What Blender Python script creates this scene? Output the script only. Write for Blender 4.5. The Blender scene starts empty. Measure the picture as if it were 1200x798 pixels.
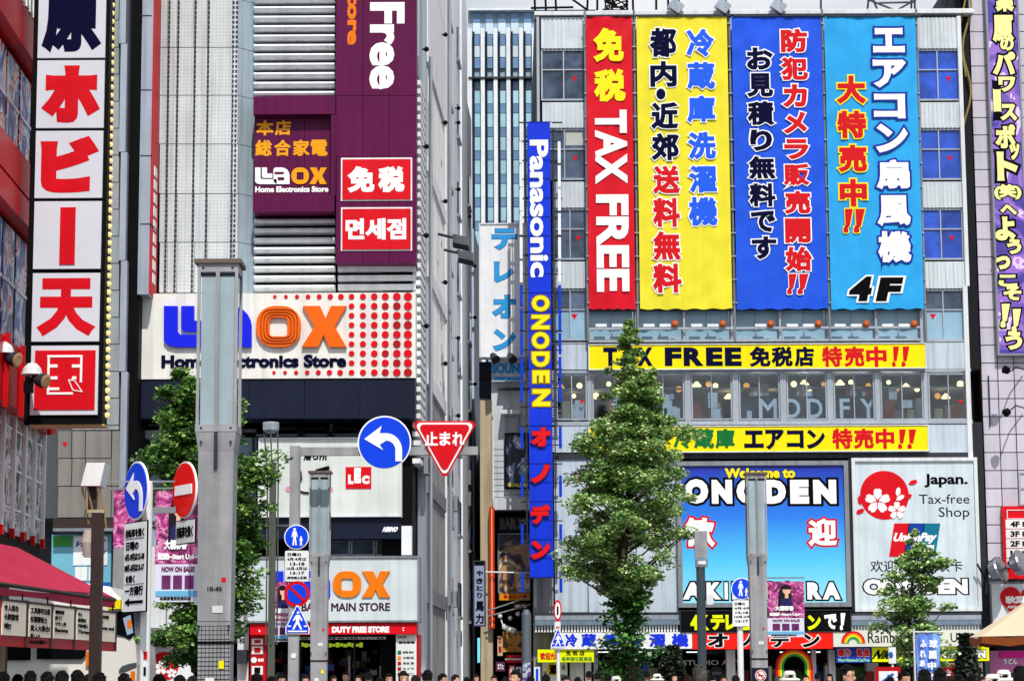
import bpy, bmesh, math, random
from math import sin, cos, pi, radians, sqrt, atan2
from mathutils import Vector, Matrix, noise
random.seed(7)
SC = bpy.context.scene
COL = SC.collection
# ---------------- camera, sky, sun, exposure ----------------
PITCH, ROLL, FPX = 8.2, 0.3, 2740.0
CAMP = Vector((0, 0, 1.6))
cam = bpy.data.cameras.new('camera'); cam.sensor_width = 36.0; cam.lens = FPX/1200*36
cam.clip_start = .5; cam.clip_end = 3000
camo = bpy.data.objects.new('camera', cam); COL.objects.link(camo); SC.camera = camo
RM = Matrix.Rotation(radians(90+PITCH), 3, 'X') @ Matrix.Rotation(radians(-ROLL), 3, 'Z')
camo.location = CAMP; camo.rotation_euler = RM.to_euler()
SUN = Vector((.10, -.61, .78)).normalized()
el = math.asin(SUN.z); az = atan2(SUN.x, SUN.y)
SKYX = 3.1
W = bpy.data.worlds.new('World'); SC.world = W; W.use_nodes = True
nt = W.node_tree; N = nt.nodes; L = nt.links
bg = N['Background']
sky = N.new('ShaderNodeTexSky'); sky.sky_type = 'NISHITA'; sky.sun_disc = False
sky.sun_elevation = el; sky.sun_rotation = az; sky.air_density = 1.0; sky.dust_density = 2.5
tc = N.new('ShaderNodeTexCoord'); mp = N.new('ShaderNodeMapping'); mp.inputs['Scale'].default_value = (1.2, 1.2, 3.5); mp.inputs['Location'].default_value = (SKYX, 0, 0)
nz = N.new('ShaderNodeTexNoise'); nz.inputs['Scale'].default_value = 1.7; nz.inputs['Detail'].default_value = 7
cr = N.new('ShaderNodeValToRGB'); cr.color_ramp.elements[0].position = .36; cr.color_ramp.elements[1].position = .58
cr.color_ramp.elements[0].color = (.22, .22, .22, 1)
mx = N.new('ShaderNodeMixRGB'); mx.inputs[2].default_value = (9.0, 9.2, 9.5, 1)   # bright thin cloud
L.new(tc.outputs['Generated'], mp.inputs[0]); L.new(mp.outputs[0], nz.inputs['Vector']); L.new(nz.outputs[0], cr.inputs[0])
L.new(cr.outputs[0], mx.inputs[0]); L.new(sky.outputs[0], mx.inputs[1]); L.new(mx.outputs[0], bg.inputs[0])
bg.inputs[1].default_value = .10
sl = bpy.data.lights.new('sun', 'SUN'); sl.energy = 3.9; sl.angle = radians(.5); sl.color = (1, .96, .88)
slo = bpy.data.objects.new('sun', sl); COL.objects.link(slo)
slo.rotation_euler = SUN.to_track_quat('Z', 'Y').to_euler(); slo.location = SUN*60
SC.view_settings.view_transform = 'Standard'; SC.view_settings.look = 'None'; SC.view_settings.exposure = 0.0
SC.view_settings.gamma = 1; SC.view_settings.use_curve_mapping = False
SC.render.engine = 'CYCLES'; SC.cycles.max_bounces = 5; SC.cycles.transparent_max_bounces = 12; SC.cycles.use_denoising = True

# ---------------- materials ----------------
def lin(h):
    h = h.lstrip('#'); c = [int(h[i:i+2], 16)/255 for i in (0, 2, 4)]
    return tuple(x/12.92 if x <= .04045 else ((x+.055)/1.055)**2.4 for x in c)
MATS = {}
def mat(key, hexc, rough=.6, metal=0, var=.12, scale=.9, streak=0, bump=0, em=None, ems=1, spec=None, rnd=0, col2=None, bscale=30):
    if key in MATS: return MATS[key]
    m = bpy.data.materials.new(key); m.use_nodes = True; MATS[key] = m
    n = m.node_tree.nodes; l = m.node_tree.links; b = n['Principled BSDF']
    c = lin(hexc)
    b.inputs['Roughness'].default_value = rough; b.inputs['Metallic'].default_value = metal
    b.inputs['Specular IOR Level'].default_value = spec if spec is not None else (.5 if rough < .3 else .16)
    geo = n.new('ShaderNodeNewGeometry')
    t = n.new('ShaderNodeTexNoise'); t.inputs['Scale'].default_value = scale; t.inputs['Detail'].default_value = 6
    t.inputs['Roughness'].default_value = .65
    l.new(geo.outputs['Position'], t.inputs['Vector'])
    r = n.new('ShaderNodeValToRGB'); r.color_ramp.elements[0].position = .3; r.color_ramp.elements[1].position = .7
    c2 = lin(col2) if col2 else tuple(x*(1-var) for x in c)
    r.color_ramp.elements[0].color = (*c2, 1); r.color_ramp.elements[1].color = (*[min(1, x*(1+var*.5)) for x in c], 1)
    l.new(t.outputs[0], r.inputs[0]); out = r.outputs[0]
    if streak:
        mp = n.new('ShaderNodeMapping'); mp.inputs['Scale'].default_value = (3.2, 3.2, .16)
        l.new(geo.outputs['Position'], mp.inputs[0])
        s = n.new('ShaderNodeTexNoise'); s.inputs['Scale'].default_value = 1.6; s.inputs['Detail'].default_value = 8
        l.new(mp.outputs[0], s.inputs['Vector'])
        q = n.new('ShaderNodeValToRGB'); q.color_ramp.elements[0].position = .45; q.color_ramp.elements[1].position = .72
        q.color_ramp.elements[0].color = (0, 0, 0, 1); q.color_ramp.elements[1].color = (streak, streak, streak, 1)
        l.new(s.outputs[0], q.inputs[0])
        mm = n.new('ShaderNodeMixRGB'); mm.inputs[2].default_value = (*[x*.35 for x in c], 1)
        l.new(q.outputs[0], mm.inputs[0]); l.new(out, mm.inputs[1]); out = mm.outputs[0]
    if rnd:
        oi = n.new('ShaderNodeObjectInfo'); mr = n.new('ShaderNodeMapRange')
        mr.inputs[3].default_value = 1-rnd; mr.inputs[4].default_value = 1+rnd*.4
        l.new(oi.outputs['Random'], mr.inputs[0])
        hv = n.new('ShaderNodeHueSaturation'); l.new(mr.outputs[0], hv.inputs['Value']); l.new(out, hv.inputs['Color']); out = hv.outputs[0]
    l.new(out, b.inputs['Base Color'])
    if bump:
        t2 = n.new('ShaderNodeTexNoise'); t2.inputs['Scale'].default_value = bscale; t2.inputs['Detail'].default_value = 4
        l.new(geo.outputs['Position'], t2.inputs['Vector'])
        bp = n.new('ShaderNodeBump'); bp.inputs['Strength'].default_value = bump; bp.inputs['Distance'].default_value = .03
        l.new(t2.outputs[0], bp.inputs['Height']); l.new(bp.outputs[0], b.inputs['Normal'])
    if em:
        b.inputs['Emission Color'].default_value = (*lin(em), 1); b.inputs['Emission Strength'].default_value = ems
    return m
def glass_mat(key, tint, refl=.10, solid=.35):
    """window pane: clear enough to see the room, with a weak sky reflection"""
    m = bpy.data.materials.new(key); m.use_nodes = True; MATS[key] = m
    n = m.node_tree.nodes; l = m.node_tree.links
    for x in list(n):
        if x.type != 'OUTPUT_MATERIAL': n.remove(x)
    o = [x for x in n if x.type == 'OUTPUT_MATERIAL'][0]
    tr = n.new('ShaderNodeBsdfTransparent'); tr.inputs[0].default_value = (*lin(tint), 1)
    gl = n.new('ShaderNodeBsdfGlossy'); gl.inputs['Roughness'].default_value = .05
    geo = n.new('ShaderNodeNewGeometry'); t = n.new('ShaderNodeTexNoise'); t.inputs['Scale'].default_value = 1.3; t.inputs['Detail'].default_value = 3
    l.new(geo.outputs['Position'], t.inputs['Vector'])
    mr = n.new('ShaderNodeMapRange'); mr.inputs[3].default_value = refl*.4; mr.inputs[4].default_value = refl*1.8
    l.new(t.outputs[0], mr.inputs[0])
    mx = n.new('ShaderNodeMixShader'); l.new(mr.outputs[0], mx.inputs[0]); l.new(tr.outputs[0], mx.inputs[1]); l.new(gl.outputs[0], mx.inputs[2])
    l.new(mx.outputs[0], o.inputs['Surface'])
    return m
WHITE = mat('white_paint', 'e6eaee', .5, streak=.25)
OFFW = mat('off_white_paint', 'd9dde2', .55, streak=.35)
CLAD = mat('pale_blue_cladding', 'bccad8', .5, streak=.45, var=.1)
CORR = mat('corrugated_steel', 'cdd6de', .45, .0, streak=.3, var=.15, rnd=.06)
FRAME = mat('aluminium_frame', 'aab4c0', .4, .3, streak=.3)
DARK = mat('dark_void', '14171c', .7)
BLACK = mat('black_paint', '08090c', .6, spec=.08)
NAVY = mat('navy_panel', '161d33', .45, streak=.3, rnd=.05)
STEEL = mat('grey_steel', '8d939b', .45, .4, streak=.45)
DSTEEL = mat('dark_steel', '3a3f47', .5, .4, streak=.3)
PGREY = mat('panel_grey', 'b4babf', .45, .1, streak=.75, rnd=.08)
LOUV = mat('white_louvre', 'e6eaee', .45, streak=.3, var=.1)
SILVER = mat('silver_sheet', 'a9b2c0', .35, .5, streak=.4)
RED = mat('red_vinyl', 'd4081c', .45, var=.12, streak=.15)
DRED = mat('dark_red_paint', 'b0101c', .4, var=.1, streak=.3)
YEL = mat('yellow_vinyl', 'f2e100', .5, var=.05, streak=.15)
ACID = mat('acid_yellow', 'e2ee00', .5, var=.05)
PURP = mat('purple_panel', '5c0a44', .45, var=.12, streak=.35, rnd=.04)
CONC = mat('grey_concrete', '8a8c90', .8, var=.2, streak=.6, bump=.3)
BEIGE = mat('beige_wall', 'b5a68c', .8, var=.15, streak=.6)
TILEM = mat('lilac_tile', 'c6c2d2', .3, var=.08, rnd=.07, streak=.2)
GROUT = mat('dark_joint', '3c3c48', .8)
INK = mat('black_ink', '06070c', .7, var=0, spec=.05)
NINK = mat('navy_ink', '080b30', .7, var=0, spec=.05)
WINK = mat('white_ink', 'f4f6f8', .5, var=.02)
RINK = mat('red_ink', 'cc0818', .5, var=.04)
BINK = mat('blue_ink', '1230d8', .45, var=.04)
YINK = mat('yellow_ink', 'f6e21a', .5, var=.04)
GINK = mat('green_ink', '0c6a30', .5, var=.04)
ORANGE = mat('orange_paint', 'e87808', .4, var=.08, streak=.2)
BLUEP = mat('blue_sign_enamel', '0d42e0', .35, var=.05)
GREYP = mat('pole_grey', 'a0a1a6', .5, .05, var=.2, streak=.55, scale=3, bump=.12, bscale=14)
WPOLE = mat('pole_white', 'dfe2e4', .4, var=.1, streak=.25)
BROWN = mat('pole_brown', '3c3130', .5, .2, streak=.3)
WINB = mat('window_blue', '2c58cc', .12, var=.5, scale=1.1, col2='1e3c94', rnd=.25)
WIND = mat('window_dark', '52637c', .10, var=.5, scale=1.3, col2='232e40', rnd=.4)
WINL = mat('window_frosted', '8fb4cc', .25, var=.2, scale=.7, rnd=.08)
GLASS = glass_mat('clear_pane', 'dce6ee', .07)
BULB = mat('lit_bulb', 'ffe2a0', .5, em='ffd890', ems=4)

def spread(s, x0, y0, x1, y1, gap=.12):
    """split a word into letters with even gaps"""
    w = [.62 if c in 'JEFL' else .2 if c in 'I1' else .75 if c in 'TRSDPB' else .85 for c in s]; g = gap*sum(w)/len(w)
    k = (x1-x0)/(sum(w)+g*(len(s)-1)); o = []; x = x0
    for c, q in zip(s, w): o.append((c, x, y0, x+q*k, y1)); x += (q+g)*k
    return o
# ---------------- geometry helpers ----------------
def ray(px, py):
    return RM @ Vector(((px-600)/FPX, (399-py)/FPX, -1))
def at(px, py, Y):
    d = ray(px, py); return CAMP + d*(Y/d.y)
class MB:
    def __init__(s): s.v = []; s.f = []; s.e = 0
    def add(s, vs, fs):
        o = len(s.v); s.v += [tuple(v) for v in vs]; s.f += [tuple(i+o for i in f) for f in fs]; return s
    def hexa(s, p):  # 8 points: 4 front ring, 4 back ring
        return s.add(p, [(0,1,2,3), (7,6,5,4), (0,4,5,1), (1,5,6,2), (2,6,7,3), (3,7,4,0)])
    def box(s, x0, y0, z0, x1, y1, z1):
        return s.hexa([(x0,y0,z0),(x1,y0,z0),(x1,y0,z1),(x0,y0,z1),(x0,y1,z0),(x1,y1,z0),(x1,y1,z1),(x0,y1,z1)])
    def tube(s, p0, p1, r, r2=None, n=8, caps=True):
        p0 = Vector(p0); p1 = Vector(p1); r2 = r if r2 is None else r2
        d = (p1-p0).normalized(); a = d.orthogonal().normalized(); b = d.cross(a)
        vs = [p0+(a*cos(2*pi*k/n)+b*sin(2*pi*k/n))*r for k in range(n)] + [p1+(a*cos(2*pi*k/n)+b*sin(2*pi*k/n))*r2 for k in range(n)]
        fs = [(k, (k+1) % n, n+(k+1) % n, n+k) for k in range(n)]
        if caps: fs += [tuple(range(n))[::-1], tuple(range(n, 2*n))]
        return s.add(vs, fs)
    def path(s, pts, r, n=8):
        for a, b in zip(pts, pts[1:]): s.tube(a, b, r, n=n)
        return s
    def lathe(s, c, prof, n=16, axis=None):
        c = Vector(c); q = (axis or Vector((0,0,1))).to_track_quat('Z', 'Y').to_matrix()
        vs = []
        for (r, h) in prof: vs += [c + q @ Vector((r*cos(2*pi*k/n), r*sin(2*pi*k/n), h)) for k in range(n)]
        fs = [(i*n+k, i*n+(k+1) % n, (i+1)*n+(k+1) % n, (i+1)*n+k) for i in range(len(prof)-1) for k in range(n)]
        fs += [tuple(range(n))[::-1], tuple(range((len(prof)-1)*n, len(prof)*n))]
        return s.add(vs, fs)
    def ball(s, c, r, n=10, m=6, sc=(1,1,1)):
        prof = [(max(1e-4, sin(pi*i/m)), -cos(pi*i/m)) for i in range(m+1)]
        vs = []
        for (a, h) in prof: vs += [(c[0]+a*cos(2*pi*k/n)*r*sc[0], c[1]+a*sin(2*pi*k/n)*r*sc[1], c[2]+h*r*sc[2]) for k in range(n)]
        return s.add(vs, [(i*n+k, i*n+(k+1) % n, (i+1)*n+(k+1) % n, (i+1)*n+k) for i in range(m) for k in range(n)])
def props(o, label=None, cat=None, group=None, kind=None):
    if label: o['label'] = label
    if cat: o['category'] = cat
    if group: o['group'] = group
    if kind: o['kind'] = kind
    return o
def thing(name, label, cat, loc, group=None):
    o = bpy.data.objects.new(name, None); COL.objects.link(o); o.location = loc; o.empty_display_size = .3
    return props(o, label, cat, group)
def wloc(o):
    v = Vector(o.location)
    while o.parent: o = o.parent; v += Vector(o.location)
    return v
def mesh_obj(name, mb, m, parent=None, smooth=False, origin=None, **kw):
    if origin is None:
        if parent is not None: origin = wloc(parent)
        else:
            xs = [v[0] for v in mb.v]; ys = [v[1] for v in mb.v]; zs = [v[2] for v in mb.v]
            origin = Vector(((min(xs)+max(xs))/2, (min(ys)+max(ys))/2, min(zs)))
    origin = Vector(origin)
    me = bpy.data.meshes.new(name)
    me.from_pydata([(v[0]-origin.x, v[1]-origin.y, v[2]-origin.z) for v in mb.v], [], mb.f)
    bm = bmesh.new(); bm.from_mesh(me); bmesh.ops.recalc_face_normals(bm, faces=bm.faces); bm.to_mesh(me); bm.free()
    if smooth:
        for p in me.polygons: p.use_smooth = True
    me.materials.append(m)
    o = bpy.data.objects.new(name, me); COL.objects.link(o)
    if parent is not None: o.parent = parent; o.location = origin-wloc(parent)
    else: o.location = origin
    return props(o, kw.get('label'), kw.get('cat'), kw.get('group'), kw.get('kind'))
UNIT = {}
def unit(m):
    if m.name not in UNIT:
        me = bpy.data.meshes.new('unit_'+m.name); mb = MB().box(-.5, -.5, -.5, .5, .5, .5)
        me.from_pydata(mb.v, [], mb.f); bm = bmesh.new(); bm.from_mesh(me)
        bmesh.ops.recalc_face_normals(bm, faces=bm.faces); bm.to_mesh(me); bm.free(); me.materials.append(m); UNIT[m.name] = me
    return UNIT[m.name]
GL = {}
def glyph(s, b):
    k = (s, round(b, 4))
    if s == '!' and k not in GL:                       # slanted comic exclamation mark
        def blob(c, P): return [(x+(x-c[0])*b*3.2+(b if x > c[0] else -b)*.6, y+(b if y > c[1] else -b), b) for x, y in P]
        A = blob((.62, .66), [(.48, 1.0), (.86, 1.0), (.66, .30), (.50, .30)]); B = blob((.46, .1), [(.46+.11*cos(t*pi/4), .09+.10*sin(t*pi/4)) for t in range(8)])
        GL[k] = (A+B, [(0, 1, 2, 3)[::-1], tuple(range(4, 12))])
    if k not in GL:
        cu = bpy.data.curves.new('t', 'FONT'); cu.body = s; cu.bevel_depth = b; cu.bevel_resolution = 0; cu.resolution_u = 3
        o = bpy.data.objects.new('t', cu); COL.objects.link(o)
        dg = bpy.context.evaluated_depsgraph_get(); me = bpy.data.meshes.new_from_object(o.evaluated_get(dg))
        V = [tuple(v.co) for v in me.vertices]; P = []
        for p in me.polygons:
            z = sum(V[i][2] for i in p.vertices)/len(p.vertices)
            if b == 0 or z > 1e-6: P.append(tuple(p.vertices))
        used = sorted({i for p in P for i in p}); ix = {a: j for j, a in enumerate(used)}
        GL[k] = ([V[i] for i in used], [tuple(ix[i] for i in p) for p in P])
        bpy.data.objects.remove(o); bpy.data.curves.remove(cu); bpy.data.meshes.remove(me)
    return GL[k]
class Fac:
    """a vertical plane in the place: origin, heading; local u along it, z up, n towards the street"""
    def __init__(s, X0, Y0, ang=0.0):
        s.o = Vector((X0, Y0, 0)); s.a = radians(ang); s.u = Vector((cos(s.a), sin(s.a), 0)); s.n = Vector((sin(s.a), -cos(s.a), 0))
    def pt(s, u, z, n=0): v = s.o + s.u*u + s.n*n; v.z = z; return v
    def uz(s, px, py, n=0):
        d = ray(px, py); o = s.o + s.n*n; t = (o-CAMP).dot(s.n)/d.dot(s.n); p = CAMP+d*t
        return (p-s.o).dot(s.u), p.z
    def rect(s, px0, py0, px1, py1, n=0):
        ym = (py0+py1)/2; xm = (px0+px1)/2
        u0 = s.uz(px0, ym, n)[0]; u1 = s.uz(px1, ym, n)[0]; z1 = s.uz(xm, py0, n)[1]; z0 = s.uz(xm, py1, n)[1]
        return min(u0, u1), z0, max(u0, u1), z1
    def box(s, mb, u0, z0, u1, z1, n0, n1):
        return mb.hexa([s.pt(u0,z0,n1), s.pt(u1,z0,n1), s.pt(u1,z1,n1), s.pt(u0,z1,n1), s.pt(u0,z0,n0), s.pt(u1,z0,n0), s.pt(u1,z1,n0), s.pt(u0,z1,n0)])
    def pbox(s, mb, px0, py0, px1, py1, n0, n1): return s.box(mb, *s.rect(px0, py0, px1, py1, n1), n0, n1)
    def poly(s, mb, uz, n0, n1):
        k = len(uz); vs = [s.pt(u, z, n1) for u, z in uz]+[s.pt(u, z, n0) for u, z in uz]
        return mb.add(vs, [tuple(range(k)), tuple(range(2*k-1, k-1, -1))]+[(i, (i+1) % k, k+(i+1) % k, k+i) for i in range(k)])
    def ppoly(s, mb, pts, n0, n1): return s.poly(mb, [s.uz(x, y, n1) for x, y in pts], n0, n1)
    def disc(s, mb, px, py, rpx, n0, n1, k=20, ry=None):
        u, z = s.uz(px, py, n1); u2, _ = s.uz(px+rpx, py, n1); r = abs(u2-u); q = r if ry is None else r*ry/rpx
        return s.poly(mb, [(u+r*cos(2*pi*i/k), z+q*sin(2*pi*i/k)) for i in range(k)], n0, n1)
    def ring(s, mb, px, py, r0, r1, n0, n1, a0=0, a1=360, k=24):
        u, z = s.uz(px, py, n1); R0 = abs(s.uz(px+r0, py, n1)[0]-u); R1 = abs(s.uz(px+r1, py, n1)[0]-u)
        for i in range(k):
            A = radians(a0+(a1-a0)*i/k); B = radians(a0+(a1-a0)*(i+1)/k)
            s.poly(mb, [(u+R0*cos(A), z+R0*sin(A)), (u+R1*cos(A), z+R1*sin(A)), (u+R1*cos(B), z+R1*sin(B)), (u+R0*cos(B), z+R0*sin(B))], n0, n1)
        return mb
    def piece(s, name, par, m, px0, py0, px1, py1, n0, n1, uz=None, **kw):
        """a box part that shares one unit mesh per material"""
        u0, z0, u1, z1 = uz or s.rect(px0, py0, px1, py1, n1)
        o = bpy.data.objects.new(name, unit(m)); COL.objects.link(o)
        w = s.pt((u0+u1)/2, (z0+z1)/2, (n0+n1)/2)
        o.rotation_euler = (0, 0, s.a); o.scale = (u1-u0, n1-n0, z1-z0)
        if par is not None: o.parent = par; o.location = w-wloc(par)
        else: o.location = w
        return props(o, kw.get('label'), kw.get('cat'), kw.get('group'), kw.get('kind'))
    def solid(s, name, par, m, px0, py0, px1, py1, n0, n1, **kw):   # a box that is to carry children: own mesh, no scale
        mb = MB(); s.pbox(mb, px0, py0, px1, py1, n0, n1); return mesh_obj(name, mb, m, par, **kw)
    # ---- lettering ----
    def place(s, mb, V, P, src, dst, n, th, b, rot=0, shear=0):
        x0, y0, x1, y1 = src; u0, z0, u1, z1 = dst
        o = []
        for (x, y, z) in V:
            tx = (x-x0)/(x1-x0); ty = (y-y0)/(y1-y0)
            if rot: tx, ty = ty, 1-tx
            tx += shear*(ty-.5)
            o.append(s.pt(u0+tx*(u1-u0), z0+ty*(z1-z0), n+(z/b*th if b else 0)))
        mb.add(o, P)
    def txt(s, par, items, m, n, b=.035, ol=None, olm=None, rot=0, shear=0, name='lettering', th=.0016, m_z=1):
        """items: (string, px0, py0, px1, py1) ink boxes in the photo"""
        if 1 < len(items) <= 3:
            for it in items: o = s.txt(par, [it], m, n, b, ol, olm, rot, shear, name, th)
            return o
        for (bb, mm, nn, nm) in ([(b+ol, olm, n+.004, name+'_outline')] if ol else [])+[(b, m, n+(.014 if ol else .004), name)]:
            mb = MB()
            for (t, px0, py0, px1, py1) in items:
                V0, _ = glyph(t, b); V, P = glyph(t, bb)
                src = (min(v[0] for v in V0), min(v[1] for v in V0), max(v[0] for v in V0), max(v[1] for v in V0))
                s.place(mb, V, P, src, s.rect(px0, py0, px1, py1, nn), nn, th, bb, rot, shear)
            me = bpy.data.meshes.new(nm); org = wloc(par)
            me.from_pydata([tuple(Vector(v)-org) for v in mb.v], [], mb.f); me.materials.append(mm)
            o = bpy.data.objects.new(nm, me); COL.objects.link(o); o.parent = par
        return o
    def frame(s, name, par, m, px0, py0, px1, py1, w, n0, n1, bars_x=(), bars_y=(), bw=None, **kw):
        """rectangular frame with optional inner bars, one mesh"""
        mb = MB(); u0, z0, u1, z1 = s.rect(px0, py0, px1, py1, n1); 
        s.box(mb, u0, z0, u1, z0+w, n0, n1); s.box(mb, u0, z1-w, u1, z1, n0, n1)
        s.box(mb, u0, z0+w, u0+w, z1-w, n0, n1); s.box(mb, u1-w, z0+w, u1, z1-w, n0, n1)
        bw = bw or w*.7
        for t in bars_x:
            u = u0+(u1-u0)*t; s.box(mb, u-bw/2, z0+w, u+bw/2, z1-w, n0, n1-.006)
        for t in bars_y:
            z = z0+(z1-z0)*t; s.box(mb, u0+w, z-bw/2, u1-w, z+bw/2, n0, n1-.012)
        return mesh_obj(name, mb, m, par, **kw)
    def window(s, par, px0, py0, px1, py1, pane_m, rows=(.62,), cols=(.5,), n=0, fm=None, w=.07, tri=None, label=None, depth=.12):
        """window (frame) > pane pieces"""
        f = s.frame('window', par, fm or FRAME, px0, py0, px1, py1, w, n-depth, n, cols, rows, label=label)
        u0, z0, u1, z1 = s.rect(px0, py0, px1, py1, n)
        cx = [0]+list(cols)+[1]; cy = [0]+list(rows)+[1]
        for i in range(len(cx)-1):
            for j in range(len(cy)-1):
                mm = pane_m if not isinstance(pane_m, (list, tuple)) else pane_m[j % len(pane_m)]
                s.piece('pane', f, mm, 0, 0, 0, 0, n-depth+.03, n-depth+.045, uz=(u0+(u1-u0)*cx[i]+.02, z0+(z1-z0)*cy[j]+.02, u0+(u1-u0)*cx[i+1]-.02, z0+(z1-z0)*cy[j+1]-.02))
        if label is None and (h_ := int(px0*7+py0*3) % 5) < 2 and py0 < 350 and 600 < px0 < 1000:      # a half drawn blind behind some panes
            s.piece('blind', f, mat('blind_cream', 'b8bcb8', .7), 0, 0, 0, 0, n-depth+.046, n-depth+.05, uz=(u0+.05+(u1-u0)*.5*(h_), z1-(z1-z0)*(.22+.1*h_), u0+(u1-u0)*(.47+.5*h_), z1-.06))
        if tri:
            mb = MB(); x, y, r = tri; s.ppoly(mb, [(x-r, y-r*.8), (x+r, y-r*.8), (x, y+r)], n-depth+.046, n-depth+.06)
            mesh_obj('rescue_triangle', mb, RINK, f)
        return f
# ================= the ground =================
def sheet(name, m, x0, y0, x1, y1, z, z0=None):
    mb = MB()
    if z0 is None: mb.add([(x0,y0,z),(x1,y0,z),(x1,y1,z),(x0,y1,z)], [(0,1,2,3)])
    else: mb.box(x0, y0, z0, x1, y1, z)
    return mesh_obj(name, mb, m, kind='structure')
ASPH = mat('asphalt', '4c4e52', .9, var=.25, bump=.5, scale=.4)
PAVE = mat('paving', '8d8a86', .85, var=.15, bump=.2, scale=1.5)
LINE = mat('road_paint', 'd9d9d4', .7, var=.2, scale=4)
sheet('ground', ASPH, -1500, -1500, 1500, 1500, -.004)
sheet('road', mat('asphalt_road', '54565a', .9, var=.2, bump=.5), -60, -30, 60, 64, 0)
sheet('pavement', PAVE, -60, 64, -2.2, 72.4, .12, -.02)
sheet('pavement', PAVE, -1.0, 64, 60, 95.2, .121, -.02)
sheet('pavement', PAVE, -40, 14, -6.9, 44, .122, -.02)
for k in range(9): sheet('road_marking', LINE, -5+k*1.15, 50, -4.45+k*1.15, 55, .004)
for k in range(8): sheet('road_marking', LINE, -.07, -20+k*9, .08, -15+k*9, .004)

# ================= the big store with four banners (frontal, 95 m away) =================
OF = Fac(0, 95, 0)
og = at(888, 790, 95); og.z = .12
store = thing('store_building', 'pale seven storey electronics store with four tall banners down its front', 'building', (og.x, 96, .12))
def gz(F, n=0): return .12
uL, _, uR, ztop = OF.rect(629, 17, 1147, 432)
_, z432 = OF.uz(888, 432); _, z494 = OF.uz(888, 494.5); _, z740 = OF.uz(888, 740)
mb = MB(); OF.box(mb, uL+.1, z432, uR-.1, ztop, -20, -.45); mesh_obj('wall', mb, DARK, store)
mb = MB(); OF.box(mb, uL+.1, z740, uR-.1, z494, -20, -.45); OF.box(mb, uL+.1, z494, uR-.1, z432, -20, -6); mesh_obj('wall', mb, mat('shop_wall', '2c2e34', .8), store, label='inner walls behind the lit showroom windows')
mb = MB(); OF.box(mb, uL+.1, .12, uL+.6, z740, -20, -.5); OF.box(mb, uR-.6, .12, uR-.1, z740, -20, -.5); OF.box(mb, uL+.6, .12, uR-.6, z740, -20, -7)
mesh_obj('wall', mb, mat('shop_back_wall', '3a3230', .8), store, label='dark shop interior wall at street level')
mb = MB(); OF.box(mb, uL-.05, ztop-.02, uR+.05, ztop+.14, -20, .12)
mesh_obj('parapet', mb, OFFW, store)
for (a, b_, x) in ((20, 400, 631.5), (433, 712, 626.5)):      # corner trims
    OF.piece('corner_trim', store, FRAME, x-1.6, a, x+1.6, b_, -.5, .06)
OF.piece('corner_trim', store, OFFW, 1126.5, 19, 1131, 335, -.5, .08); OF.piece('corner_trim', store, OFFW, 1134.5, 335, 1140, 717, -.5, .08)
# side columns: corrugated spandrels and windows
def corr(x0, y0, x1, y1, pitch=.16):
    u0, z0, u1, z1 = OF.rect(x0, y0, x1, y1, 0); mb = MB(); k = max(2, int((u1-u0)/pitch)); w = (u1-u0)/k
    OF.box(mb, u0, z0, u1, z1, -.42, -.03)
    for i in range(k): OF.box(mb, u0+i*w+.01, z0+.01, u0+i*w+w*.55, z1-.01, -.03, 0.0)
    return mesh_obj('corrugated_panel', mb, CORR, store)
lx = [(634, 687), (635.5, 687.5), (648, 688), (648, 688.5), (649, 688.5)]
rx = [(1072.5, 1125), (1074, 1127), (1076.5, 1129), (1079, 1132), (1081, 1134)]
rows = [(20.5, 57, 58, 118), (120, 150, 151, 211), (213, 243.5, 244.5, 304.5), (306.5, 338, 339, 399)]
for i, (a, b_, c, d) in enumerate(rows):
    for (cols, pm, first) in ((lx, WIND, True), (rx, WINB, False)):
        x0, x1 = cols[i]
        corr(x0, a, x1, b_)
        x0, x1 = cols[i]
        if i < 3: OF.window(store, x0, c, x1, d, pm, tri=((x0+(x1-x0)*.74), c+(d-c)*.58, 3.2), n=-.08, rows=(.60,))
        else: OF.window(store, x0, c, x1, d, [WINL, WIND], tri=((x0+(x1-x0)*(.62 if first else .27)), c+(d-c)*.53, 3.6), n=-.08, rows=(.60,))
# the floors behind the banners
for i, (a, b_, c, d) in enumerate(rows[:3]):
    for k in range(7):
        x0 = 690+k*54.6; corr(x0, a, x0+53.6, b_, .2); OF.window(store, x0+1, c, x0+52.6, d, WIND, n=-.1, rows=(.6,))
for k in range(7): x0 = 690+k*54.6; corr(x0, 306.5, x0+53.6, 352, .2)
# ledge row of frosted windows under the banners
for k in range(7):
    x0 = 690.5+k*56.2; x1 = min(x0+53.5, 1078)
    OF.window(store, x0, 356, x1, 398, WINL, rows=(), cols=(.5,), n=-.15, w=.06)
    OF.piece('mullion', store, FRAME, x1+.2, 350, x0+56, 401, -.4, .12)
OF.piece('rail', store, FRAME, 690, 383, 1079, 385.5, .25, .32)
OF.piece('rail', store, FRAME, 690, 397.5, 1079, 400, -.4, .3)
OF.piece('rail', store, DSTEEL, 688, 361.5, 1080, 364, .15, .25)
for k in range(7):
    xo = 734+k*56
    if k: pass
    for (dx, w_) in ((-36, 13), (-17, 13)):
        if k == 3 and dx == -36: continue
        OF.piece('lamp_ballast', store, WHITE, xo+dx, 379.5, xo+dx+w_, 383, .12, .34)
    mb = MB(); c = OF.pt(*OF.uz(xo+1, 380, .4), .35); mb.lathe(c, [(.02, 0), (.14, .02), (.14, .14), (.09, .2)], 12, Vector((0, -1, .2)))
    mesh_obj('floodlight', mb, mat('orange_lamp', 'b8561c', .5), store)
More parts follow.
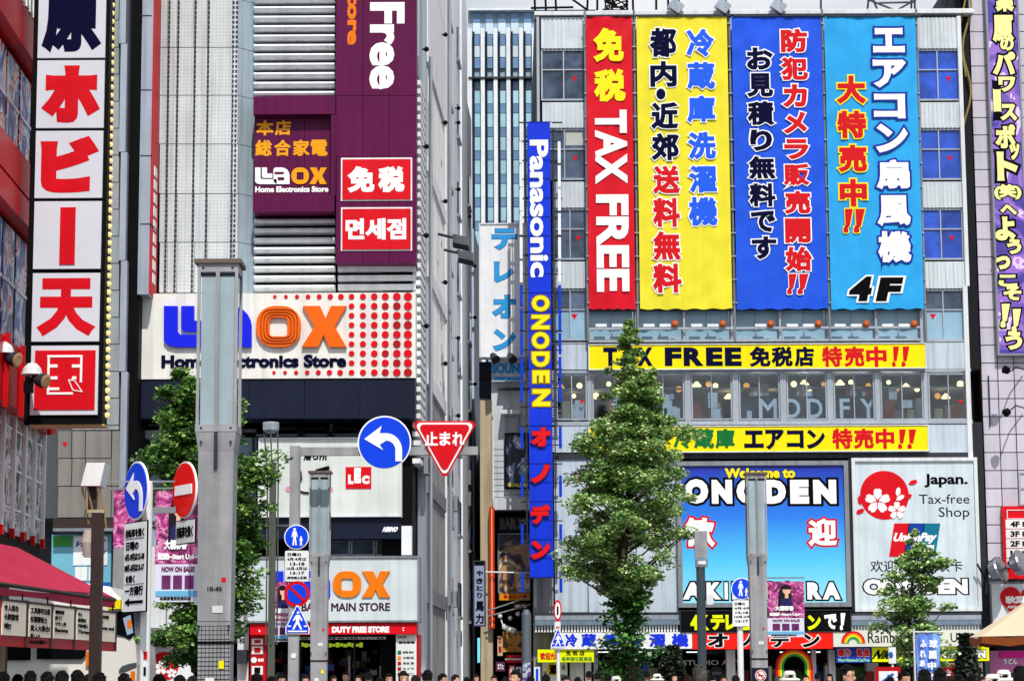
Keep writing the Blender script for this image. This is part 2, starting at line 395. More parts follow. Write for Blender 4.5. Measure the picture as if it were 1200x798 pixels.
# white panels at the column ends
for (x0, y0, x1, y1) in ((651, 402, 688.5, 433), (634, 497, 688.5, 530), (1085.5, 401.5, 1135.5, 432), (1088.5, 497.5, 1139, 530)):
    OF.piece('cladding_panel', store, CLAD, x0, y0, x1, y1, -.4, .03)
OF.piece('cladding_panel', store, FRAME, 634, 400, 1136, 401.8, -.42, .05); OF.piece('cladding_panel', store, FRAME, 634, 433, 1138, 436, -.42, .02)
OF.piece('cladding_panel', store, FRAME, 634, 492.8, 1140, 497.4, -.42, .06); OF.piece('cladding_panel', store, DSTEEL, 628, 530.5, 1142, 537, -.42, .02)
OF.piece('cladding_panel', store, CLAD, 690, 432, 1086, 434.5, -.42, .015)
# showroom windows (fourth floor) with a room behind
sw = [(652, 688), (694, 746), (752, 802), (810, 858), (866, 914), (922, 969), (977, 1025), (1032, 1082), (1088, 1135)]
for i, (x0, x1) in enumerate(sw):
    OF.window(store, x0, 437, x1, 492, GLASS, rows=(), n=-.05, w=.06, tri=((x0+x1)/2+(12 if i in (0,) else 14), 471, 3) if i in (0, 8) else None)
    if i: OF.piece('mullion', store, FRAME, sw[i-1][1]+.5, 436, x0-.5, 493, -.42, 0.02)
OF.piece('mullion', store, FRAME, 629, 436, 651.5, 493, -.42, .02)
mb = MB(); OF.box(mb, uL+.5, z432-.75, uR-.5, z432-.7, -5.9, -.6); mesh_obj('ceiling', mb, OFFW, store)
mb = MB(); OF.box(mb, uL+.5, z494-.02, uR-.5, z494+.03, -5.9, -.6); mesh_obj('floor', mb, mat('shop_floor', '7c6a58', .7), store)
rr = random.Random(3)
ORD = ['first', 'second', 'third', 'fourth', 'fifth', 'sixth', 'seventh', 'eighth', 'last']
for i, (x0, x1) in enumerate(sw):                            # pendant lamps seen through the glass
    for j in range(4 if i % 2 else 3):
        K_ = 4 if i % 2 else 3
        px = x0+(x1-x0)*(j+.5+rr.uniform(-.25, .25))/K_; n = rr.uniform(-2.2, -.9); py = rr.choice([448, 450, 452, 456, 464])
        u, z = OF.uz(px, py, n); p = OF.pt(u, z, n); mb = MB()
        mb.tube(p+Vector((0,0,.1)), (p.x, p.y, z432-.76), .012, n=4)
        t = thing('pendant_lamp', f'{ORD[j]} lit pendant lamp from the left inside the {ORD[i]} showroom window from the left', 'lamp', p, 'pendant lamps in the showroom')
        mesh_obj('cord', mb, BLACK, t)
        if (i+j) % 3: mb = MB().ball(p, rr.uniform(.09, .15))
        else: mb = MB().lathe(p-Vector((0,0,.1)), [(.2, 0), (.17, .06), (.05, .2)], 12)
        mesh_obj('lamp_shade', mb, BULB if (i+j) % 4 else mat('amber_shade', 'e0a040', .5, em='ffae40', ems=1.2), t)
for k in range(9): OF.piece('added_fill_tube', store, mat('fill_tube_glow', 'ffffff', .5, em='f4f8ff', ems=9), 656+k*54, 456, 694+k*54, 458.5, -2.5, -2.2)  # glowing tubes added to brighten the showroom interior
for k in range(46):                                          # goods and racks
    px = rr.uniform(655, 1125); n = rr.uniform(-3.2, -.75); w_ = rr.uniform(6, 18); h = rr.uniform(6, 26)
    cc = rr.choice([WHITE, OFFW, mat('wood_rack', 'b08c60', .7), DSTEEL, mat('rack_pale_blue', '9cb4cc', .6), WHITE, mat('stock_red', '8c2a28', .6), mat('stock_tan', 'b8a488', .7), CONC])
    OF.piece('display_rack', store, cc, px, 492-h, px+w_, 493, n-.6, n)
lg = thing('shop_lettering', 'large thin white letters MODIFY standing inside the showroom windows', 'lettering', OF.pt(*OF.uz(958, 492, -.36), -.36))
mb = MB(); OF.pbox(mb, 868, 460, 1026, 492, -.42, -.36); mesh_obj('backing_board', mb, mat('dark_backing', '1a2434', .6), lg)
OF.txt(lg, [('M', 889, 467, 911, 490), ('O', 916, 467, 938, 490), ('D', 946, 467, 964, 490), ('I', 971, 467, 973.5, 490), ('F', 984, 467, 996, 490), ('Y', 1008, 467, 1027, 490)], WINK, -.35, b=.02)
PST = [mat('pale_poster', 'dcd8d0', .6, var=.3, scale=4), mat('kraft_poster', 'b09878', .6, var=.4, scale=5), mat('grey_curtain', 'aeb4bc', .8, var=.3, scale=6), mat('stock_red','8c2a28',.6), WHITE]
for k in range(38):                                          # cards, posters and shelf ends right behind the glass
    i = rr.randrange(9); x0, x1 = sw[i]; w_ = rr.uniform(4, 12); px = rr.uniform(x0+2, x1-w_-2); h = rr.uniform(4, 22); y1 = rr.choice([490, 490, 490, 478, 468])
    if 876 < px < 1030: y1 = 464; h = min(h, 14)
    OF.piece('window_poster', store, rr.choice(PST), px, y1-h, px+w_, y1, -.34-.01*(k % 5), -.31-.01*(k % 5))
# roof line: rail, antennas, spotlights
mb = MB(); OF.box(mb, uL+2.5, ztop+.14, uR, ztop+.2, -.1, .0); mesh_obj('roof_rail', mb, OFFW, store)
for (px, py) in ((793, 6), (848, 6), (913, 6)):
    p0 = OF.pt(*OF.uz(px+3, 17, .1), .1); t = thing('roof_floodlight', 'small square floodlight on the roof edge above the '+{793: 'yellow banner', 848: 'gap between yellow and blue banners', 913: 'blue banner'}[px], 'floodlight', p0, 'roof floodlights')
    mb = MB(); mb.tube(p0, p0+Vector((0,0,1.6)), .035, n=6); mesh_obj('post', mb, DSTEEL, t)
    mb = MB(); c = OF.pt(*OF.uz(px-1, py+2, .4), .4)
    a = radians(35); rx_, rz_ = Vector((cos(a), 0, -sin(a)))*.28, Vector((sin(a), 0, cos(a)))*.22; ny = Vector((0, .16, 0))
    mb.hexa([c-rx_-rz_-ny, c+rx_-rz_-ny, c+rx_+rz_-ny, c-rx_+rz_-ny, c-rx_-rz_+ny, c+rx_-rz_+ny, c+rx_+rz_+ny, c-rx_+rz_+ny]); mesh_obj('lamp_head', mb, SILVER, t)
t = thing('roof_antenna', 'tangle of black antenna masts and cables on the roof at upper left', 'antenna', OF.pt(*OF.uz(720, 15, -2), -2))
mb = MB()
for (x0, y0, x1, y1, n) in ((640,16,638,-30,-1), (652,16,650,-20,-1.5), (622,10,672,9,-1), (625,-3,660,-2,-1), (660,-8,688,12,-2), (628,26,626,-10,-.6), (688,16,690,-30,-2), (700,14,700,-10,-2), (706,12,740,14,-2), (708,2,736,-4,-2), (716,16,722,-20,-2), (724,10,712,-8,-3), (735,14,733,-30,-2), (742,14,741,-30,-2), (769,16,769,-40,-1.5), (783,16,783,-40,-1.2)):
    mb.tube(OF.pt(*OF.uz(x0, y0, n), n), OF.pt(*OF.uz(x1, y1, n), n), .05, n=5)
mesh_obj('mast', mb, BLACK, t)
mb = MB()
for k in range(26):
    a = k*.9; mb.tube(OF.pt(*OF.uz(722+14*cos(a), 6+6*sin(a*1.3), -2), -2+.3*sin(a)), OF.pt(*OF.uz(722+14*cos(a+.9), 6+6*sin(a*1.3+1.17), -2), -2+.3*sin(a+.9)), .035, n=4)
mesh_obj('cable', mb, BLACK, t)
t = thing('roof_antenna', 'thin steel antenna frame with crossed stays on the roof at upper right', 'antenna', OF.pt(*OF.uz(1050, 15, -2), -2))
mb = MB()
for (x0, y0, x1, y1) in ((1016,17,1020,-20), (1012,-2,1050,13), (1050,13,1080,-4), (1030,4,1072,3), (1068,18,1068,-40), (1072,18,1072,-40), (1030,16,1018,-12), (962,16,962,-40), (1105,17,1112,-30), (1112,17,1120,-30)):
    mb.tube(OF.pt(*OF.uz(x0, y0, -2), -2), OF.pt(*OF.uz(x1, y1, -2), -2), .045, n=5)
mesh_obj('mast', mb, DSTEEL, t)
mb = MB(); pts = [OF.pt(*OF.uz(1133+5*sin(i*.8), -20+i*13, -.2), -.2) for i in range(16)]; mb.path(pts, .05, 5)
pts = [OF.pt(*OF.uz(1128+4*sin(i*.6+1), -20+i*10, -.1), -.1) for i in range(12)]; mb.path(pts, .04, 5)
mesh_obj('hanging_cable', mb, mat('yellowed_cable', '8a7a48', .7), None, label='bundle of yellowed cables hanging down the right roof corner', cat='cable')

# ---- banners: cloth sheets with ripples ----
def banner(m, x0, y0, x1, y1, n, label, seed):
    u0, z0, u1, z1 = OF.rect(x0, y0, x1, y1, n); t = thing('banner', label, 'banner', OF.pt((u0+u1)/2, z0, n), 'tall banners on the store front')
    mb = MB(); I, J = 24, 60; fn = lambda u, z: .03*noise.noise(Vector((u*1.1+seed, z*.45+u*.4, seed)))+.028*(1-abs(noise.noise(Vector((u*1.7-z*.5, z*.5+u*.9, seed+5)))*2))+.018*noise.noise(Vector((u*2.6-z*.9, z*1.1, seed+9)))*(1+2.6*max(0, 1-(z-z0)/1.8)+2.6*max(0, 1-(z1-z)/1.6))
    vs = []
    for s_ in (0, 1):
        for j in range(J+1):
            for i in range(I+1):
                u = u0+(u1-u0)*i/I; z = z0+(z1-z0)*j/J
                edge = .03*sin(i*1.3+seed)*(j == 0)
                vs.append(OF.pt(u, z+edge, n+fn(u, z)-.01*s_-.06))
    M_ = (I+1)*(J+1); fs = []
    for j in range(J):
        for i in range(I):
            a = j*(I+1)+i; fs.append((a, a+1, a+I+2, a+I+1)); fs.append((M_+a, M_+a+I+1, M_+a+I+2, M_+a+1))
    rim = [i for i in range(I+1)]+[j*(I+1)+I for j in range(1, J+1)]+[J*(I+1)+i for i in range(I-1, -1, -1)]+[j*(I+1) for j in range(J-1, 0, -1)]
    o2 = len(vs); R_ = [vs[i] for i in rim]+[vs[i+M_] for i in rim]; vs += R_; K = len(rim)
    for a in range(K): fs.append((o2+a, o2+K+a, o2+K+(a+1) % K, o2+(a+1) % K))
    mb.add(vs, fs); mesh_obj('cloth', mb, m, t, smooth=True)
    for s_ in (0, 1):
        for j in range(13):
            y = y0+8+(y1-y0-16)*j/12; x = (x0-2.6, x1+.4)[s_]+(y-(y0+y1)/2)*(((x0+x1)/2-434)/19400); OF.piece('lashing', t, FRAME, x, y, x+2.2, y+1.3, n-.12, n-.03)
    OF.piece('rope_bar', t, DSTEEL, x0-1, y0-1.5, x1+1, y0+.5, n-.1, n+.02)
    return t
NB = .45
for x in (687, 745.2, 858, 968.3, 1080):
    p0 = OF.pt(*OF.uz(x+(362-200)*(x-434)/19400, 400, .3), .3); p1 = OF.pt(p0.x-OF.o.x, ztop+.1, .3); mb = MB().tube(p0, p1, .05, n=8); mesh_obj('scaffold_pipe', mb, STEEL, store)
t = banner(mat('banner_red', 'd20c24', .55, var=.14, streak=.12), 688.5, 19, 742.5, 362, NB, 'red banner with yellow characters over TAX FREE turned sideways', 1)
OF.txt(t, [('免', 695, 33, 731, 73), ('税', 696, 81, 733, 120)], YINK, NB, b=.055)
OF.txt(t, [('TAX', 697.5, 129, 735, 216), ('FREE', 699, 228, 737, 342)], WINK, NB, b=.04, rot=1)
t = banner(mat('banner_yellow', 'e6da34', .55, var=.10, streak=.08), 748, 19, 855, 362, NB, 'yellow banner with blue, black and red columns of characters', 2)
OF.txt(t, [('都',761,33,793,67), ('内',762,72,793,102), ('・',769,104,780,117), ('近',763,120,795,152), ('郊',763,156,796,188)], NINK, NB, b=.045, ol=.04, olm=WINK)
OF.txt(t, [('送',765,194,797,228), ('料',765,232,797,266), ('無',765,271,798,305), ('料',765,309,799,343)], RINK, NB, b=.045, ol=.04, olm=WINK, name='red_lettering')
OF.txt(t, [('冷',804,34,837,67), ('蔵',805,73,838,105), ('庫',805,112,838,144), ('洗',806,155,839,187), ('濯',807,194,840,226), ('機',807,231,841,265)], mat('sky_blue_ink','1c5ae6',.5,var=.03), NB, b=.045, ol=.04, olm=WINK, name='blue_lettering')
t = banner(mat('banner_blue', '1d55de', .55, var=.16, streak=.12), 860.5, 19, 966.5, 362, NB, 'royal blue banner with red and black columns of characters', 3)
OF.txt(t, [('防',915,34,946,62), ('犯',915,67,947,94), ('カ',917,99,946,126), ('メ',918,131,946,157), ('ラ',919,163,948,187), ('販',918,192,949,219), ('売',919,224,950,251), ('開',920,256,950,285), ('始',920,289,952,318), ('!',922,321,934,345), ('!',934,321,948,345)], RINK, NB, b=.05, ol=.045, olm=WINK, name='red_lettering')
OF.txt(t, [('お',875,56,906,82), ('見',875,86,906,114), ('積',876,119,908,147), ('り',879,152,905,177), ('無',877,183,909,210), ('料',878,215,909,242), ('で',880,247,909,272), ('す',881,277,910,304)], NINK, NB, b=.045, ol=.045, olm=WINK)
t = banner(mat('banner_cyan', '2aa2e6', .55, var=.12, streak=.1), 970, 19, 1078, 362, NB, 'sky blue banner with white and red characters and 4F at its foot', 4)
OF.txt(t, [('エ',1023,33,1060,62), ('ア',1023,70,1062,103), ('コ',1024,110,1061,139), ('ン',1026,145,1064,179), ('扇',1027,187,1066,222), ('風',1028,229,1067,265), ('機',1029,271,1068,308)], WINK, NB, b=.05, ol=.06, olm=mat('deep_blue_ink','122a9a',.5,var=.03))
OF.txt(t, [('大',980,89,1015,122), ('特',981,130,1015,162), ('売',982,170,1016,202), ('中',984,210,1016,242), ('!',988,245,1000,273), ('!',1000,245,1014,273)], RINK, NB, b=.05, ol=.05, olm=YINK, name='red_lettering')
OF.txt(t, [('4',996,324,1022,353), ('F',1029,325,1056,353)], INK, NB, b=.07, ol=.05, olm=WINK, shear=.25, name='floor_lettering')

# ---- yellow sign bands ----
def board(F, name, m, x0, y0, x1, y1, n0, n1, label, cat='sign', group=None, frame_m=None, w=.06):
    u0, z0, u1, z1 = F.rect(x0, y0, x1, y1, n1)
    t = thing(name, label, cat, F.pt((u0+u1)/2, z0, (n0+n1)/2), group)
    mb = MB(); F.box(mb, u0, z0, u1, z1, n0, n1); mesh_obj('panel', mb, m, t)
    if frame_m: F.frame('frame', t, frame_m, x0-.6, y0-.6, x1+.6, y1+.6, w, n0, n1+.04)
    return t
t = board(OF, 'sign_board', YEL, 690, 403, 1085, 432, .05, .3, 'upper yellow sign band reading TAX FREE across the store front', frame_m=OFFW, w=.04)
OF.txt(t, spread('TAX', 707, 407, 765, 429)+spread('FREE', 779, 407, 869, 429), NINK, .3, b=.06)
OF.txt(t, [('免',878,406,903,430), ('税',904,406,929,430), ('店',931,406,954,430)], NINK, .3, b=.045, name='character_lettering')
OF.txt(t, [('特',963,406,987,430), ('売',989,406,1013,430), ('中',1015,406,1039,430), ('!',1045,406,1054,430), ('!',1056,406,1066,430)], RINK, .3, b=.045, name='red_lettering')
t = board(OF, 'sign_board', YEL, 690, 499, 1088, 529, .05, .3, 'lower yellow sign band with green, navy and red characters', frame_m=OFFW, w=.04)
OF.txt(t, [('テ',708,503,730,526), ('レ',736,503,756,526), ('ビ',760,503,781,526), ('エ',872,504,895,525), ('ア',897,503,919,527), ('コ',922,504,942,525), ('ン',945,503,967,526)], NINK, .3, b=.05)
OF.txt(t, [('冷',789,502,812,526), ('蔵',813,502,837,526), ('庫',838,502,861,526)], GINK, .3, b=.045, name='green_lettering')
OF.txt(t, [('特',975,502,999,526), ('売',1000,502,1024,526), ('中',1026,502,1048,526), ('!',1052,503,1062,526), ('!',1063,503,1074,526)], RINK, .3, b=.045, name='red_lettering')

# ---- lower facade: white panel, picture board, tax free board ----
for (x0, x1) in ((650, 688), (689, 745), (746, 794)):
    OF.piece('cladding_panel', store, CLAD, x0, 538, x1, 717, -.4, -.05)
OF.piece('cladding_panel', store, CLAD, 657, 551, 686, 592, -.05, -.02)
mb = MB(); OF.ppoly(mb, [(675,558),(682,558),(678.5,565)], -.02, .0); mesh_obj('rescue_triangle', mb, RINK, store)
OF.piece('corner_trim', store, CONC, 625, 677, 649, 798, -.5, .02)
gm = bpy.data.materials.new('printed_blue_gradient'); gm.use_nodes = True; MATS['gr'] = gm
n_ = gm.node_tree.nodes; l_ = gm.node_tree.links; g_ = n_.new('ShaderNodeNewGeometry'); sx = n_.new('ShaderNodeSeparateXYZ'); r_ = n_.new('ShaderNodeMapRange'); c_ = n_.new('ShaderNodeValToRGB')
za = OF.uz(890, 706)[1]; zb = OF.uz(890, 545)[1]
l_.new(g_.outputs['Position'], sx.inputs[0]); l_.new(sx.outputs[2], r_.inputs[0]); r_.inputs[1].default_value = za; r_.inputs[2].default_value = zb
l_.new(r_.outputs[0], c_.inputs[0]); e_ = c_.color_ramp.elements; e_[0].position = 0; e_[0].color = (*lin('8fe0f4'), 1); e_[1].position = 1; e_[1].color = (*lin('0a1ca8'), 1)
q = c_.color_ramp.elements.new(.3); q.color = (*lin('4cc0f0'), 1); q = c_.color_ramp.elements.new(.62); q.color = (*lin('1878e8'), 1)
l_.new(c_.outputs[0], n_['Principled BSDF'].inputs['Base Color']); n_['Principled BSDF'].inputs['Roughness'].default_value = .4
t = board(OF, 'billboard', gm, 799, 545, 990, 706, -.1, .2, 'large blue billboard welcoming shoppers, with white ONODEN lettering', 'billboard')
OF.frame('frame', t, STEEL, 794, 540, 996, 711, .18, -.2, .3)
OF.txt(t, [('Welcome to', 849, 548, 932, 560)], YINK, .2, b=.05, ol=.04, olm=NINK, name='yellow_lettering')
OF.txt(t, [('O',802,561,830,590), ('N',834,562,858,590), ('O',863,561,891,590), ('D',896,562,921,590), ('E',926,562,948,590), ('N',953,562,980,590)], WINK, .2, b=.085, ol=.09, olm=INK)
OF.txt(t, [('歓',803,606,838,641), ('迎',947,607,981,640)], WINK, .2, b=.045, ol=.07, olm=RINK, name='character_lettering')
OF.txt(t, [('A',800,682,824,702), ('K',828,682,845,702), ('I',849,682,853,702), ('H',858,682,873,702), ('A',876,682,893,702), ('B',897,682,911,702), ('A',914,682,932,702), ('R',946,682,963,702), ('A',964,682,985,702)], WINK, .2, b=.075, ol=.08, olm=INK, name='place_lettering')
t = board(OF, 'billboard', mat('printed_white_board', 'cbdae4', .4, streak=.3), 1003, 539, 1144, 712, -.1, .2, 'white billboard with red blossom disc, bank card logo and ONODEN', 'billboard')
OF.frame('frame', t, OFFW, 1000, 536, 1148, 716, .14, -.2, .3)
def blossom(F, par, cx, cy, r, n, name='petal', m=WINK, rot=90, ln=1.0):
    for k in range(5):
        a = radians(rot+72*k); mb = MB()
        pts = [(0.10, 0), (.45, .30), (.85, .30), (1.0, .10), (.88, 0), (1.0, -.10), (.85, -.30), (.45, -.30)]
        F.ppoly(mb, [(cx+r*(x*cos(a)-y*sin(a)), cy-r*(x*sin(a)+y*cos(a))) for x, y in pts], n, n+.02); mesh_obj(name, mb, m, par)
mb = MB(); OF.disc(mb, 1036.5, 580, 28.6, .2, .215, 48); mesh_obj('red_disc', mb, RED, t)
blossom(OF, t, 1028.5, 587, 15, .215); blossom(OF, t, 1051, 598, 10.5, .215)
for (cx, cy, a, m_) in ((1052.5,576,80,WINK), (1070,565,20,RED), (1064,582,30,RED), (1008,586,100,RED), (1008,599,25,RED), (1055,583,30,WINK)):
    mb = MB(); a = radians(a); OF.ppoly(mb, [(cx+x*cos(a)-y*sin(a), cy-x*sin(a)-y*cos(a)) for x, y in ((-5.5,0),(-2,2.6),(3,2.4),(5.5,0),(3,-2.4),(-2,-2.6))], .2, .235); mesh_obj('petal', mb, m_, t)
OF.txt(t, [('Japan.', 1083, 555, 1134, 571)], INK, .2, b=.035)
OF.txt(t, [('Tax-free', 1077, 579, 1136, 590), ('Shop', 1100, 594, 1136, 609)], INK, .2, b=.002, name='thin_lettering')
for (a, b_, c, d, m_) in ((1048,1066,1060,1042,RED), (1065,1084,1078,1059,mat('card_blue','123a9c',.4)), (1083,1102,1096,1077,mat('card_teal','0b6f8e',.4))):
    mb = MB(); OF.ppoly(mb, [(a,613),(b_,613),(c,652),(d,652)], .2, .22); mesh_obj('card_stripe', mb, m_, t)
OF.txt(t, [('UnionPay', 1047, 624, 1097, 637), ('银联', 1076, 638, 1095, 648)], WINK, .22, b=.05, shear=.1, name='card_lettering')
OF.txt(t, [('欢迎使用银联卡', 1020, 656, 1128, 670)], INK, .2, b=.008, name='chinese_lettering')
OF.txt(t, [('ONODEN', 1012, 678, 1134, 696)], WINK, .2, b=.07, ol=.07, olm=INK, name='store_lettering')
OF.piece('mullion', store, DSTEEL, 996.5, 537, 999.5, 716, -.4, .1)
# ledge, grille
for (y0, y1, n1, m_) in ((717.5, 720, .5, DSTEEL), (720.5, 726, .75, SILVER), (726.5, 732, .95, mat('blue_grey_ledge','7f93a8',.35,.4,streak=.4))):
    OF.piece('canopy_rail', store, m_, 627, y0, 797, y1, -.4, n1); OF.piece('canopy_rail', store, m_, 998, y0, 1150, y1, -.4, n1)
for (x0, x1) in ((627, 797), (998, 1152)):
    u0, z0, u1, z1 = OF.rect(x0, 732.5, x1, 740, .8); mb = MB(); k = int((u1-u0)/.12)
    OF.box(mb, u0, z0, u1, z1, .3, .7)
    mesh_obj('grille_back', mb, DSTEEL, store); mb = MB()
    for i in range(k): OF.box(mb, u0+i*.12, z0, u0+i*.12+.07, z1, .7, .8)
    mesh_obj('grille', mb, WHITE, store)
t = board(OF, 'sign_board', BLACK, 797.5, 715, 997, 740, .3, 1.0, 'black sign with acid yellow lettering above the red store sign', frame_m=DSTEEL, w=.03)
OF.txt(t, [('4K',809,720,831,738), ('テ',833,720,849,738), ('レ',850,720,864,738), ('ビ',866,720,881,738), ('は',884,720,898,738), ('オ',900,720,914,738), ('ノ',916,720,926,738), ('デ',927,720,943,738), ('ン',946,720,962,738)], ACID, 1.0, b=.06)
OF.txt(t, [('で',966,719,981,737), ('!',984,718,991,738)], WINK, 1.0, b=.06, name='white_lettering')
t = board(OF, 'sign_board', WHITE, 650, 740.5, 811, 760, .3, 1.0, 'white shop fascia with large blue characters at the left of the store entrance')
OF.txt(t, [('冷',662,742,677,758), ('蔵',681,742,699,758), ('庫',707,742,727,758), ('洗',733,742,751,758), ('濯',760,742,780,758), ('機',787,742,807,758)], BINK, 1.0, b=.05)
t = board(OF, 'sign_board', mat('fascia_red', 'f01c10', .4), 811.5, 740.5, 976, 760, .3, 1.0, 'bright red fascia with four black white-edged characters')
OF.txt(t, [('オ',829,742,853,758), ('ノ',866,742,883,758), ('デ',903,742,927,758), ('ン',940,742,961,758)], INK, 1.0, b=.05, ol=.05, olm=WINK)
t = board(OF, 'sign_board', mat('fascia_cream', 'd6d9d0', .5), 976.5, 738, 1152, 757, .3, 1.0, 'pale fascia with small rainbow and thin lettering at the store right end')
for r0, r1, m_ in ((11.5, 14, RED), (9.5, 11.5, mat('rb_orange','f08010',.5)), (7.5, 9.5, YEL), (5, 7.5, mat('rb_green','28a048',.5))):
    mb = MB(); OF.ring(mb, 1000, 753, r0, r1, 1.0, 1.03, 0, 180, 16); mesh_obj('rainbow_stripe', mb, m_, t)
OF.txt(t, [('Rainbow', 1017, 740, 1068, 753), ('UM', 1114, 741, 1132, 752)], INK, 1.0, b=.005, name='lettering')
t = board(OF, 'sign_board', mat('poster_blue','1a2f9c',.5), 980, 758, 1021, 776, .3, .7, 'small blue sign reading Warm Welcome and Cool Price')
OF.txt(t, [('暖',982,760,990,769), ('り',991,760,997,769), ('電',1004,760,1011,769), ('器',1012,760,1019,769)], RINK, .7, b=.05, ol=.04, olm=WINK)
OF.txt(t, [('Warm Welcome & Cool Price', 982, 771, 1019, 775)], mat('mint_ink','9ff0c0',.5), .7, b=.03, name='small_lettering')
t = board(OF, 'sign_board', ACID, 1022, 758, 1060, 775, .3, .7, 'acid yellow camera shop sign with slanted black lettering')
OF.txt(t, [('Nikon', 1025, 761, 1056, 772)], INK, .7, b=.05, shear=.25)
t = board(OF, 'sign_board', ACID, 1100, 757, 1159, 774, .3, .75, 'acid yellow ONODEN sign with outlined black lettering at street level')
OF.txt(t, [('ONODEN', 1104, 761, 1155, 771)], WINK, .75, b=.06, ol=.08, olm=INK)
t = board(OF, 'sign_board', ACID, 630, 760.5, 696, 775.5, .3, .9, 'small acid yellow sign for tax free goods under the left fascia')
OF.txt(t, [('歓迎光臨', 633, 764, 656, 773)], RINK, .9, b=.05, name='red_lettering')
OF.txt(t, [('免', 663, 762, 669, 768), ('税', 671, 762, 677, 768), ('店', 679, 762, 685, 768)], INK, .9, b=.04, name='lettering')
OF.txt(t, [('各种面化粧商品', 658, 769, 694, 774.5)], GINK, .9, b=.03, name='green_lettering')
t = board(OF, 'sign_board', WHITE, 636, 776, 665, 830, .1, .25, 'white sake shop board with a yellow disc under the yellow sign')
mb = MB(); OF.disc(mb, 648, 784, 7.5, .25, .27); mesh_obj('yellow_disc', mb, mat('gold_disc','e8c820',.5), t)
OF.txt(t, [('酒', 643, 778, 653, 790)], INK, .27, b=.06); OF.txt(t, [('火', 658, 778, 663, 785), ('SKY', 657, 790, 664, 797), ('HK', 637, 786, 641, 794)], INK, .25, b=.05, name='small_lettering')
t = board(OF, 'sign_board', mat('cream_board','d8d4cc',.5), 1100, 776, 1152, 812, .1, .3, 'cream tax free shop board with red disc at street level')
mb = MB(); OF.disc(mb, 1113, 786, 8.5, .3, .32); mesh_obj('red_disc', mb, RED, t); blossom(OF, t, 1111, 788, 4, .32)
OF.txt(t, [('Japan.', 1134, 778, 1148, 783), ('Tax-free', 1130, 785, 1148, 789), ('Shop', 1138, 791, 1148, 796)], INK, .3, b=.03)
# street level shopfront of the store
for (x0, x1, m_) in ((668,684,OFFW), (686,693,WHITE), (696,701,SILVER), (852,862,OFFW), (952,957,OFFW), (972,979,OFFW), (1155,1160,DSTEEL)):
    OF.piece('shop_pillar', store, m_, x0, 761, x1, 842, -.6, -.1)
OF.piece('shop_wall_panel', store, mat('black_gloss_wall', '101216', .25), 818, 762, 872, 842, -2.2, -2)
t = board(OF, 'sign_board', BLACK, 822, 766, 868, 784, -2, -1.9, 'black wall sign with thin STUDIO ART lettering inside the store')
OF.txt(t, [('STUDIO ART', 800, 773, 868, 779)], WINK, -1.9, b=.01)
t = board(OF, 'exit_sign', WHITE, 784, 762, 793, 769, -2, -1.85, 'small white and green exit sign glowing inside the store entrance')
mb = MB(); OF.ppoly(mb, [(786,763.5),(790,763.5),(792,765.5),(790,767.5),(786,767.5)], -1.85, -1.83); mesh_obj('arrow', mb, GINK, t)
t = thing('rainbow_arch', 'doorway arch in red, orange, yellow and green stripes', 'archway', OF.pt(OF.uz(931, 798)[0], .12, .3))
for r0, r1, m_ in ((19, 21.5, RED), (17, 19, mat('rb_orange','f08010',.5)), (15, 17, YEL), (12.5, 15, mat('rb_green','28a048',.5))):
    mb = MB(); OF.ring(mb, 931, 781, r0, r1, .05, .35, 0, 180, 20)
    u, z = OF.uz(931, 781, .35); k = 95/FPX*.99
    OF.box(mb, u-r1*k, .12, u-r0*k, z, .05, .35); OF.box(mb, u+r0*k, .12, u+r1*k, z, .05, .35); mesh_obj('arch_stripe', mb, m_, t)
rr = random.Random(5)
for k in range(70):
    px = rr.uniform(666, 1150); h = rr.uniform(10, 24); w_ = rr.uniform(5, 14); n = rr.uniform(-5, -1)
    cc = rr.choice([WHITE, mat('stock_red','8c2a28',.6), mat('stock_tan','b8a488',.7), mat('stock_pink','b04870',.6), mat('stock_green','4c7a30',.6), DSTEEL, mat('stock_blue','3850a0',.6), mat('stock_yellow','c8b020',.6)])
    OF.piece('shelf_goods', store, cc, px, 800-h, px+w_, 806, n-.5, n)
for k in range(14):
    px = 668+k*35+rr.uniform(-4, 4)
    OF.piece('ceiling_strip_light', store, mat('strip_light','ffffff',.5,em='f4f8ff',ems=1.5), px, 763, px+14, 764.2, -3.5, -3.2)
# ================= projecting vertical sign on the store corner =================
VF = Fac(0, 93.6, 0)
vb = thing('projecting_sign', 'very tall narrow blue sign with sideways white, yellow and red lettering', 'sign', VF.pt(VF.uz(634, 676)[0], VF.uz(634, 676)[1], 0))
VBL = mat('sign_blue', '0f36d8', .5, streak=.25)
mb = MB(); VF.pbox(mb, 619.5, 143, 646.5, 676, -.9, 0); mesh_obj('sign_body', mb, VBL, vb)
for k in range(25):
    y = 143+533*k/24; x = 619.5+(y-409)*.0094
    VF.piece('panel_seam', vb, mat('sign_seam', '0a2494', .5), 619.5, y-.35, 646.5, y+.35, 0, .02)
    VF.piece('bracket', vb, DSTEEL, 608+(y-143)*.005, y, 619, y+1.2, -.5, -.4); VF.piece('bracket', vb, DSTEEL, 647, y, 659, y+1.2, -.5, -.4)
for (dx) in (616.2, 649.8):
    VF.piece('ladder_rail', vb, DSTEEL, dx-.6, 150, dx+.6, 676, -.3, -.2)
mb = MB()
for k in range(180):
    y = 152+k*2.9; VF.pbox(mb, 616.5, y, 618.9, y+.9, -.3, -.2); VF.pbox(mb, 647, y, 649.5, y+.9, -.3, -.2)
mesh_obj('ladder_rung', mb, DSTEEL, vb, kind='stuff')
TW = mat('tube_white', 'e6ecf2', .3); TB = mat('tube_blue', '0a3cc8', .3)
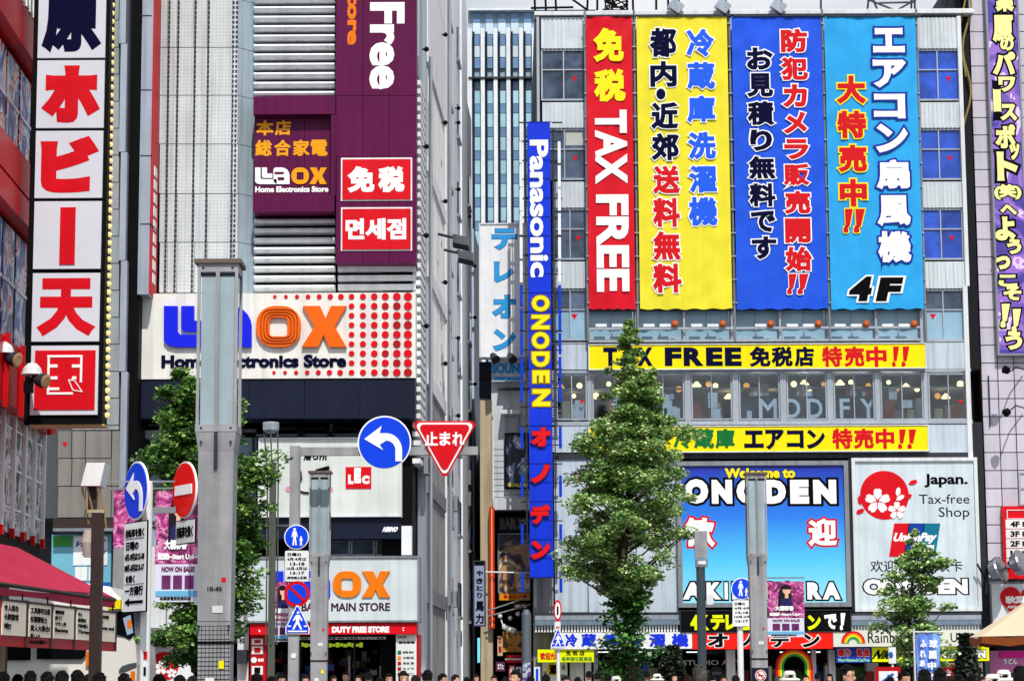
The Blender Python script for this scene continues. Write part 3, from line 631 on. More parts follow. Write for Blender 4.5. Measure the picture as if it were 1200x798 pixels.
for (xx, off) in ((610.2, 0), (655.2, 0)):
    y = 166
    while y < 690:
        m_ = TW if y < 318 else TB; h = 25 if y < 560 else 24
        if y > 470 and y < 500: y = 500
        VF.piece('neon_tube', vb, m_, xx-1.7+(y-143)*.004, y, xx+1.7+(y-143)*.004, y+h, -.4, -.25)
        y += h+3 if y < 500 else h+32
VF.txt(vb, [('Panasonic', 621, 164, 643, 325)], WINK, .02, b=.035, rot=1)
VF.txt(vb, [('O',623,346,644,365), ('N',623,369,644,386), ('O',623,389,644,409), ('D',623,412,644,430), ('E',624,434,644,449), ('N',624,456,645,476)], YINK, .02, b=.05, ol=.05, olm=mat('tan_edge','8a6a10',.5), rot=1, name='yellow_lettering')
VF.txt(vb, [('オ',622,501,645,523), ('ノ',622,544,645,566), ('デ',622,591,645,614), ('ン',622,633,645,655)], mat('red_neon','e01420',.4), .1, b=.075, ol=.03, olm=mat('dark_red_edge','701018',.5), name='red_lettering')

# ================= glass tower far behind =================
TF = Fac(0, 230, 0)
tower = thing('office_tower', 'tall pale blue glass office tower with white vertical fins far behind', 'tower', TF.pt(TF.uz(600, 790)[0], 0, -15))
u0, _, u1, zt = TF.rect(549, 11, 700, 500); TG = [mat('tower_glass_cyan', 'a6cfe0', .15, var=.25, scale=.12, rnd=.12), mat('tower_glass_blue', '6d93bc', .15, var=.3, scale=.2, rnd=.2), mat('tower_glass_sky_reflection', 'd2e4f0', .12, var=.25, scale=.1, rnd=.12)]  # palest glass has the sky reflection of the top floors in its colour
mb = MB(); TF.box(mb, u0, 0, u1, zt, -40, -.6); mesh_obj('wall', mb, mat('tower_wall', '9ab2c8', .5), tower)
FIN = mat('tower_fin', 'dde4ea', .4, streak=.15)
cols = [551+15.1*k for k in range(10)]
for k, x in enumerate(cols):
    uu, _ = TF.uz(x, 200)
    o = bpy.data.objects.new('fin', unit(FIN)); COL.objects.link(o); o.parent = tower; o.scale = (.40, .6, zt-2.5)
    o.location = TF.pt(uu, (zt-2)/2+.2, .1)-wloc(tower)
    o = bpy.data.objects.new('dark_strip', unit(NAVY)); COL.objects.link(o); o.parent = tower; o.scale = (.22, .2, zt-3)  # navy strip right of each fin
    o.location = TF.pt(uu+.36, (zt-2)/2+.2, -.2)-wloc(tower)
for k in range(9):
    ua = TF.uz(cols[k], 200)[0]+.3; ub = TF.uz(cols[k+1], 200)[0]-.25
    if k > 5:   # behind the store roof only the crown shows
        ys = [(12, 24), (24, 34)]
    else: ys = None
    y = 13.0; j = 0
    while y < 300:
        top = y < 88
        h = (13 if j % 2 == 0 else 14) if top else (11 if j % 2 == 0 else 16.5)
        if not (88 < y+h and y < 92):
            z1 = TF.uz(600, y)[1]; z0 = TF.uz(600, y+h-.8)[1]
            m_ = (TG[1] if j % 2 == 0 else TG[2]) if top else (TG[1] if j % 2 == 0 else TG[0])
            TF.piece('pane', tower, m_, 0, 0, 0, 0, -.6, -.3, uz=(ua, z0, ub, z1))
        y += h; j += 1
        if k > 5 and y > 40: break
TF.piece('dark_floor_band', tower, DSTEEL, 549, 90, 642, 92, -.6, .55)
TF.piece('roof_band', tower, mat('tower_roof', 'dde6ee', .5), 549, 9.5, 700, 12, -5, .3)

# ================= building with the TEREON board in the alley mouth =================
EF = Fac(0, 98, 0)
ter = thing('alley_building', 'narrow white building beyond the alley carrying a tall white board', 'building', EF.pt(EF.uz(600, 790)[0], 0, -3))
def ebox(name, m, x0, y0, x1, y1, n0, n1, par=None, **kw): return EF.piece(name, par or ter, m, x0, y0, x1, y1, n0, n1, **kw)
WW = mat('alley_white_wall', 'ccd2da', .7, streak=.45, var=.12)
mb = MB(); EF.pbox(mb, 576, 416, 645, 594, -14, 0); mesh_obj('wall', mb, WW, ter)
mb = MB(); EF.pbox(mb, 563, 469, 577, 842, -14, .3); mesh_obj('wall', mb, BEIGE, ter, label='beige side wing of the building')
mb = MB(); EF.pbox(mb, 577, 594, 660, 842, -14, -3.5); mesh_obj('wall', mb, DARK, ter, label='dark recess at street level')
ebox('navy_panel', NAVY, 561.5, 424, 577.5, 465, -3, -.2); ebox('panel_seam', DARK, 561, 444, 577.6, 445, -.2, -.15)
ebox('glass_parapet', WINL, 562, 466, 580, 492, -1, -.7)
ebox('ledge', DSTEEL, 584, 454, 620, 456, 0, .5); ebox('door_canopy', OFFW, 587, 480, 609, 484.5, 0, .8)
EF.window(ter, 591, 487, 607.5, 507, mat('grey_pane', 'c0c6cc', .3), rows=(), cols=(), n=.12, w=.06)
for k in range(10): ebox('siding_board', WW, 578.5, 520+k*7, 590.5, 526.2+k*7, 0, .12)
for k in range(3): ebox('siding_board', WW, 590.8, 573+k*7, 621, 579.2+k*7, 0, .12)
ebox('downpipe', WPOLE, 577, 492, 578.6, 594, 0, .3)
ebox('wall_cap', WW, 577.5, 584, 622, 597, -.2, .5)
t = board(EF, 'billboard', mat('board_white', 'eceff4', .45, streak=.12), 562, 262, 621, 418, .3, 1.0, 'tall white board with pale blue katakana at the mouth of the alley', 'billboard', frame_m=OFFW)
SB = mat('pale_blue_ink', '2f9ade', .5, var=.03)
EF.txt(t, [('テ',576.5,268,606,293), ('レ',579,307,602,331), ('オ',577,346,604,373), ('ン',578,386,604,411)], SB, 1.0, b=.05, ol=.02, olm=mat('dark_cyan_ink','1a5a98',.5))
t = board(EF, 'sign_board', WW, 576, 421, 616, 447, .1, .35, 'small two line blue lettering sign below the tall katakana board')
EF.txt(t, [('SOUND', 576, 425, 618, 438), ('tereon', 578, 440, 613, 446)], SB, .35, b=.07)
t = thing('wall_floodlight', 'pair of small black floodlights under the tall katakana board', 'floodlight', EF.pt(*EF.uz(585, 420, 1.2), 1.2))
for x in (577, 597): 
    mb = MB(); p = EF.pt(*EF.uz(x, 416, 1.6), 1.6); mb.tube(p, p+Vector((.15,-.3,-.25)), .12, .2); mb.tube(p, p+Vector((0,.8,.2)), .03); mesh_obj('lamp_head', mb, DSTEEL, t)
def art_mat(key, cols, sc):
    m = bpy.data.materials.new(key); m.use_nodes = True; MATS[key] = m; n = m.node_tree.nodes; l = m.node_tree.links
    g = n.new('ShaderNodeNewGeometry'); a = n.new('ShaderNodeTexNoise'); a.inputs['Scale'].default_value = sc; a.inputs['Detail'].default_value = 3; a.inputs['Distortion'].default_value = 1.8
    r = n.new('ShaderNodeValToRGB'); r.color_ramp.interpolation = 'CONSTANT'; e = r.color_ramp.elements
    for i, (p, c) in enumerate(cols):
        q = e[i] if i < 2 else e.new(p); q.position = p; q.color = (*lin(c), 1)
    l.new(g.outputs['Position'], a.inputs['Vector']); l.new(a.outputs[0], r.inputs[0]); l.new(r.outputs[0], n['Principled BSDF'].inputs['Base Color']); n['Principled BSDF'].inputs['Roughness'].default_value = .4
    return m
A1 = art_mat('poster_art_dark', [(0,'0c0c14'), (.42,'16203c'), (.52,'7c94c0'), (.58,'e8e4e0'), (.63,'b03a3a'), (.68,'e0a030')], .9)
A2 = art_mat('poster_art_wide', [(0,'20182c'), (.40,'403a60'), (.47,'b89060'), (.55,'e6d8c8'), (.62,'8890a0'), (.70,'2a2024')], .8)
A3 = art_mat('poster_art_gold', [(0,'4a2410'), (.42,'d89018'), (.56,'e8a828'), (.60,'284858'), (.66,'b02818')], 1.6)
t = board(EF, 'poster', A1, 592, 508, 620, 572, .2, .35, 'dark upright art poster on the white wall left of the blue sign', 'poster', frame_m=BLACK)
EF.txt(t, [('VISUAL FAIR', 594, 566, 618, 570)], YINK, .35, b=.05)
t = board(EF, 'poster', A2, 584, 625, 621, 694, -1, -.8, 'large picture panel above the orange name strip in the alley', 'poster', frame_m=STEEL)
t = board(EF, 'sign_board', mat('orange_strip', 'e89018', .5), 585, 695, 621, 703, -1, -.3, 'orange shop name strip below the large alley picture')
EF.txt(t, [('●カレー屋', 590, 696.5, 618, 701.5)], DRED, -.3, b=.05)
t = board(EF, 'sign_board', A3, 590, 740, 619, 763, -1, -.4, 'gold picture board with bulbs around it above the red awning', frame_m=mat('gold_edge', 'c8a040', .5))
t = thing('awning', 'small red awning with white stripe deep in the alley', 'awning', EF.pt(*EF.uz(608, 776), -.5))
EF.piece('awning_cloth', t, DRED, 593, 767, 624, 771, -2, .2); EF.piece('awning_stripe', t, WHITE, 592, 771, 624, 773, -2, .25); EF.piece('awning_cloth', t, RED, 593, 773, 624, 776, -2, .22)
t = thing('orange_column', 'tall thin orange neon strip running up the alley corner', 'column sign', EF.pt(*EF.uz(577, 735), .6))
EF.piece('sign_body', t, mat('orange_red', 'b4380c', .5, streak=.2), 573.5, 594, 579.6, 736, .35, .75); EF.piece('neon_tube', t, mat('orange_neon', 'ffb090', .4, em='ff5020', ems=.5), 576, 596, 577, 734, .75, .82)
for (x0, y0, x1, y1, n_, m_, s_, sm, lb) in (
    (596, 779, 604, 798, .6, mat('alley_red', 'b01820', .5), '居酒屋', WINK, 'small red upright sign with white characters below the red alley awning'),
    (605, 781, 611, 797, .9, WHITE, '定食', INK, 'small white menu sign beside the red upright sign in the alley'),
    (583, 745, 589, 768, .2, mat('alley_cream', 'c8b890', .6), '中華', DRED, 'narrow cream sign left of the gold picture board'),
    (581, 775, 592, 786, .1, mat('alley_violet', '5a2c58', .5), 'カフェ', WINK, 'dim violet sign low at the left of the alley shops'),
    (584, 605, 619, 622, -.6, mat('alley_slate', '30343c', .6), 'BAR 3F', CONC, 'dull slate sign panel at the top of the dark alley recess'),
    (601, 706, 619, 714, -.4, mat('alley_brown', '5c3c28', .6), '焼鳥', WINK, 'small brown sign under the orange name strip in the alley'),
    (613, 765, 622, 776, 1.2, mat('alley_green', '2c7048', .5), 'P', WINK, 'small green sign just left of the grey round pole')):
    t = board(EF, 'shop_sign', m_, x0, y0, x1, y1, n_-.2, n_, lb)
    if x1-x0 < y1-y0: EF.txt(t, [(ch, x0+1.2, y0+1.5+(y1-y0-3)*i/len(s_), x1-1.2, y0+(y1-y0-3)*(i+.9)/len(s_)+1.5) for i, ch in enumerate(s_)], sm, n_, b=.05)
    else: EF.txt(t, [(s_, x0+2, y0+2, x1-2, y1-2)], sm, n_, b=.05)
for k, (x, y) in enumerate(((586, 722), (598, 724), (607, 719))):
    p = EF.pt(*EF.uz(x, y, .4), .4); t = thing('alley_lamp', ('left', 'middle', 'right')[k]+' of three small round lamps above the gold picture board', 'lamp', p, 'round lamps in the alley'); mb = MB().ball(p, .10); mesh_obj('globe', mb, OFFW, t); mb = MB().tube(p, p+Vector((0, .6, .1)), .02, n=5); mesh_obj('bracket', mb, DSTEEL, t)
t = thing('cctv_camera', 'white camera on a bracket in front of the dark alley recess', 'camera', EF.pt(*EF.uz(590, 730, 0), 0))
mb = MB(); p = EF.pt(*EF.uz(590, 734, 0), 0); mb.tube(p, p+Vector((.5,-.3,-.2)), .12); mb.tube(p, p+Vector((-.1,.5,.3)), .03); mesh_obj('camera_body', mb, WHITE, t)
for k, (x0, y0, x1, y1) in enumerate(((569,670,620,671), (572,722,622,708), (570,716,618,700))):
    mb = MB(); mb.tube(EF.pt(*EF.uz(x0, y0, 1), 1), EF.pt(*EF.uz(x1, y1, 1), 1), .035, n=5)
    mesh_obj('alley_cable', mb, WPOLE if k == 0 else CONC, None, label=('white bar crossing the alley just below the orange strip top', 'grey cable sagging across the alley above the cameras', 'upper grey cable slanting across the alley')[k], cat='cable')
t = board(EF, 'sign_board', mat('vending_light', '6fd0e8', .4, em='6fd0e8', ems=.4), 559.5, 747, 562.5, 776, 2, 2.2, 'thin light blue glowing strip low in the alley', 'light strip')

# ================= the purple and white electronics store on the left (front 72 m away) =================
LF = Fac(0, 72, 0)
lao = thing('store_building', 'grey and purple electronics store with louvres and a white name board', 'building', LF.pt(LF.uz(325, 790)[0], 0, -5))
lu0, _, lu1, _ = LF.rect(163, 0, 487.5, 100, -.8); ZT = 33.0
z490 = LF.uz(300, 489)[1]; z742 = LF.uz(300, 742)[1]
mb = MB(); LF.box(mb, lu0, z490, lu1, ZT, -15.5, -.8); LF.box(mb, lu0, z742, lu1, z490, -15.5, -1.8); LF.box(mb, lu0, .1, lu1, z742, -15.5, -7)
mesh_obj('wall', mb, BLACK, lao)
def lp(name, m, x0, y0, x1, y1, n0, n1, par=None, **kw): return LF.piece(name, par or lao, m, x0, y0, x1, y1, n0, n1, **kw)
# perforated sheet columns: panels with joints
PERF = mat('perforated_panel', 'ccd4d8', .45, .0, streak=.4, rnd=.06)
if 'perf' not in MATS:
    n = PERF.node_tree.nodes; l = PERF.node_tree.links; b_ = n['Principled BSDF']; src = b_.inputs['Base Color'].links[0].from_socket
    g = n.new('ShaderNodeNewGeometry'); w = n.new('ShaderNodeTexVoronoi'); w.inputs['Scale'].default_value = 9; w.inputs['Randomness'].default_value = 0
    mp = n.new('ShaderNodeMapping'); mp.inputs['Scale'].default_value = (1, 0, 1); l.new(g.outputs['Position'], mp.inputs[0]); l.new(mp.outputs[0], w.inputs['Vector'])
    r = n.new('ShaderNodeValToRGB'); r.color_ramp.elements[0].position = .16; r.color_ramp.elements[1].position = .24; r.color_ramp.elements[0].color = (.72, .72, .72, 1)
    l.new(w.outputs['Distance'], r.inputs[0]); m_ = n.new('ShaderNodeMixRGB'); m_.blend_type = 'MULTIPLY'; m_.inputs[0].default_value = 1
    l.new(src, m_.inputs[1]); l.new(r.outputs[0], m_.inputs[2]); l.new(m_.outputs[0], b_.inputs['Base Color'])
ys = [-58, -1, 56, 112, 169, 227, 284, 343]
for (x0, x1) in ((187, 196), (196.5, 207), (207.5, 227), (227.6, 242.5), (243, 272), (272.5, 278.5)):
    for a, b_ in zip(ys, ys[1:]): lp('wall_panel', PERF, x0, a+.5, x1, b_-.4, -.3, .0 if x1-x0 > 8.5 else .04)
for x in (196.2, 207.2, 227.3, 242.8, 272.2, 276):          # the bolt lines between the panels
    mb = MB(); u, _ = LF.uz(x, 150, .05); z0 = LF.uz(x, 343)[1]; z1 = LF.uz(x, -58)[1]; k = int((z1-z0)/.16)
    for i in range(k): LF.box(mb, u-.03, z0+i*.16, u+.03, z0+i*.16+.08, 0, .06)
    mesh_obj('bolt_line', mb, DSTEEL, lao, kind='stuff')
for a, b_ in zip(ys, ys[1:]):                                 # slanted return panels
    mb = MB(); ua, z0, ub, z1 = LF.rect(279, a+.5, 297, b_-.4, 0)
    mb.hexa([LF.pt(ua,z0,.0), LF.pt(ub,z0,-.55), LF.pt(ub,z1,-.55), LF.pt(ua,z1,.0), LF.pt(ua,z0,-.2), LF.pt(ub,z0,-.75), LF.pt(ub,z1,-.75), LF.pt(ua,z1,-.2)])
    mesh_obj('slanted_panel', mb, mat('blue_lit_panel', 'a9bcc8', .4, .1, streak=.4), lao)  # bluish light on the slanted faces is put into their colour
# louvres
SL = []
for k in range(-5, 11): SL.append((298, 3.5+k*11.05, 393, -.3))
for k in range(9): SL.append((298, 252+k*11.1 if k else 251, 393, -.3))
for (x0, y, x1, n1) in SL:
    u0, z0, u1, z1 = LF.rect(x0, y-7, x1, y, n1)
    mb = MB(); h = z1-z0
    LF.poly(mb, [(u0, z0), (u1, z0), (u1, z1), (u0, z1)], n1-.3, n1-.02)
    pr = [(-.02, 0), (.10, h*.18), (.14, h*.5), (.08, h*.85), (-.02, h)]
    vs = []
    for (nn, zz) in pr: vs += [LF.pt(u0, z0+zz, n1+nn), LF.pt(u1, z0+zz, n1+nn)]
    mb.add(vs, [(2*i, 2*i+1, 2*i+3, 2*i+2) for i in range(len(pr)-1)]+[(0,2,4,6,8), (9,7,5,3,1)])
    mesh_obj('louvre_slat', mb, LOUV, lao)
for (y) in (318, 329, 339.5): lp('louvre_slat', LOUV, 396, y-6.5, 487, y, -.5, -.15)
for k in range(20): lp('louvre_slat', LOUV, 393.6, 3.5-50+k*11.05-7, 397, 3.5-50+k*11.05, -.5, -.28) if 0 else None
# projecting fin sign at the left edge
t = thing('projecting_sign', 'tall thin silver sign box with a red side beside the perforated wall', 'sign', LF.pt(*LF.uz(172, 345, 1.5), .8))
mb = MB(); LF.pbox(mb, 164.5, -60, 177.5, 345, .1, 1.55); mesh_obj('sign_body', mb, SILVER, t)
for y in (18, 105, 182, 262): LF.piece('panel_seam', t, DSTEEL, 164.4, y, 177.6, y+.9, .1, 1.57)
u1 = LF.rect(164.5, -60, 177.5, 345, 1.55)[2]; z0 = LF.uz(172, 343, 1.55)[1]; z1 = LF.uz(172, 100, 1.55)[1]
mb = MB(); mb.box(u1, 72-1.5, z0, u1+.03, 72-.15, z1+6); mesh_obj('red_side', mb, RED, t)
SF = Fac(u1+.03, 72-1.5, 90)
mb = MB()
for k in range(9): SF.box(mb, .45, z0+.4+k*.42, .95, z0+.7+k*.42, 0, .02)
mesh_obj('lettering', mb, WINK, t)
# big purple sign
t = thing('wall_sign', 'tall purple sign with white and orange sideways lettering and two red plates', 'sign', LF.pt(*LF.uz(441, 308, .5), .3))
for (a, b_) in ((-60, 112), (112.6, 184), (184.6, 308)):
    for (x0, x1) in ((394, 425), (425.5, 456), (456.5, 488)): LF.piece('sign_panel', t, PURP, x0, a, x1, b_, -.6, .5)
LF.txt(t, [('Free', 433, 3, 474, 105), ('Tax', 433, -92, 474, -14)], WINK, .5, b=.04, rot=1)
LF.txt(t, [('Store', 407, -22, 422, 53)], ORANGE, .5, b=.045, rot=1, name='orange_lettering')
for (y0, y1) in ((185, 235.5), (243, 294)):
    LF.piece('plate_edge', t, WHITE, 399.5, y0, 483, y1, .5, .53); LF.piece('red_plate', t, RED, 401.2, y0+1.8, 481.3, y1-1.8, .53, .56)
LF.txt(t, [('免', 407, 195, 439, 226), ('税', 443, 195, 474, 226)], WINK, .56, b=.06, name='character_lettering')
LF.txt(t, [('면세점', 405, 256, 476, 281)], WINK, .56, b=.045, name='korean_lettering')
# small purple sign, recessed face with head and foot boxes
def logo(F, par, x0, y0, x1, y1, n, mb_, mo_, th):
    """the LAOX word mark drawn in blocks; a, o and x keep their rounded corners"""
    X = lambda t: x0+(x1-x0)*t; Y = lambda t: y0+(y1-y0)*t
    def rr_(a, b, c, d, r=(.5, .5, .5, .5), k=5):
        P = []; rx = min(c-a, (d-b)*(y1-y0)/(x1-x0))*.55
        for (cx, cy, sx, sy, rr0, a0) in ((c, b, -1, 1, r[0], 270), (c, d, -1, -1, r[1], 0), (a, d, 1, -1, r[2], 90), (a, b, 1, 1, r[3], 180)):
            q = rx*rr0; qy = q*(x1-x0)/(y1-y0)
            if q == 0: P.append((X(cx), Y(cy))); continue
            for i in range(k+1):
                A = radians(a0+90*i/k); P.append((X(cx+sx*q+q*cos(A)), Y(cy+sy*qy+qy*sin(A))))
        return P
    def blk(name, m, pts, n0=0, n1=None): mb = MB(); F.ppoly(mb, pts, n+n0, n+(th if n1 is None else n1)); mesh_obj(name, mb, m, par)
    bgm = mb_[1]; m1 = mb_[0]
    # outer L
    blk('logo_letter', m1, [(X(0),Y(0)),(X(.075),Y(0)),(X(.075),Y(.62)),(X(.09),Y(.70)),(X(.30),Y(.70)),(X(.30),Y(1)),(X(.06),Y(1)),(X(.02),Y(.95)),(X(0),Y(.85))])
    blk('logo_letter', m1, [(X(.095),Y(0)),(X(.165),Y(0)),(X(.165),Y(.36)),(X(.24),Y(.36)),(X(.24),Y(.62)),(X(.11),Y(.62)),(X(.095),Y(.55))])
    # a
    blk('logo_letter', m1, rr_(.255, 0, .48, 1, (.9, 0, .5, .3)))
    blk('logo_counter', bgm, rr_(.27, .26, .40, .40, (.3,.3,.3,.3)), th, th+.01); blk('logo_counter', bgm, rr_(.315, .58, .405, .76, (.3,.3,.3,.3)), th, th+.01)
    # o
    A = rr_(.505, 0, .75, 1, (.8,.8,.8,.8)); B = rr_(.578, .28, .677, .74, (.35,.35,.35,.35)); k = len(A); mb = MB()
    pa = [F.uz(x, y, n+th) for x, y in A]; pb = [F.uz(x, y, n+th) for x, y in B]
    vs = [F.pt(u, z, n+th) for u, z in pa]+[F.pt(u, z, n+th) for u, z in pb]+[F.pt(u, z, n) for u, z in pa]+[F.pt(u, z, n) for u, z in pb]
    fs = []
    for i in range(k):
        j = (i+1) % k; fs += [(i, j, k+j, k+i), (i, 2*k+i, 2*k+j, j), (k+i, k+j, 3*k+j, 3*k+i)]
    mb.add(vs, fs); mesh_obj('logo_letter', mb, mo_, par)
    # x
    blk('logo_letter', mo_, [(X(.76),Y(0)),(X(.855),Y(0)),(X(.885),Y(.30)),(X(.915),Y(0)),(X(1.0),Y(0)),(X(.935),Y(.5)),(X(1.0),Y(1)),(X(.905),Y(1)),(X(.875),Y(.70)),(X(.845),Y(1)),(X(.755),Y(1)),(X(.825),Y(.5))])
t = thing('wall_sign', 'small recessed purple sign with orange characters between the louvres', 'sign', LF.pt(*LF.uz(343, 248, .3), .3))
LF.piece('head_box', t, PURP, 297, 113.5, 393, 134, -.6, .5); LF.piece('foot_box', t, PURP, 296.5, 229, 392, 248, -.6, .5); LF.piece('side_box', t, PURP, 387.5, 134, 393.5, 229, -.6, .48)
for (a, b_) in ((298, 326.5), (327, 356.5), (357, 387)): LF.piece('sign_panel', t, PURP, a, 134, b_, 229, -.5, .15)
YO = mat('orange_yellow_ink', 'f0a010', .45, var=.03)
LF.txt(t, [('本', 300, 141, 321, 159), ('店', 322, 141, 341, 159), ('総',299,164,319,183), ('合',321,164,341,183), ('家',343,164,363,183), ('電',364,164,384,183)], YO, .15, b=.035)
logo(LF, t, 299, 196.5, 383, 216, .15, (WINK, PURP), YO, .03)
LF.txt(t, [('Home Electronics Store', 299, 218.5, 385, 225.5)], WINK, .15, b=.05, name='small_lettering')
# the white name board with red dots
t = thing('name_board', 'wide white board with blue and orange block letters and red dots', 'sign', LF.pt(*LF.uz(326, 443, .7), .4))
mb = MB(); LF.pbox(mb, 166, 343.5, 487, 443.5, -.8, .8); mesh_obj('panel', mb, mat('name_board_white', 'e6e6e2', .4, streak=.28), t)
logo(LF, t, 192, 358.5, 406, 406.5, .8, (mat('logo_blue', '1420e0', .35), MATS['name_board_white']), mat('logo_orange', 'e86410', .35, var=.1), .14)
for ins in (.25, .5, .75):      # neon grooves on the o
    mb = MB(); k = 28
    for i in range(k):
        def q_(i): 
            A = 2*pi*i/k; c_, s_ = cos(A), sin(A); e = 4
            rx_ = 26-(26-11)*ins; ry_ = 24-(24-11)*ins
            f = (abs(c_)**e+abs(s_)**e)**(-1/e); return (327+rx_*c_*f*.96, 382.5+ry_*s_*f*.96)
        mb.tube(LF.pt(*LF.uz(*q_(i), .95), .95), LF.pt(*LF.uz(*q_(i+1), .95), .95), .018, n=4)
    mesh_obj('neon_line', mb, mat('neon_dark_orange', '9a3406', .4), t)
LF.txt(t, [('Home Electronics Store', 189, 415.5, 406, 431)], NINK, .8, b=.055, th=.05)
dots = []
for k, x in enumerate((322, 335, 348, 361, 374, 387, 399.5)): dots += [(x, 347.6, 2.1+.25*k), (x-1, 436.4, 2.1+.25*k)]
for k, x in enumerate((412, 425.3, 438.6, 451.5, 465, 478)):
    for j in range(9): dots.append((x, 347.5+j*11.1, 3.5+.33*k))
for (x, y, r) in dots:
    mb = MB(); LF.disc(mb, x, y, r*.94, .8, .83, 14); mesh_obj('red_dot', mb, DRED if r > 4.4 and (x*y) % 3 < 1 else RED, t)
# the navy fascia and what lies in its shade
for k in range(5): lp('fascia_panel', NAVY, 162+k*65, 444, 226.5+k*65, 490, -.8, .75)
lp('duct', SILVER, 160, 504, 236, 513, -1.6, -.2); lp('duct', SILVER, 160, 493, 250, 499, -1.7, -.8)
lp('beam', CONC, 163, 503, 300, 506, -1.8, -1.2)
for x in (388, 240): lp('post', STEEL, x-1.5, 490, x+1.5, 513, -1.7, -1.3)
for k in range(3):
    mb = MB(); p = LF.pt(*LF.uz(335+k*35, 506, -1.2), -1.2); mb.path([p+Vector((-.6,0,-.2)), p+Vector((-.3,0,.12)), p+Vector((.3,0,.12)), p+Vector((.6,0,-.2))], .05, 6); mesh_obj('pipe_loop', mb, DSTEEL, lao)
lp('beam', STEEL, 300, 508, 484, 511, -1.8, -1.4)
# maker board
t = board(LF, 'billboard', mat('mesh_white', 'd3dad8', .5, streak=.2), 303, 513, 470, 605, -.6, .2, 'plain white billboard with small red LEC logo above the dark band', 'billboard', frame_m=OFFW, w=.05)
mb = MB(); LF.pbox(mb, 405, 547, 435, 572.5, .2, .22); mesh_obj('red_plate', mb, RED, t)
LF.txt(t, [('L', 408, 556, 414, 567), ('E', 415, 548, 423, 566), ('C', 424, 557, 433, 567)], WINK, .22, b=.09)
LF.txt(t, [('落ち所', 355, 528, 384, 540)], INK, .2, b=.06, name='small_lettering')
for x in (338, 387): mb = MB(); LF.disc(mb, x, 573, 3.4, .2, .22, 14); mesh_obj('pink_spot', mb, mat('pink_ink', 'e08cc0', .5), t)
mb = MB()
for (x0, y0, x1, y1) in ((352,575.5,356,577), (356,577,362,577.3), (370,552,386,547.5), (341,548,351,552), (351,552,352,562), (352,562,347,568)): mb.tube(LF.pt(*LF.uz(x0, y0, .23), .23), LF.pt(*LF.uz(x1, y1, .23), .23), .03 if y0 > 570 else .06, n=5)
mesh_obj('ink_stroke', mb, INK, t)
lp('fascia_panel', NAVY, 303, 606, 386, 631, -1.2, .1); t = board(LF, 'sign_board', NAVY, 387, 606, 470, 631, -1.2, .1, 'dark band with small white HIBINO lettering under the white billboard')
LF.txt(t, [('HIBINO', 449, 617, 466, 623)], WINK, .1, b=.08, shear=.15)
for k in range(3): LF.window(lao, 382+k*29, 632, 410+k*29, 651, WIND, rows=(), cols=(), n=-1.0, w=.05)
t = board(LF, 'wall_unit', WHITE, 470.5, 616, 482.5, 650, -.8, .1, 'small white cabinet standing at the corner above the lower name board', 'cabinet')
# lower name board
t = thing('name_board', 'lower white store board reading MAIN STORE with orange OX', 'sign', LF.pt(*LF.uz(390, 728, .9), .5))
mb = MB(); LF.pbox(mb, 289, 653, 490.5, 728, -.5, .95); mesh_obj('panel', mb, mat('lower_board_white', 'c9d4da', .45, streak=.2), t); LF.frame('frame', t, STEEL, 288, 651.5, 491.5, 729, .06, -.5, 1.0)
logo(LF, t, 322, 669, 457, 699.5, .95, (BINK, MATS['lower_board_white']), ORANGE, .06)
LF.txt(t, [('AKIHABARA', 317, 706, 383, 716), ('MAIN STORE', 388, 706, 457, 716)], mat('plum_ink', '3c1c2c', .5), .95, b=.035)
t = board(LF, 'sign_board', RED, 293, 730, 488, 743, -.5, .9, 'red band reading DUTY FREE STORE over the shop entrance')
LF.txt(t, [('DUTY FREE STORE', 389, 733.5, 456, 741)], WINK, .9, b=.07)
rr = random.Random(8)
for k in range(9):
    mb = MB(); LF.disc(mb, rr.choice([rr.uniform(298, 312), rr.uniform(458, 476), rr.uniform(352, 366)]), rr.uniform(735, 740), .9, .9, .92, 8); mesh_obj('white_dot', mb, WINK, t)
# entrance: red pillar with notices, directory board, interior
t = board(LF, 'notice_pillar', DRED, 293, 744, 312, 842, -.5, .5, 'red pillar with white square notices at the left of the entrance', 'pillar')
for (y0, y1) in ((748, 755), (757, 766), (780, 790)): LF.piece('notice', t, WHITE, 295, y0, 308, y1, .5, .53); LF.piece('notice_print', t, DRED if y0 != 780 else BLACK, 298, y0+1.5, 305, y1-1.8, .53, .55)
mb = MB(); LF.disc(mb, 297.5, 773, 3.4, .5, .53, 14); mesh_obj('round_notice', mb, WHITE, t)
LF.txt(t, [('免税', 302, 771, 309, 775)], WINK, .5, b=.05)
t = board(LF, 'directory_board', mat('directory_white', 'd6dcdc', .4), 464, 743, 488, 842, -.3, .7, 'tall white floor directory board at the right of the entrance', 'board')
LF.txt(t, [('LAOX', 466, 744.5, 477, 747.5), ('総合家電', 467, 751, 486, 754)], INK, .7, b=.05)
for k, m_ in enumerate((GINK, mat('rb_orange', 'f08010', .5), DRED, DRED, mat('plum_ink', '3c1c2c', .5))):
    LF.piece('floor_mark', t, m_, 466, 762+k*6.4, 470, 766+k*6.4, .7, .72); LF.txt(t, [(('家電 時計', '化粧品', '食品 酒', 'カメラ', 'PC')[k], 472, 762.5+k*6.4, 485, 765.5+k*6.4)], INK, .7, b=.03, name='small_lettering')
lp('shop_pillar', DRED, 488.5, 743, 491.5, 842, -1, .6); lp('shop_soffit', DARK, 312, 743.5, 463, 745, -6, .4)
t = board(LF, 'string_banner', WHITE, 350, 746, 452, 749, .2, .25, 'strip of small white print hanging under the red band', 'banner')
LF.txt(t, [('免税 TAX FREE 家電 時計 化粧品 ドラッグ 食品', 352, 746.5, 450, 748.8)], INK, .25, b=.03)
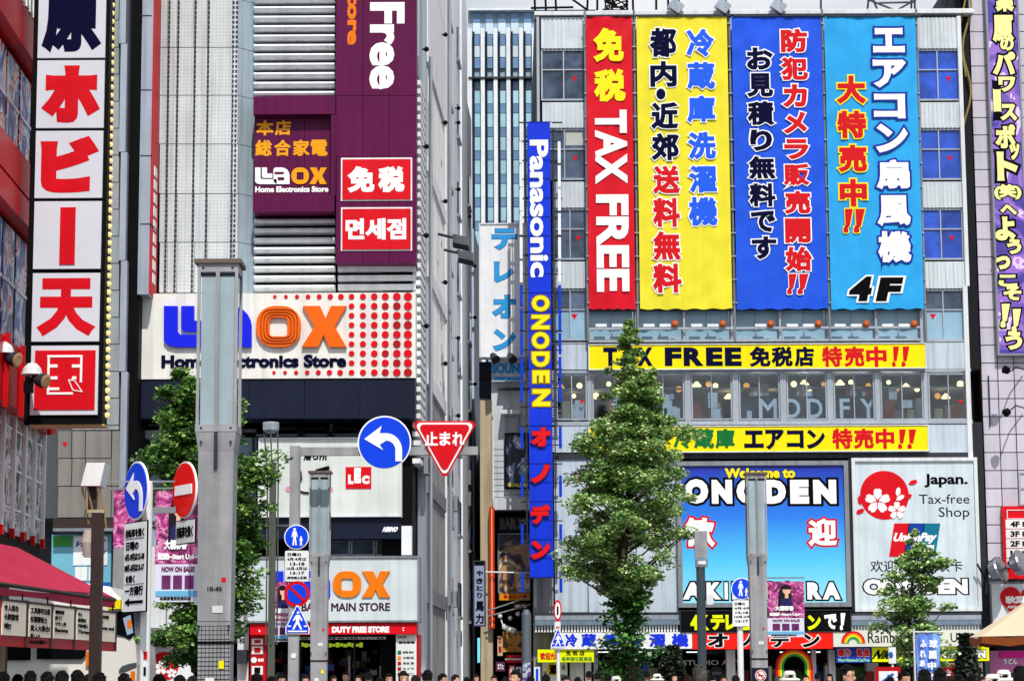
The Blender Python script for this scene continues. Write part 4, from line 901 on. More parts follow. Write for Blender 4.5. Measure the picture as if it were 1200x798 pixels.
for k in range(60):
    px = rr.uniform(314, 458); y = rr.uniform(760, 790); n = rr.uniform(-6, -1.5)
    cc = rr.choice([DSTEEL, BROWN, mat('stock_red','8c2a28',.6), mat('stock_tan','b8a488',.7), OFFW, CONC, mat('stock_blue','3850a0',.6)])
    LF.piece('shelf_goods', lao, cc, px, y, px+rr.uniform(3, 10), y+rr.uniform(4, 14), n-.4, n)
for k in range(16):
    px = 352+k*4.6; LF.piece('price_card', lao, mat('lit_green_card', 'b8d838', .5, em='b8d838', ems=.5), px, 752.5+(k % 3)*.8, px+3.8, 757+(k % 2), -3-.01*(k % 4), -2.9)
for k in range(5): lp('shop_pillar', DSTEEL, 318+k*32, 745, 320.5+k*32, 842, -2.2, -2)
LF.piece('door_post', lao, STEEL, 408, 768, 410.5, 800, -1.6, -1.3)
# the wing left of the entrance (mostly behind the tree)
lp('shop_glass', WINL, 164, 513, 300, 640, -1.75, -1.4); 
for k in range(4): lp('window_bar', DSTEEL, 196+k*33, 513, 198+k*33, 640, -1.4, -1.25)
lp('fascia_panel', OFFW, 163, 640, 289, 735, -1.5, -.3); lp('fascia_panel', STEEL, 163, 735.5, 289, 741, -1.5, .2); lp('fascia_panel', BLACK, 163, 741.5, 289, 752, -1.5, 0)
for k in range(3): lp('panel_seam', DSTEEL, 195+k*32, 640, 195.8+k*32, 735, -.3, -.27)
t = board(LF, 'tax_free_board', WHITE, 174, 757, 226, 842, -.8, -.5, 'white street board with red blossom disc behind the one way sign', 'sign')
mb = MB(); LF.disc(mb, 192.5, 780, 16.5, -.5, -.47, 36); mesh_obj('red_disc', mb, RED, t); blossom(LF, t, 188.5, 782, 8.5, -.47); blossom(LF, t, 201, 788, 6, -.47)
t = board(LF, 'notice_pillar', OFFW, 278, 735, 291, 842, -.5, .1, 'slim white pillar with black writing beside the dark speaker', 'pillar')
LF.txt(t, [('免', 280, 738, 287, 745), ('税', 280, 747, 287, 754)], INK, .1, b=.03)
t = board(LF, 'shop_speaker', DSTEEL, 277.5, 761, 289, 777, .12, .5, 'dark box speaker hung on the white pillar', 'speaker')

# ---- its side wall along the alley ----
AF = Fac(-2.86, 72.3, 88.0)
side = thing('side_wall', 'long receding side wall of the electronics store along the alley', 'building side', AF.pt(8, 0, -1))
def yU(px, py=400): return AF.uz(px, py)[0]
SW1 = mat('side_wall_white', 'e8ebf0', .6, streak=.3, var=.08); SW2 = mat('side_wall_blue', 'b8c8de', .6, streak=.35, var=.12); SW3 = mat('side_wall_grey', '8a8890', .7, streak=.6, var=.2)
def seg(px0, px1, zt, m, n0=-1.2, n1=0, z0=0, label=None):
    mb = MB(); AF.box(mb, max(.02, yU(px0)), z0, yU(px1), zt, n0, n1); return mesh_obj('wall', mb, m, side, label=label)
e = [490, 497.5, 501.5, 523, 527, 546.5, 552, 560]
seg(490, 501.5, 40, BLACK, n1=-.25); seg(501.5, 524, 40, SW3, n1=-.125)
seg(524, 540, 34, SW1, n1=-.01); seg(540, 546.5, 30.5, SW1, n1=.06); seg(546.5, 553, 26.5, SW2, n1=.0); seg(553, 561, 21.5, SW2, n1=.1)
pu = lambda a, b: (yU(a), yU(b))
def ap(name, m, ua, za, ub, zb, n0, n1, **kw): return AF.piece(name, side, m, 0, 0, 0, 0, n0, n1, uz=(ua, za, ub, zb), **kw)
u0, u1 = .03, yU(498.5)
for k in range(130):                                         # slats seen edge-on
    z = 1.2+k*.28
    if 20.5 < z < 24.5 or 2 < z < 8: continue
    ap('louvre_slat', WHITE, u0, z, u1, z+.15, -.25, .0)
ap('window_bay', WIND, u0, 20.6, u1, 24.2, -.25, -.1); ap('corner_post', SILVER, u1, .1, u1+.5, 38, -.25, .01)

ua, ub = pu(501.8, 523)
fl = 3.55
for f in range(10):
    z = .6+f*fl
    if z > 21.5: ap('wall_panel', SW1, ua, z, ub, z+fl-.06, -.12, .0); ap('window_bay', WIND, ua+2, z+.5, ua+2.8, z+fl-.6, .0, .01) if f % 2 else None; continue
    ap('wall_panel', SW1 if z > 8 else SW3, ua, z-.15, ub, z+.35, -.12, .0)  # low panels go grey: shade of the alley put into the colour
    k = 14
    ap('window_bay', mat('side_glass', '39404a', .25, var=.3), ua, z+.36, ub, z+fl-.16, -.12, -.06)
    for i in range(k): 
        u = ua+(ub-ua)*(i+.5)/k; ap('window_bar', WPOLE if z > 8 else CONC, u-.16, z+.36, u+.16, z+fl-.16, -.06, -.04)  # low bars greyed for the same painted shade
mb = MB(); mb.tube(AF.pt(ub+.3, .1, .12), AF.pt(ub+.3, 34, .12), .07, n=8); mb.tube(AF.pt(ua-.2, .1, .1), AF.pt(ua-.2, 22, .1), .06, n=8); mesh_obj('downpipe', mb, SILVER, side)
for (px, lo, hi, dz) in ((526, 4, 30, 3.2), (536, 4, 28, 3.2), (548.5, 4, 24, 3.0)):
    u = yU(px); z = lo; 
    while z < hi:
        if not (18 < z < 20): AF.window(side, px, 0, px+1, 1, WIND, rows=(), cols=()) if 0 else (ap('window_bay', WIND, u, z, u+1.3, z+1.3, -.05, .075), ap('window_sill', STEEL, u-.1, z-.12, u+1.4, z, 0, .11))
        z += dz
WL = ((503,58),(503,172),(503,276),(503,382),(525,41),(525,144),(525,236),(525,331),(525,426),(540,127),(540,144),(540,222),(540,295),(540,396),(540,487),(553,254),(559,312),(559,372),(559,450))
for k, (px, py) in enumerate(WL):
    u, z = AF.uz(px, py, .25); cn = {503: 'nearest', 525: 'second', 540: 'third'}.get(px, 'farthest'); rk = sum(1 for q in WL[:k] if ({503: 0, 525: 1, 540: 2}.get(q[0], 3)) == {503: 0, 525: 1, 540: 2}.get(px, 3)); t = thing('wall_lamp', f'{ORD[rk]} black wall lamp from the top in the {cn} column of the alley wall', 'lamp', AF.pt(u, z, .1), 'round lamps on the alley wall')
    mb = MB().ball(AF.pt(u, z, .16), .085, 10, 6); mesh_obj('lamp_globe', mb, BLACK, t)
    mb = MB().tube(AF.pt(u, z, .02), AF.pt(u, z, .12), .03, n=6); mesh_obj('bracket', mb, DSTEEL, t)
for (px, py, lb) in ((540, 284, 'upper'), (546, 302, 'lower')):
    u, z = AF.uz(px, py, .8); c = AF.pt(u, z, .8); t = thing('wall_floodlight', f'{lb} of two wide grey floodlights on the alley wall', 'floodlight', c, 'wide floodlights on the alley wall')
    mb = MB(); a = Vector((.28, -.1, -.08)); b_ = Vector((0, .5, 0)); h = Vector((0, -.05, .14)); mb.hexa([c-a-b_-h, c+a-b_-h, c+a-b_+h, c-a-b_+h, c-a+b_-h, c+a+b_-h, c+a+b_+h, c-a+b_+h]); mesh_obj('lamp_head', mb, STEEL, t)
    mb = MB()
    for i in range(5): q = c+b_*(-.8+.4*i)-h*1.1; mb.tube(q-a, q+a, .03, n=4)
    mesh_obj('grille', mb, DSTEEL, t)
    mb = MB().tube(AF.pt(u, z+.3, 0), c+Vector((0,0,.1)), .05, n=6); mesh_obj('bracket', mb, DSTEEL, t)
for k, (px, py) in enumerate(((508,545),(535,560),(541,590),(534,700),(540,702),(556,560),(556,585),(545,748))):
    u, z = AF.uz(px, py, .3); t = thing('wall_unit', ('service box high on the alley wall just right of the stop sign', 'grey service box on the alley wall right of the long downpipe', 'small service box on the alley wall a little above the grill sign', 'left one of two service boxes side by side low on the alley wall', 'right one of two service boxes side by side low on the alley wall', 'upper of two far service boxes beside the alley mouth', 'lower of two far service boxes beside the alley mouth', 'lowest service box on the alley wall near the crowd')[k], 'service box', AF.pt(u, z-.3, .1), 'service boxes on the alley wall')
    mb = MB(); AF.box(mb, u-.4, z-.3, u+.4, z+.3, .02, .16); mesh_obj('housing', mb, STEEL if k % 2 else CONC, t); mb = MB(); AF.box(mb, u-.35, z-.2, u+.1, z+.2, .16, .18); mesh_obj('vent', mb, DSTEEL, t)
PF = Fac(0, 92, 0)
t = board(PF, 'hanging_sign', mat('pale_lilac_sign', '8d94b8', .5), 555, 657, 568.5, 733, -.2, .1, 'narrow pale vertical grill shop sign hanging in the alley', 'sign', frame_m=DSTEEL, w=.05)
PF.txt(t, [('や',558,668,566,675), ('き',558,677,566,684), ('と',558,686,566,692), ('り',559,694,565,701), ('馬',557,704,567,716), ('力',557,719,567,731)], INK, .1, b=.05)
PF.piece('top_plate', t, INK, 556, 658, 567.5, 662, .1, .12)

# ================= grey panelled building, far left =================
GF = Fac(0, 70, 0)
gb = thing('office_building', 'grey panelled building between the red shop and the purple store', 'building', GF.pt(GF.uz(100, 790)[0], 0, -6))
mb = MB(); GF.pbox(mb, -60, -90, 147, 607, -12, -.2); GF.pbox(mb, -60, 607, 147, 850, -12, -2.5); mesh_obj('wall', mb, mat('joint_grey', '4c5056', .8), gb)
GP = mat('grey_wall_panel', '9aa0a2', .5, .1, streak=.4, rnd=.1)
def gp(name, m, x0, y0, x1, y1, n0, n1, **kw): return GF.piece(name, gb, m, x0, y0, x1, y1, n0, n1, **kw)
for k in range(-2, 16):
    y = 24.3+k*31.6; 
    for (x0, x1) in ((84.5, 111.5), (112, 139.3)): gp('wall_panel', GP, x0, y+.5, x1, min(y+31, 503.5), -.2, 0)
for (a, b_) in ((-60, 51), (51.7, 178), (178.7, 305), (305.7, 435), (435.7, 606)): gp('corner_trim', SILVER, 140.5, a, 148, b_, -.2, .12)
for (x0, x1, y0, y1) in ((68,83.5,505,536.4),(84.5,99.5,505,536.4),(100.5,130,505,536.4),(68,83.5,537.4,569),(84.5,99.5,537.4,569),(100.5,130,537.4,569),(68,99.5,570,606),(100.5,130,570,606),(131,140,505,569),(131,140,570,606)):
    gp('wall_panel', mat('warm_grey_panel', '84827e', .5, .1, streak=.35, rnd=.08), x0, y0, x1, y1, -.2, 0)
mb = MB(); GF.ppoly(mb, [(73,518),(79,518),(76,524)], 0, .02); mesh_obj('rescue_triangle', mb, RINK, gb)
gp('fascia_panel', BROWN, 62, 607, 140, 618, -2, .15); gp('fascia_panel', STEEL, 62, 618.5, 140, 622, -2, .3); gp('corner_trim', CONC, 131, 622, 148, 842, -1.5, .1)
gp('recess_shade_strip', BLACK, 148.5, -90, 163, 842, -6, -.6)  # black strip stands in for the shade of the recess
t = board(GF, 'shop_poster', mat('phone_poster', '6fb0c8', .4), 60, 626, 130, 700, -.5, -.2, 'blue and white phone shop poster window behind the pink awning', 'poster')
GF.piece('poster_panel', t, WHITE, 86, 628, 126, 662, -.2, -.17); GF.piece('poster_panel', t, mat('leaf_green', '3c8c40', .5), 62, 628, 84, 640, -.2, -.17)
for (x0, x1) in ((88, 102), (104, 118)): GF.piece('poster_panel', t, WHITE, x0, 664, x1, 680, -.2, -.16)
GF.txt(t, [('Willが', 88, 632, 122, 641), ('通話無料', 97, 644, 124, 650)], mat('phone_blue', '1c58b0', .5), -.17, b=.045, shear=.2)
for k in range(3): GF.piece('poster_panel', t, (mat('phone_blue', '1c58b0', .5), WHITE, mat('phone_blue', '1c58b0', .5))[k], 119, 682+k*5, 129, 686+k*5, -.2, -.15)

# ================= lilac tiled building, far right =================
RF = Fac(0, 95.6, 0)
rb = thing('tiled_building', 'lilac tiled building at the right edge with a slanted black gap beside it', 'building', RF.pt(RF.uz(1300, 790)[0], 0, -6))
mb = MB(); RF.pbox(mb, 1149, -60, 1420, 706, -20, -.1); RF.pbox(mb, 1166, 706, 1420, 850, -20, -1.2); mesh_obj('wall', mb, GROUT, rb)
mb = MB(); mb2 = None
x0s = [1147.5, 1166.8, 1186.1, 1205.4, 1224.7]                # at mid height (convergence comes from the camera)
ub = RF.uz(1148.5, 395)[0]; pw = 19.35*95.6/FPX; ph = 21.2*95.6/FPX; zb = RF.uz(1180, 700)[1]
for i in range(11):
    for j in range(36):
        u0 = ub+i*pw; z0 = zb+j*ph
        if i in (5, 6, 7, 8, 9, 10) and i > 6 and j > 30: continue
        if i == 1 and j > 17 and False: continue
        if i > 5: continue
        RF.piece('wall_tile', rb, TILEM, 0, 0, 0, 0, -.1, 0, uz=(u0+.02, z0+.02, u0+pw-.02, z0+ph-.02))
mb = MB(); RF.box(mb, ub+6*pw, zb, ub+40, zb+36*ph, -.1, 0); mesh_obj('wall', mb, TILEM, rb, label='lilac wall beyond the frame')
RF.piece('gap_shade_box', rb, BLACK, 1130, -60, 1148.3, 706, -4, -1)  # black box painted as the shade between the two buildings
RF.piece('fascia_panel', rb, DSTEEL, 1158, 676, 1240, 681, -.3, .15)
RF.window(rb, 1194, 553, 1212, 592, BLACK, rows=(.5,), cols=(), n=.05)
t = thing('wall_sign', 'tall purple banner sign with cream outlined comic lettering at right edge', 'sign', RF.pt(*RF.uz(1180, 415, .3), .3))
PV = art_mat('violet_print', [(0,'44349a'), (.42,'6a50b4'), (.50,'9468cc'), (.57,'dcc8ee'), (.62,'b878d8'), (.70,'5444a8')], .35)
mb = MB(); RF.pbox(mb, 1162.5, -60, 1198.5, 415, .1, .35); mesh_obj('panel', mb, PV, t); RF.frame('frame', t, STEEL, 1161, -62, 1200, 416.5, .08, .05, .4)
CR = mat('cream_ink', 'f0ee9c', .5, var=.03)
RF.txt(t, [('葉',1166,-18,1188,14), ('原',1163,18,1188,50), ('の',1172,44,1188,60), ('パ',1163,61,1190,88), ('ワ',1170,90,1190,108), ('ー',1164,104,1173,132), ('ス',1172,122,1192,142), ('ポ',1166,146,1190,174), ('ッ',1183,168,1195,188), ('ト',1168,178,1193,212), ('(笑)',1165,216,1197,234), ('へ',1172,240,1192,252), ('よ',1166,254,1190,282), ('う',1180,280,1197,298), ('こ',1170,322,1192,336), ('そ',1176,335,1197,352), ('!',1172,356,1184,384), ('!',1185,362,1197,390), ('う',1178,388,1198,410)], CR, .35, b=.06, ol=.085, olm=INK)
RF.txt(t, [('っ', 1166, 300, 1184, 316)], CR, .35, b=.06, ol=.085, olm=INK)
for k, y in enumerate((433, 478)):
    p = RF.pt(*RF.uz(1200, y, .2), .2); t = thing('wall_lamp', ('upper', 'lower')[k]+' black gooseneck lamp on the lilac tiles below the purple sign', 'lamp', p, 'gooseneck lamps on the tiles')
    mb = MB(); q = RF.pt(*RF.uz(1181, y+3, 1.4), 1.4); mb.path([p, (p+q)/2+Vector((0,0,.15)), q+Vector((.15,0,.05))], .03, 6); mesh_obj('arm', mb, BLACK, t)
    mb = MB().lathe(q+Vector((.1,0,.02)), [(.03, 0), (.15, .1), (.17, .3), (.1, .34)], 12, Vector((-.8, -.3, .25 if k == 0 else -.5))); mesh_obj('lamp_shade', mb, BLACK, t)
mb = MB(); RF.pbox(mb, 1159, 440, 1160.2, 500, 0, .1); mesh_obj('wall_pipe', mb, DSTEEL, rb)
t = board(RF, 'directory_board', RED, 1176, 593, 1232, 678, .0, .35, 'red and white floor directory on the lilac building', 'board')
RF.frame('frame', t, WHITE, 1180, 597, 1230, 608, .03, .35, .38)
for k, s_ in enumerate(('4F', '3F', '2F', '1F', 'B1')):
    RF.piece('floor_plate', t, mat('plate_white', 'e4dfe2', .5), 1178.5+k*.3, 608.5+k*11.4, 1232, 619+k*11.4, .35, .38); RF.txt(t, [(s_, 1184, 610.5+k*11.4, 1195, 617.5+k*11.4)], INK, .38, b=.05); RF.txt(t, [('■', 1198, 611+k*11.4, 1203, 617+k*11.4)], BROWN, .38, b=.02, name='floor_mark')
t = board(RF, 'wall_sign', mat('heart_board', 'd3dae4', .5), 1163, 684, 1225, 748, -.3, .5, 'pale board with a big red heart at the right edge', 'sign')
def heart(F, par, cx, cy, s_, n):
    P = []
    for i in range(40):
        a = 2*pi*i/40; P.append((cx+s_*16*sin(a)**3/16, cy-s_*(13*cos(a)-5*cos(2*a)-2*cos(3*a)-cos(4*a))/16))
    mb = MB(); F.ppoly(mb, P, n, n+.03); mesh_obj('heart', mb, RED, par)
heart(RF, t, 1196, 705, 24, .5); RF.txt(t, [('秋葉原', 1178, 698, 1214, 707)], WINK, .53, b=.06); RF.txt(t, [('AKIHABARA', 1180, 709, 1214, 712.5)], WINK, .53, b=.05, name='small_lettering')
for k, (px, py) in enumerate(((1160, 672), (1185, 664))):
    c = RF.pt(*RF.uz(px, py, 1.2), 1.2); t = thing('wall_floodlight', ('left', 'right')[k]+' silver bowl floodlight under the red floor directory', 'floodlight', c, 'bowl floodlights at the right edge')
    mb = MB().lathe(c, [(.1, 0), (.42, .15), (.55, .5), (.5, .56)], 16, Vector((.7, -.5, .3))); mesh_obj('lamp_head', mb, mat('chrome_dark', '8c9098', .25, .8), t, smooth=False)
    mb = MB(); mb.tube(c, c+Vector((.1, 1.1, .3)), .06, n=6); mb.tube(c+Vector((-.5,0,.4)), c+Vector((-.2,0,-.2)), .04, n=6); mesh_obj('bracket', mb, BLACK, t)
t = board(RF, 'shop_poster', mat('pink_poster', 'c070a8', .5), 1159, 762, 1215, 812, -.9, -.6, 'pink and lilac poster wall under the parasol', 'poster')
RF.piece('poster_stripe', t, mat('hot_pink', 'd81890', .5), 1172, 763, 1215, 770, -.6, -.5)
RF.txt(t, [('うどん', 1176, 771, 1192, 778)], WINK, -.5, b=.05)
# ================= red hobby shop, left edge =================
HF = Fac(-7.72, 36, 92.05)          # its wall runs away from us
rs = thing('shop_building', 'red hobby shop with poster windows running along the left edge', 'building', HF.pt(0, 0, -3))
RP = mat('shop_red_paint', 'c4101a', .35, var=.15, streak=.25)
def hz(px, py, n=0): return HF.uz(px, py, n)
uN, uE = -9.0, hz(56, 560)[0]
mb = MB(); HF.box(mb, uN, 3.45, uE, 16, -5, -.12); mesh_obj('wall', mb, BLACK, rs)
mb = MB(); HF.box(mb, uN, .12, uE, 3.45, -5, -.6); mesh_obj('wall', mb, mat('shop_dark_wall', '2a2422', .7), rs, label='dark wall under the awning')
def hp(name, m, u0, z0, u1, z1, n0, n1, par=None, **kw): return HF.piece(name, par or rs, m, 0, 0, 0, 0, n0, n1, uz=(u0, z0, u1, z1), **kw)
zA = hz(20, 44)[1]; zB = hz(20, 215)[1]; zC = hz(20, 262)[1]; zD = hz(20, 470)[1]; zE = hz(30, 630)[1]
uW = hz(37, 250)[0]
for (z, h) in ((zA, .62), (zB, .55), (zC+.1, .4), (8.2, 0)):
    if h: hp('red_band', RP, uN, z-h/2, uE-.1, z+h/2, -.12, .22)
hp('red_band', RP, uN, zC+.3, uE-.1, zB-.27, -.12, .05)
hp('red_band', RP, uN, zD-.2, uE, zD+.75, -.12, .12)
for k in range(9): hp('red_post', RP, uN+.6+k*1.35, zD-.3, uN+.75+k*1.35, zD+.8, .12, .2)
POST = mat('comic_print', 'a8b8d0', .4)
H1 = art_mat('window_poster_print', [(0,'1c2c58'), (.38,'3c68a8'), (.47,'a8c4e0'), (.53,'e8ecf0'), (.58,'c04858'), (.63,'e8d0c8'), (.70,'28345c')], 1.3)
H2 = art_mat('shelf_poster_print', [(0,'2c3434'), (.42,'8c9498'), (.50,'d8dce0'), (.56,'a07858'), (.62,'3c4c58'), (.68,'c83840')], 2.2)
def band_windows(z0, z1, m, du, name='shop_window'):
    u = uN
    while u < uW-.3:
        f = MB(); w = min(du, uW-u); HF.box(f, u, z0, u+w-.04, z1, -.12, -.02)
        fr = mesh_obj(name, f, BLACK, rs)
        hp('poster', m, u+.05, z0+.05, u+w-.1, z1-.05, -.02, .0, fr)
        hp('bar', WHITE, u+.05, (z0+z1)/2-.03, u+w-.1, (z0+z1)/2+.02, 0, .02, fr)
        u += du
band_windows(zB+.32, zA-.36, H1, 1.1); band_windows(zD+.8, zC-.12, H1, 1.1); band_windows(zA+.7, zA+4, NAVY, 1.3)
mb = MB()                                                     # white shop-name letters on the upper band edge
for k in range(30): HF.box(mb, uN+.2+k*.32, zA+.34, uN+.38+k*.32, zA+.62, .1, .24)
mesh_obj('lettering', mb, WINK, rs)
u = uN; k = 0
while u < uE-.2:
    hp('poster_panel', H2, u+.05, zE+.02, u+.84, zD-.2, -.12, -.11)
    hp('white_mullion', WPOLE, u+.86, zE+.1, u+.95, zD-.1, -.12, -.05); hp('mullion_foot', RP, u+.85, zE-.05, u+.96, zE+.1, -.12, -.04)
    for j in (0, 1, 2): hp('bar', WHITE, u+.06, zE+.4+j*.62, u+.84, zE+.43+j*.62, -.11, -.10)
    u += .96; k += 1
# end wall of the shop, seen past its corner: maroon panels with dots
CF = Fac(-7.9, 37.6, 0)
CF.piece('corner_panel', rs, mat('maroon_glass', '6a3a4c', .3, var=.2), 35, 80, 44, 178, -.3, 0); CF.piece('corner_panel', rs, DRED, 35.5, 183, 43, 229, -.3, 0)
CF.txt(rs, [('米', 26, 191, 40, 206), ('∞', 26, 208, 40, 220)], WINK, .0, b=.06, name='lettering')
CF.piece('corner_panel', rs, WHITE, 22, 340, 37, 416, -.3, 0)
mb = MB()
for j in range(7):
    for i in (24.5, 31): CF.disc(mb, i, 345+j*10.5, 2.6, 0, .02, 10, ry=4.2)
mesh_obj('red_dots', mb, RED, rs)
# ---- the tall name sign ----
SGF = Fac(0, 35, 0)
t = thing('vertical_sign', 'huge black framed vertical sign with red characters on white plates', 'sign', SGF.pt(*SGF.uz(78, 497), -.2))
mb = MB(); SGF.pbox(mb, 36.5, -200, 126.5, 497, -.42, 0); mesh_obj('sign_body', mb, BLACK, t)
PL = mat('sign_plate_white', 'd3d7e2', .4, var=.08)
cells = [('葉', -110, -28, NINK), ('原', -15, 68, NINK), ('ホ', 71, 150, RED), ('ビ', 153.5, 232, RED), ('|', 236, 315, RED), ('天', 320, 400, RED), ('国', 405, 486, RED)]
for (ch, y0, y1, m_) in cells:
    x = (y0+y1)/2; c = 79.5-(x-250)*.0200+2
    x0, x1 = 43.5+(150-x)*.0, 0
    cx = 84.5-(x-20)*.0215; w_ = 39.5
    SGF.piece('plate', t, PL, cx-w_, y0, cx+w_, y1, 0, .04)
    if ch == '|': SGF.piece('character', t, m_, cx-9, y0+7, cx+9, y1-5, .04, .055)
    elif ch == '国':
        SGF.piece('character_block', t, m_, cx-35, y0+5.5, cx+36, y1-6, .04, .055)
        for (a, b_, c_, d) in ((-20,13,21,15.6),(-20,13,-17.4,59),(-20,56.6,10,59.2),(18.4,13,21,45),(-17.8,24,-8,27.6),(-17.8,38,-8,41.5),(-17.8,51,-6,54),(9,24,18.5,27.6),(9,38,14,41.5)): SGF.piece('character_line', t, WINK, cx+a, y0+b_-2, cx+c_, y0+d-2, .055, .065)
        for (p, q) in (((5,40),(10,52)), ((10,52),(21,54)), ((21,54),(12,41)), ((5,40),(12,41))):
            mb = MB(); mb.tube(SGF.pt(*SGF.uz(cx+p[0], y0+p[1], .06), .06), SGF.pt(*SGF.uz(cx+q[0], y0+q[1], .06), .06), .01, n=4); mesh_obj('character_line', mb, WINK, t)
        SGF.piece('character_line', t, PL, cx+2, y0+16, cx+10, y0+50, .054, .0545)
    else: SGF.txt(t, [(ch, cx-(35 if m_ is NINK else 34), y0+(-4 if ch == '原' else 6), cx+35, y1-6)], m_, .04, b=.085 if ch in 'ホビ' else .055, name='character')
mb = MB()
for k in range(60):
    y = -80+k*9.6; p = SGF.pt(*SGF.uz(131.5-(y)*.0128, y, -.25), -.25); mb.ball(p, .045, 6, 4)
mesh_obj('bulb_row', mb, mat('warm_bulb', 'f0dc90', .4, em='ffe090', ems=.5), t, kind='stuff')
SGF.piece('underside', t, mat('sign_underside', 'c8b07c', .5), 34, 497, 122, 499, -.42, -.02)
for k, (px, py) in enumerate(((6, 418), (39, 443))):
    c = SGF.pt(*SGF.uz(px, py, .6), .6); t = thing('shop_floodlight', ('left', 'right')[k]+' of two white hooded floodlights beside the tall vertical sign', 'floodlight', c, 'hooded floodlights beside the vertical sign')
    mb = MB().lathe(c+Vector((-.02,0,.06)), [(.01, .17), (.07, .155), (.13, .085), (.16, -.01), (.14, -.02)][::-1], 14); mesh_obj('hood', mb, OFFW, t, smooth=False)
    mb = MB().lathe(c+Vector((.06,-.02,-.02)), [(.05, -.05), (.09, .02), (.115, .10), (.115, .15)], 14, Vector((.75, -.35, -.22))); mesh_obj('lamp_head', mb, DSTEEL, t)
    mb = MB().lathe(c+Vector((.06,-.02,-.02))+Vector((.75,-.35,-.22)).normalized()*.15, [(.10, 0), (.112, .02), (.08, .035)], 14, Vector((.75, -.35, -.22))); mesh_obj('lens', mb, mat('amber_lens', 'a8845c', .15), t)
    mb = MB(); mb.tube(c, (c.x-.25, c.y+.8, c.z-.15), .04, n=6); mb.box(c.x-.13, c.y-.06, c.z-.22, c.x+.0, c.y+.06, c.z-.05); mesh_obj('bracket', mb, BLACK, t)
# ---- pink awning with the row of menu boards ----
p0 = Vector((-6.5, 29.7, 0)); p1 = Vector((-6.1, 36, 0)); wa = Vector((-7.95, 29.7, 0)); wb_ = Vector((-7.62, 36, 0)); st = p0-(p1-p0)*.8; sw_ = wa-(wb_-wa)*.8
t = thing('awning', 'pink cloth awning over the shop front at lower left', 'awning', (p0+p1)/2+Vector((-.6,0,2.6)))
PK = mat('awning_pink', 'b42648', .7, var=.15, streak=.3, bump=.15, bscale=6)
def quad(mb, a, b_, c_, d, th=.02):
    n = (b_-a).cross(d-a).normalized()*th; return mb.hexa([a, b_, c_, d, a-n, b_-n, c_-n, d-n])
Z = lambda v, z: Vector((v.x, v.y, z))
mb = MB(); NS = 14
for k in range(NS):
    f = lambda s_: st+(p1-st)*s_; g = lambda s_: sw_+(wb_-sw_)*s_
    a, b_ = k/NS, (k+1)/NS; sg = lambda s_: .03*sin(s_*9)
    quad(mb, Z(f(a), 2.83+sg(a)), Z(f(b_), 2.83+sg(b_)), Z(g(b_), 3.62), Z(g(a), 3.62))
mesh_obj('cloth', mb, PK, t)
mb = MB()
for k in range(NS):
    a, b_ = k/NS, (k+1)/NS; f = lambda s_: st+(p1-st)*s_
    quad(mb, Z(f(a), 2.68+.012*sin(a*70)), Z(f(b_), 2.68+.012*sin(b_*70)), Z(f(b_)*1, 2.79+sg(b_)), Z(f(a), 2.79+sg(a)))
mesh_obj('valance', mb, PK, t)
mb = MB(); mb.tube(Z(st, 2.81), Z(p1, 2.81), .028, n=8); mb.tube(Z(p1, 2.81), Z(wb_, 3.6), .025, n=8); mesh_obj('frame', mb, BROWN, t)
MF = Fac(p0.x+.02, p0.y, math.degrees(atan2((p1-p0).y, (p1-p0).x)))
LN = (p1-p0).length
CREAM = mat('menu_cream', 'ece4d2', .5, var=.1)
lab = ['leftmost and largest cream menu board hanging under the pink awning', 'second cream menu board from the left with Chinese lines of text', 'middle cream menu board hanging under the pink awning', 'second cream menu board from the right under the awning', 'rightmost and emptiest cream menu board under the awning']
tx = [['令人综合','卡牌游戏','地!'], ['工具都可以借','纪福雷征士','度人大集合!','楽しい!','みんなで遊ぼう'], ['蜘蛛侠寄','的了!','マサン,亭','Banana'], ['老大','恐龙集合','宇宙の超人','Thread'], ['次百本時制','地!','come and']]
for k in range(0, 5):
    ua = (k+.03)*LN/5; ub_ = (k+.97)*LN/5; 
    tt = thing('menu_board', lab[k] if k >= 0 else 'cream menu board under the awning beyond the left photo edge', 'menu board', MF.pt((ua+ub_)/2, 2.04, 0), 'menu boards under the awning')
    MF.piece('backing', tt, DRED, 0,0,0,0, -.05, 0, uz=(ua-.04, 2.03, ub_+.02, 2.62)); MF.piece('paper', tt, CREAM, 0,0,0,0, 0, .015, uz=(ua+.03, 2.17, ub_-.06, 2.60)); MF.piece('frame_edge', tt, BROWN, 0,0,0,0, -.05, .02, uz=(ub_-.045, 2.03, ub_+.03, 2.64))
    MF.piece('top_rail', tt, BROWN, 0,0,0,0, -.05, .02, uz=(ua-.04, 2.60, ub_+.02, 2.63))
    mb = MB(); mb.tube(MF.pt(ub_-.2, 2.63, 0), MF.pt(ub_-.2, 2.72, 0), .012, n=5); mesh_obj('hook', mb, BLACK, tt)
    if k >= 0:
        mb = MB(); zz = 2.56
        for i, s_ in enumerate(tx[k]):
            h = .085 if i < 3 and k < 2 else .06
            V, P = glyph(s_, .035); w_ = min(ub_-ua-.2, len(s_)*h*2.0)
            x = [v[0] for v in V]; y = [v[1] for v in V]
            MF.place(mb, V, P, (min(x), min(y), max(x), max(y)), (ua+.08, zz-h, ua+.08+w_, zz), .016, .006, .035); zz -= h*1.35
        mesh_obj('lettering', mb, INK, tt)
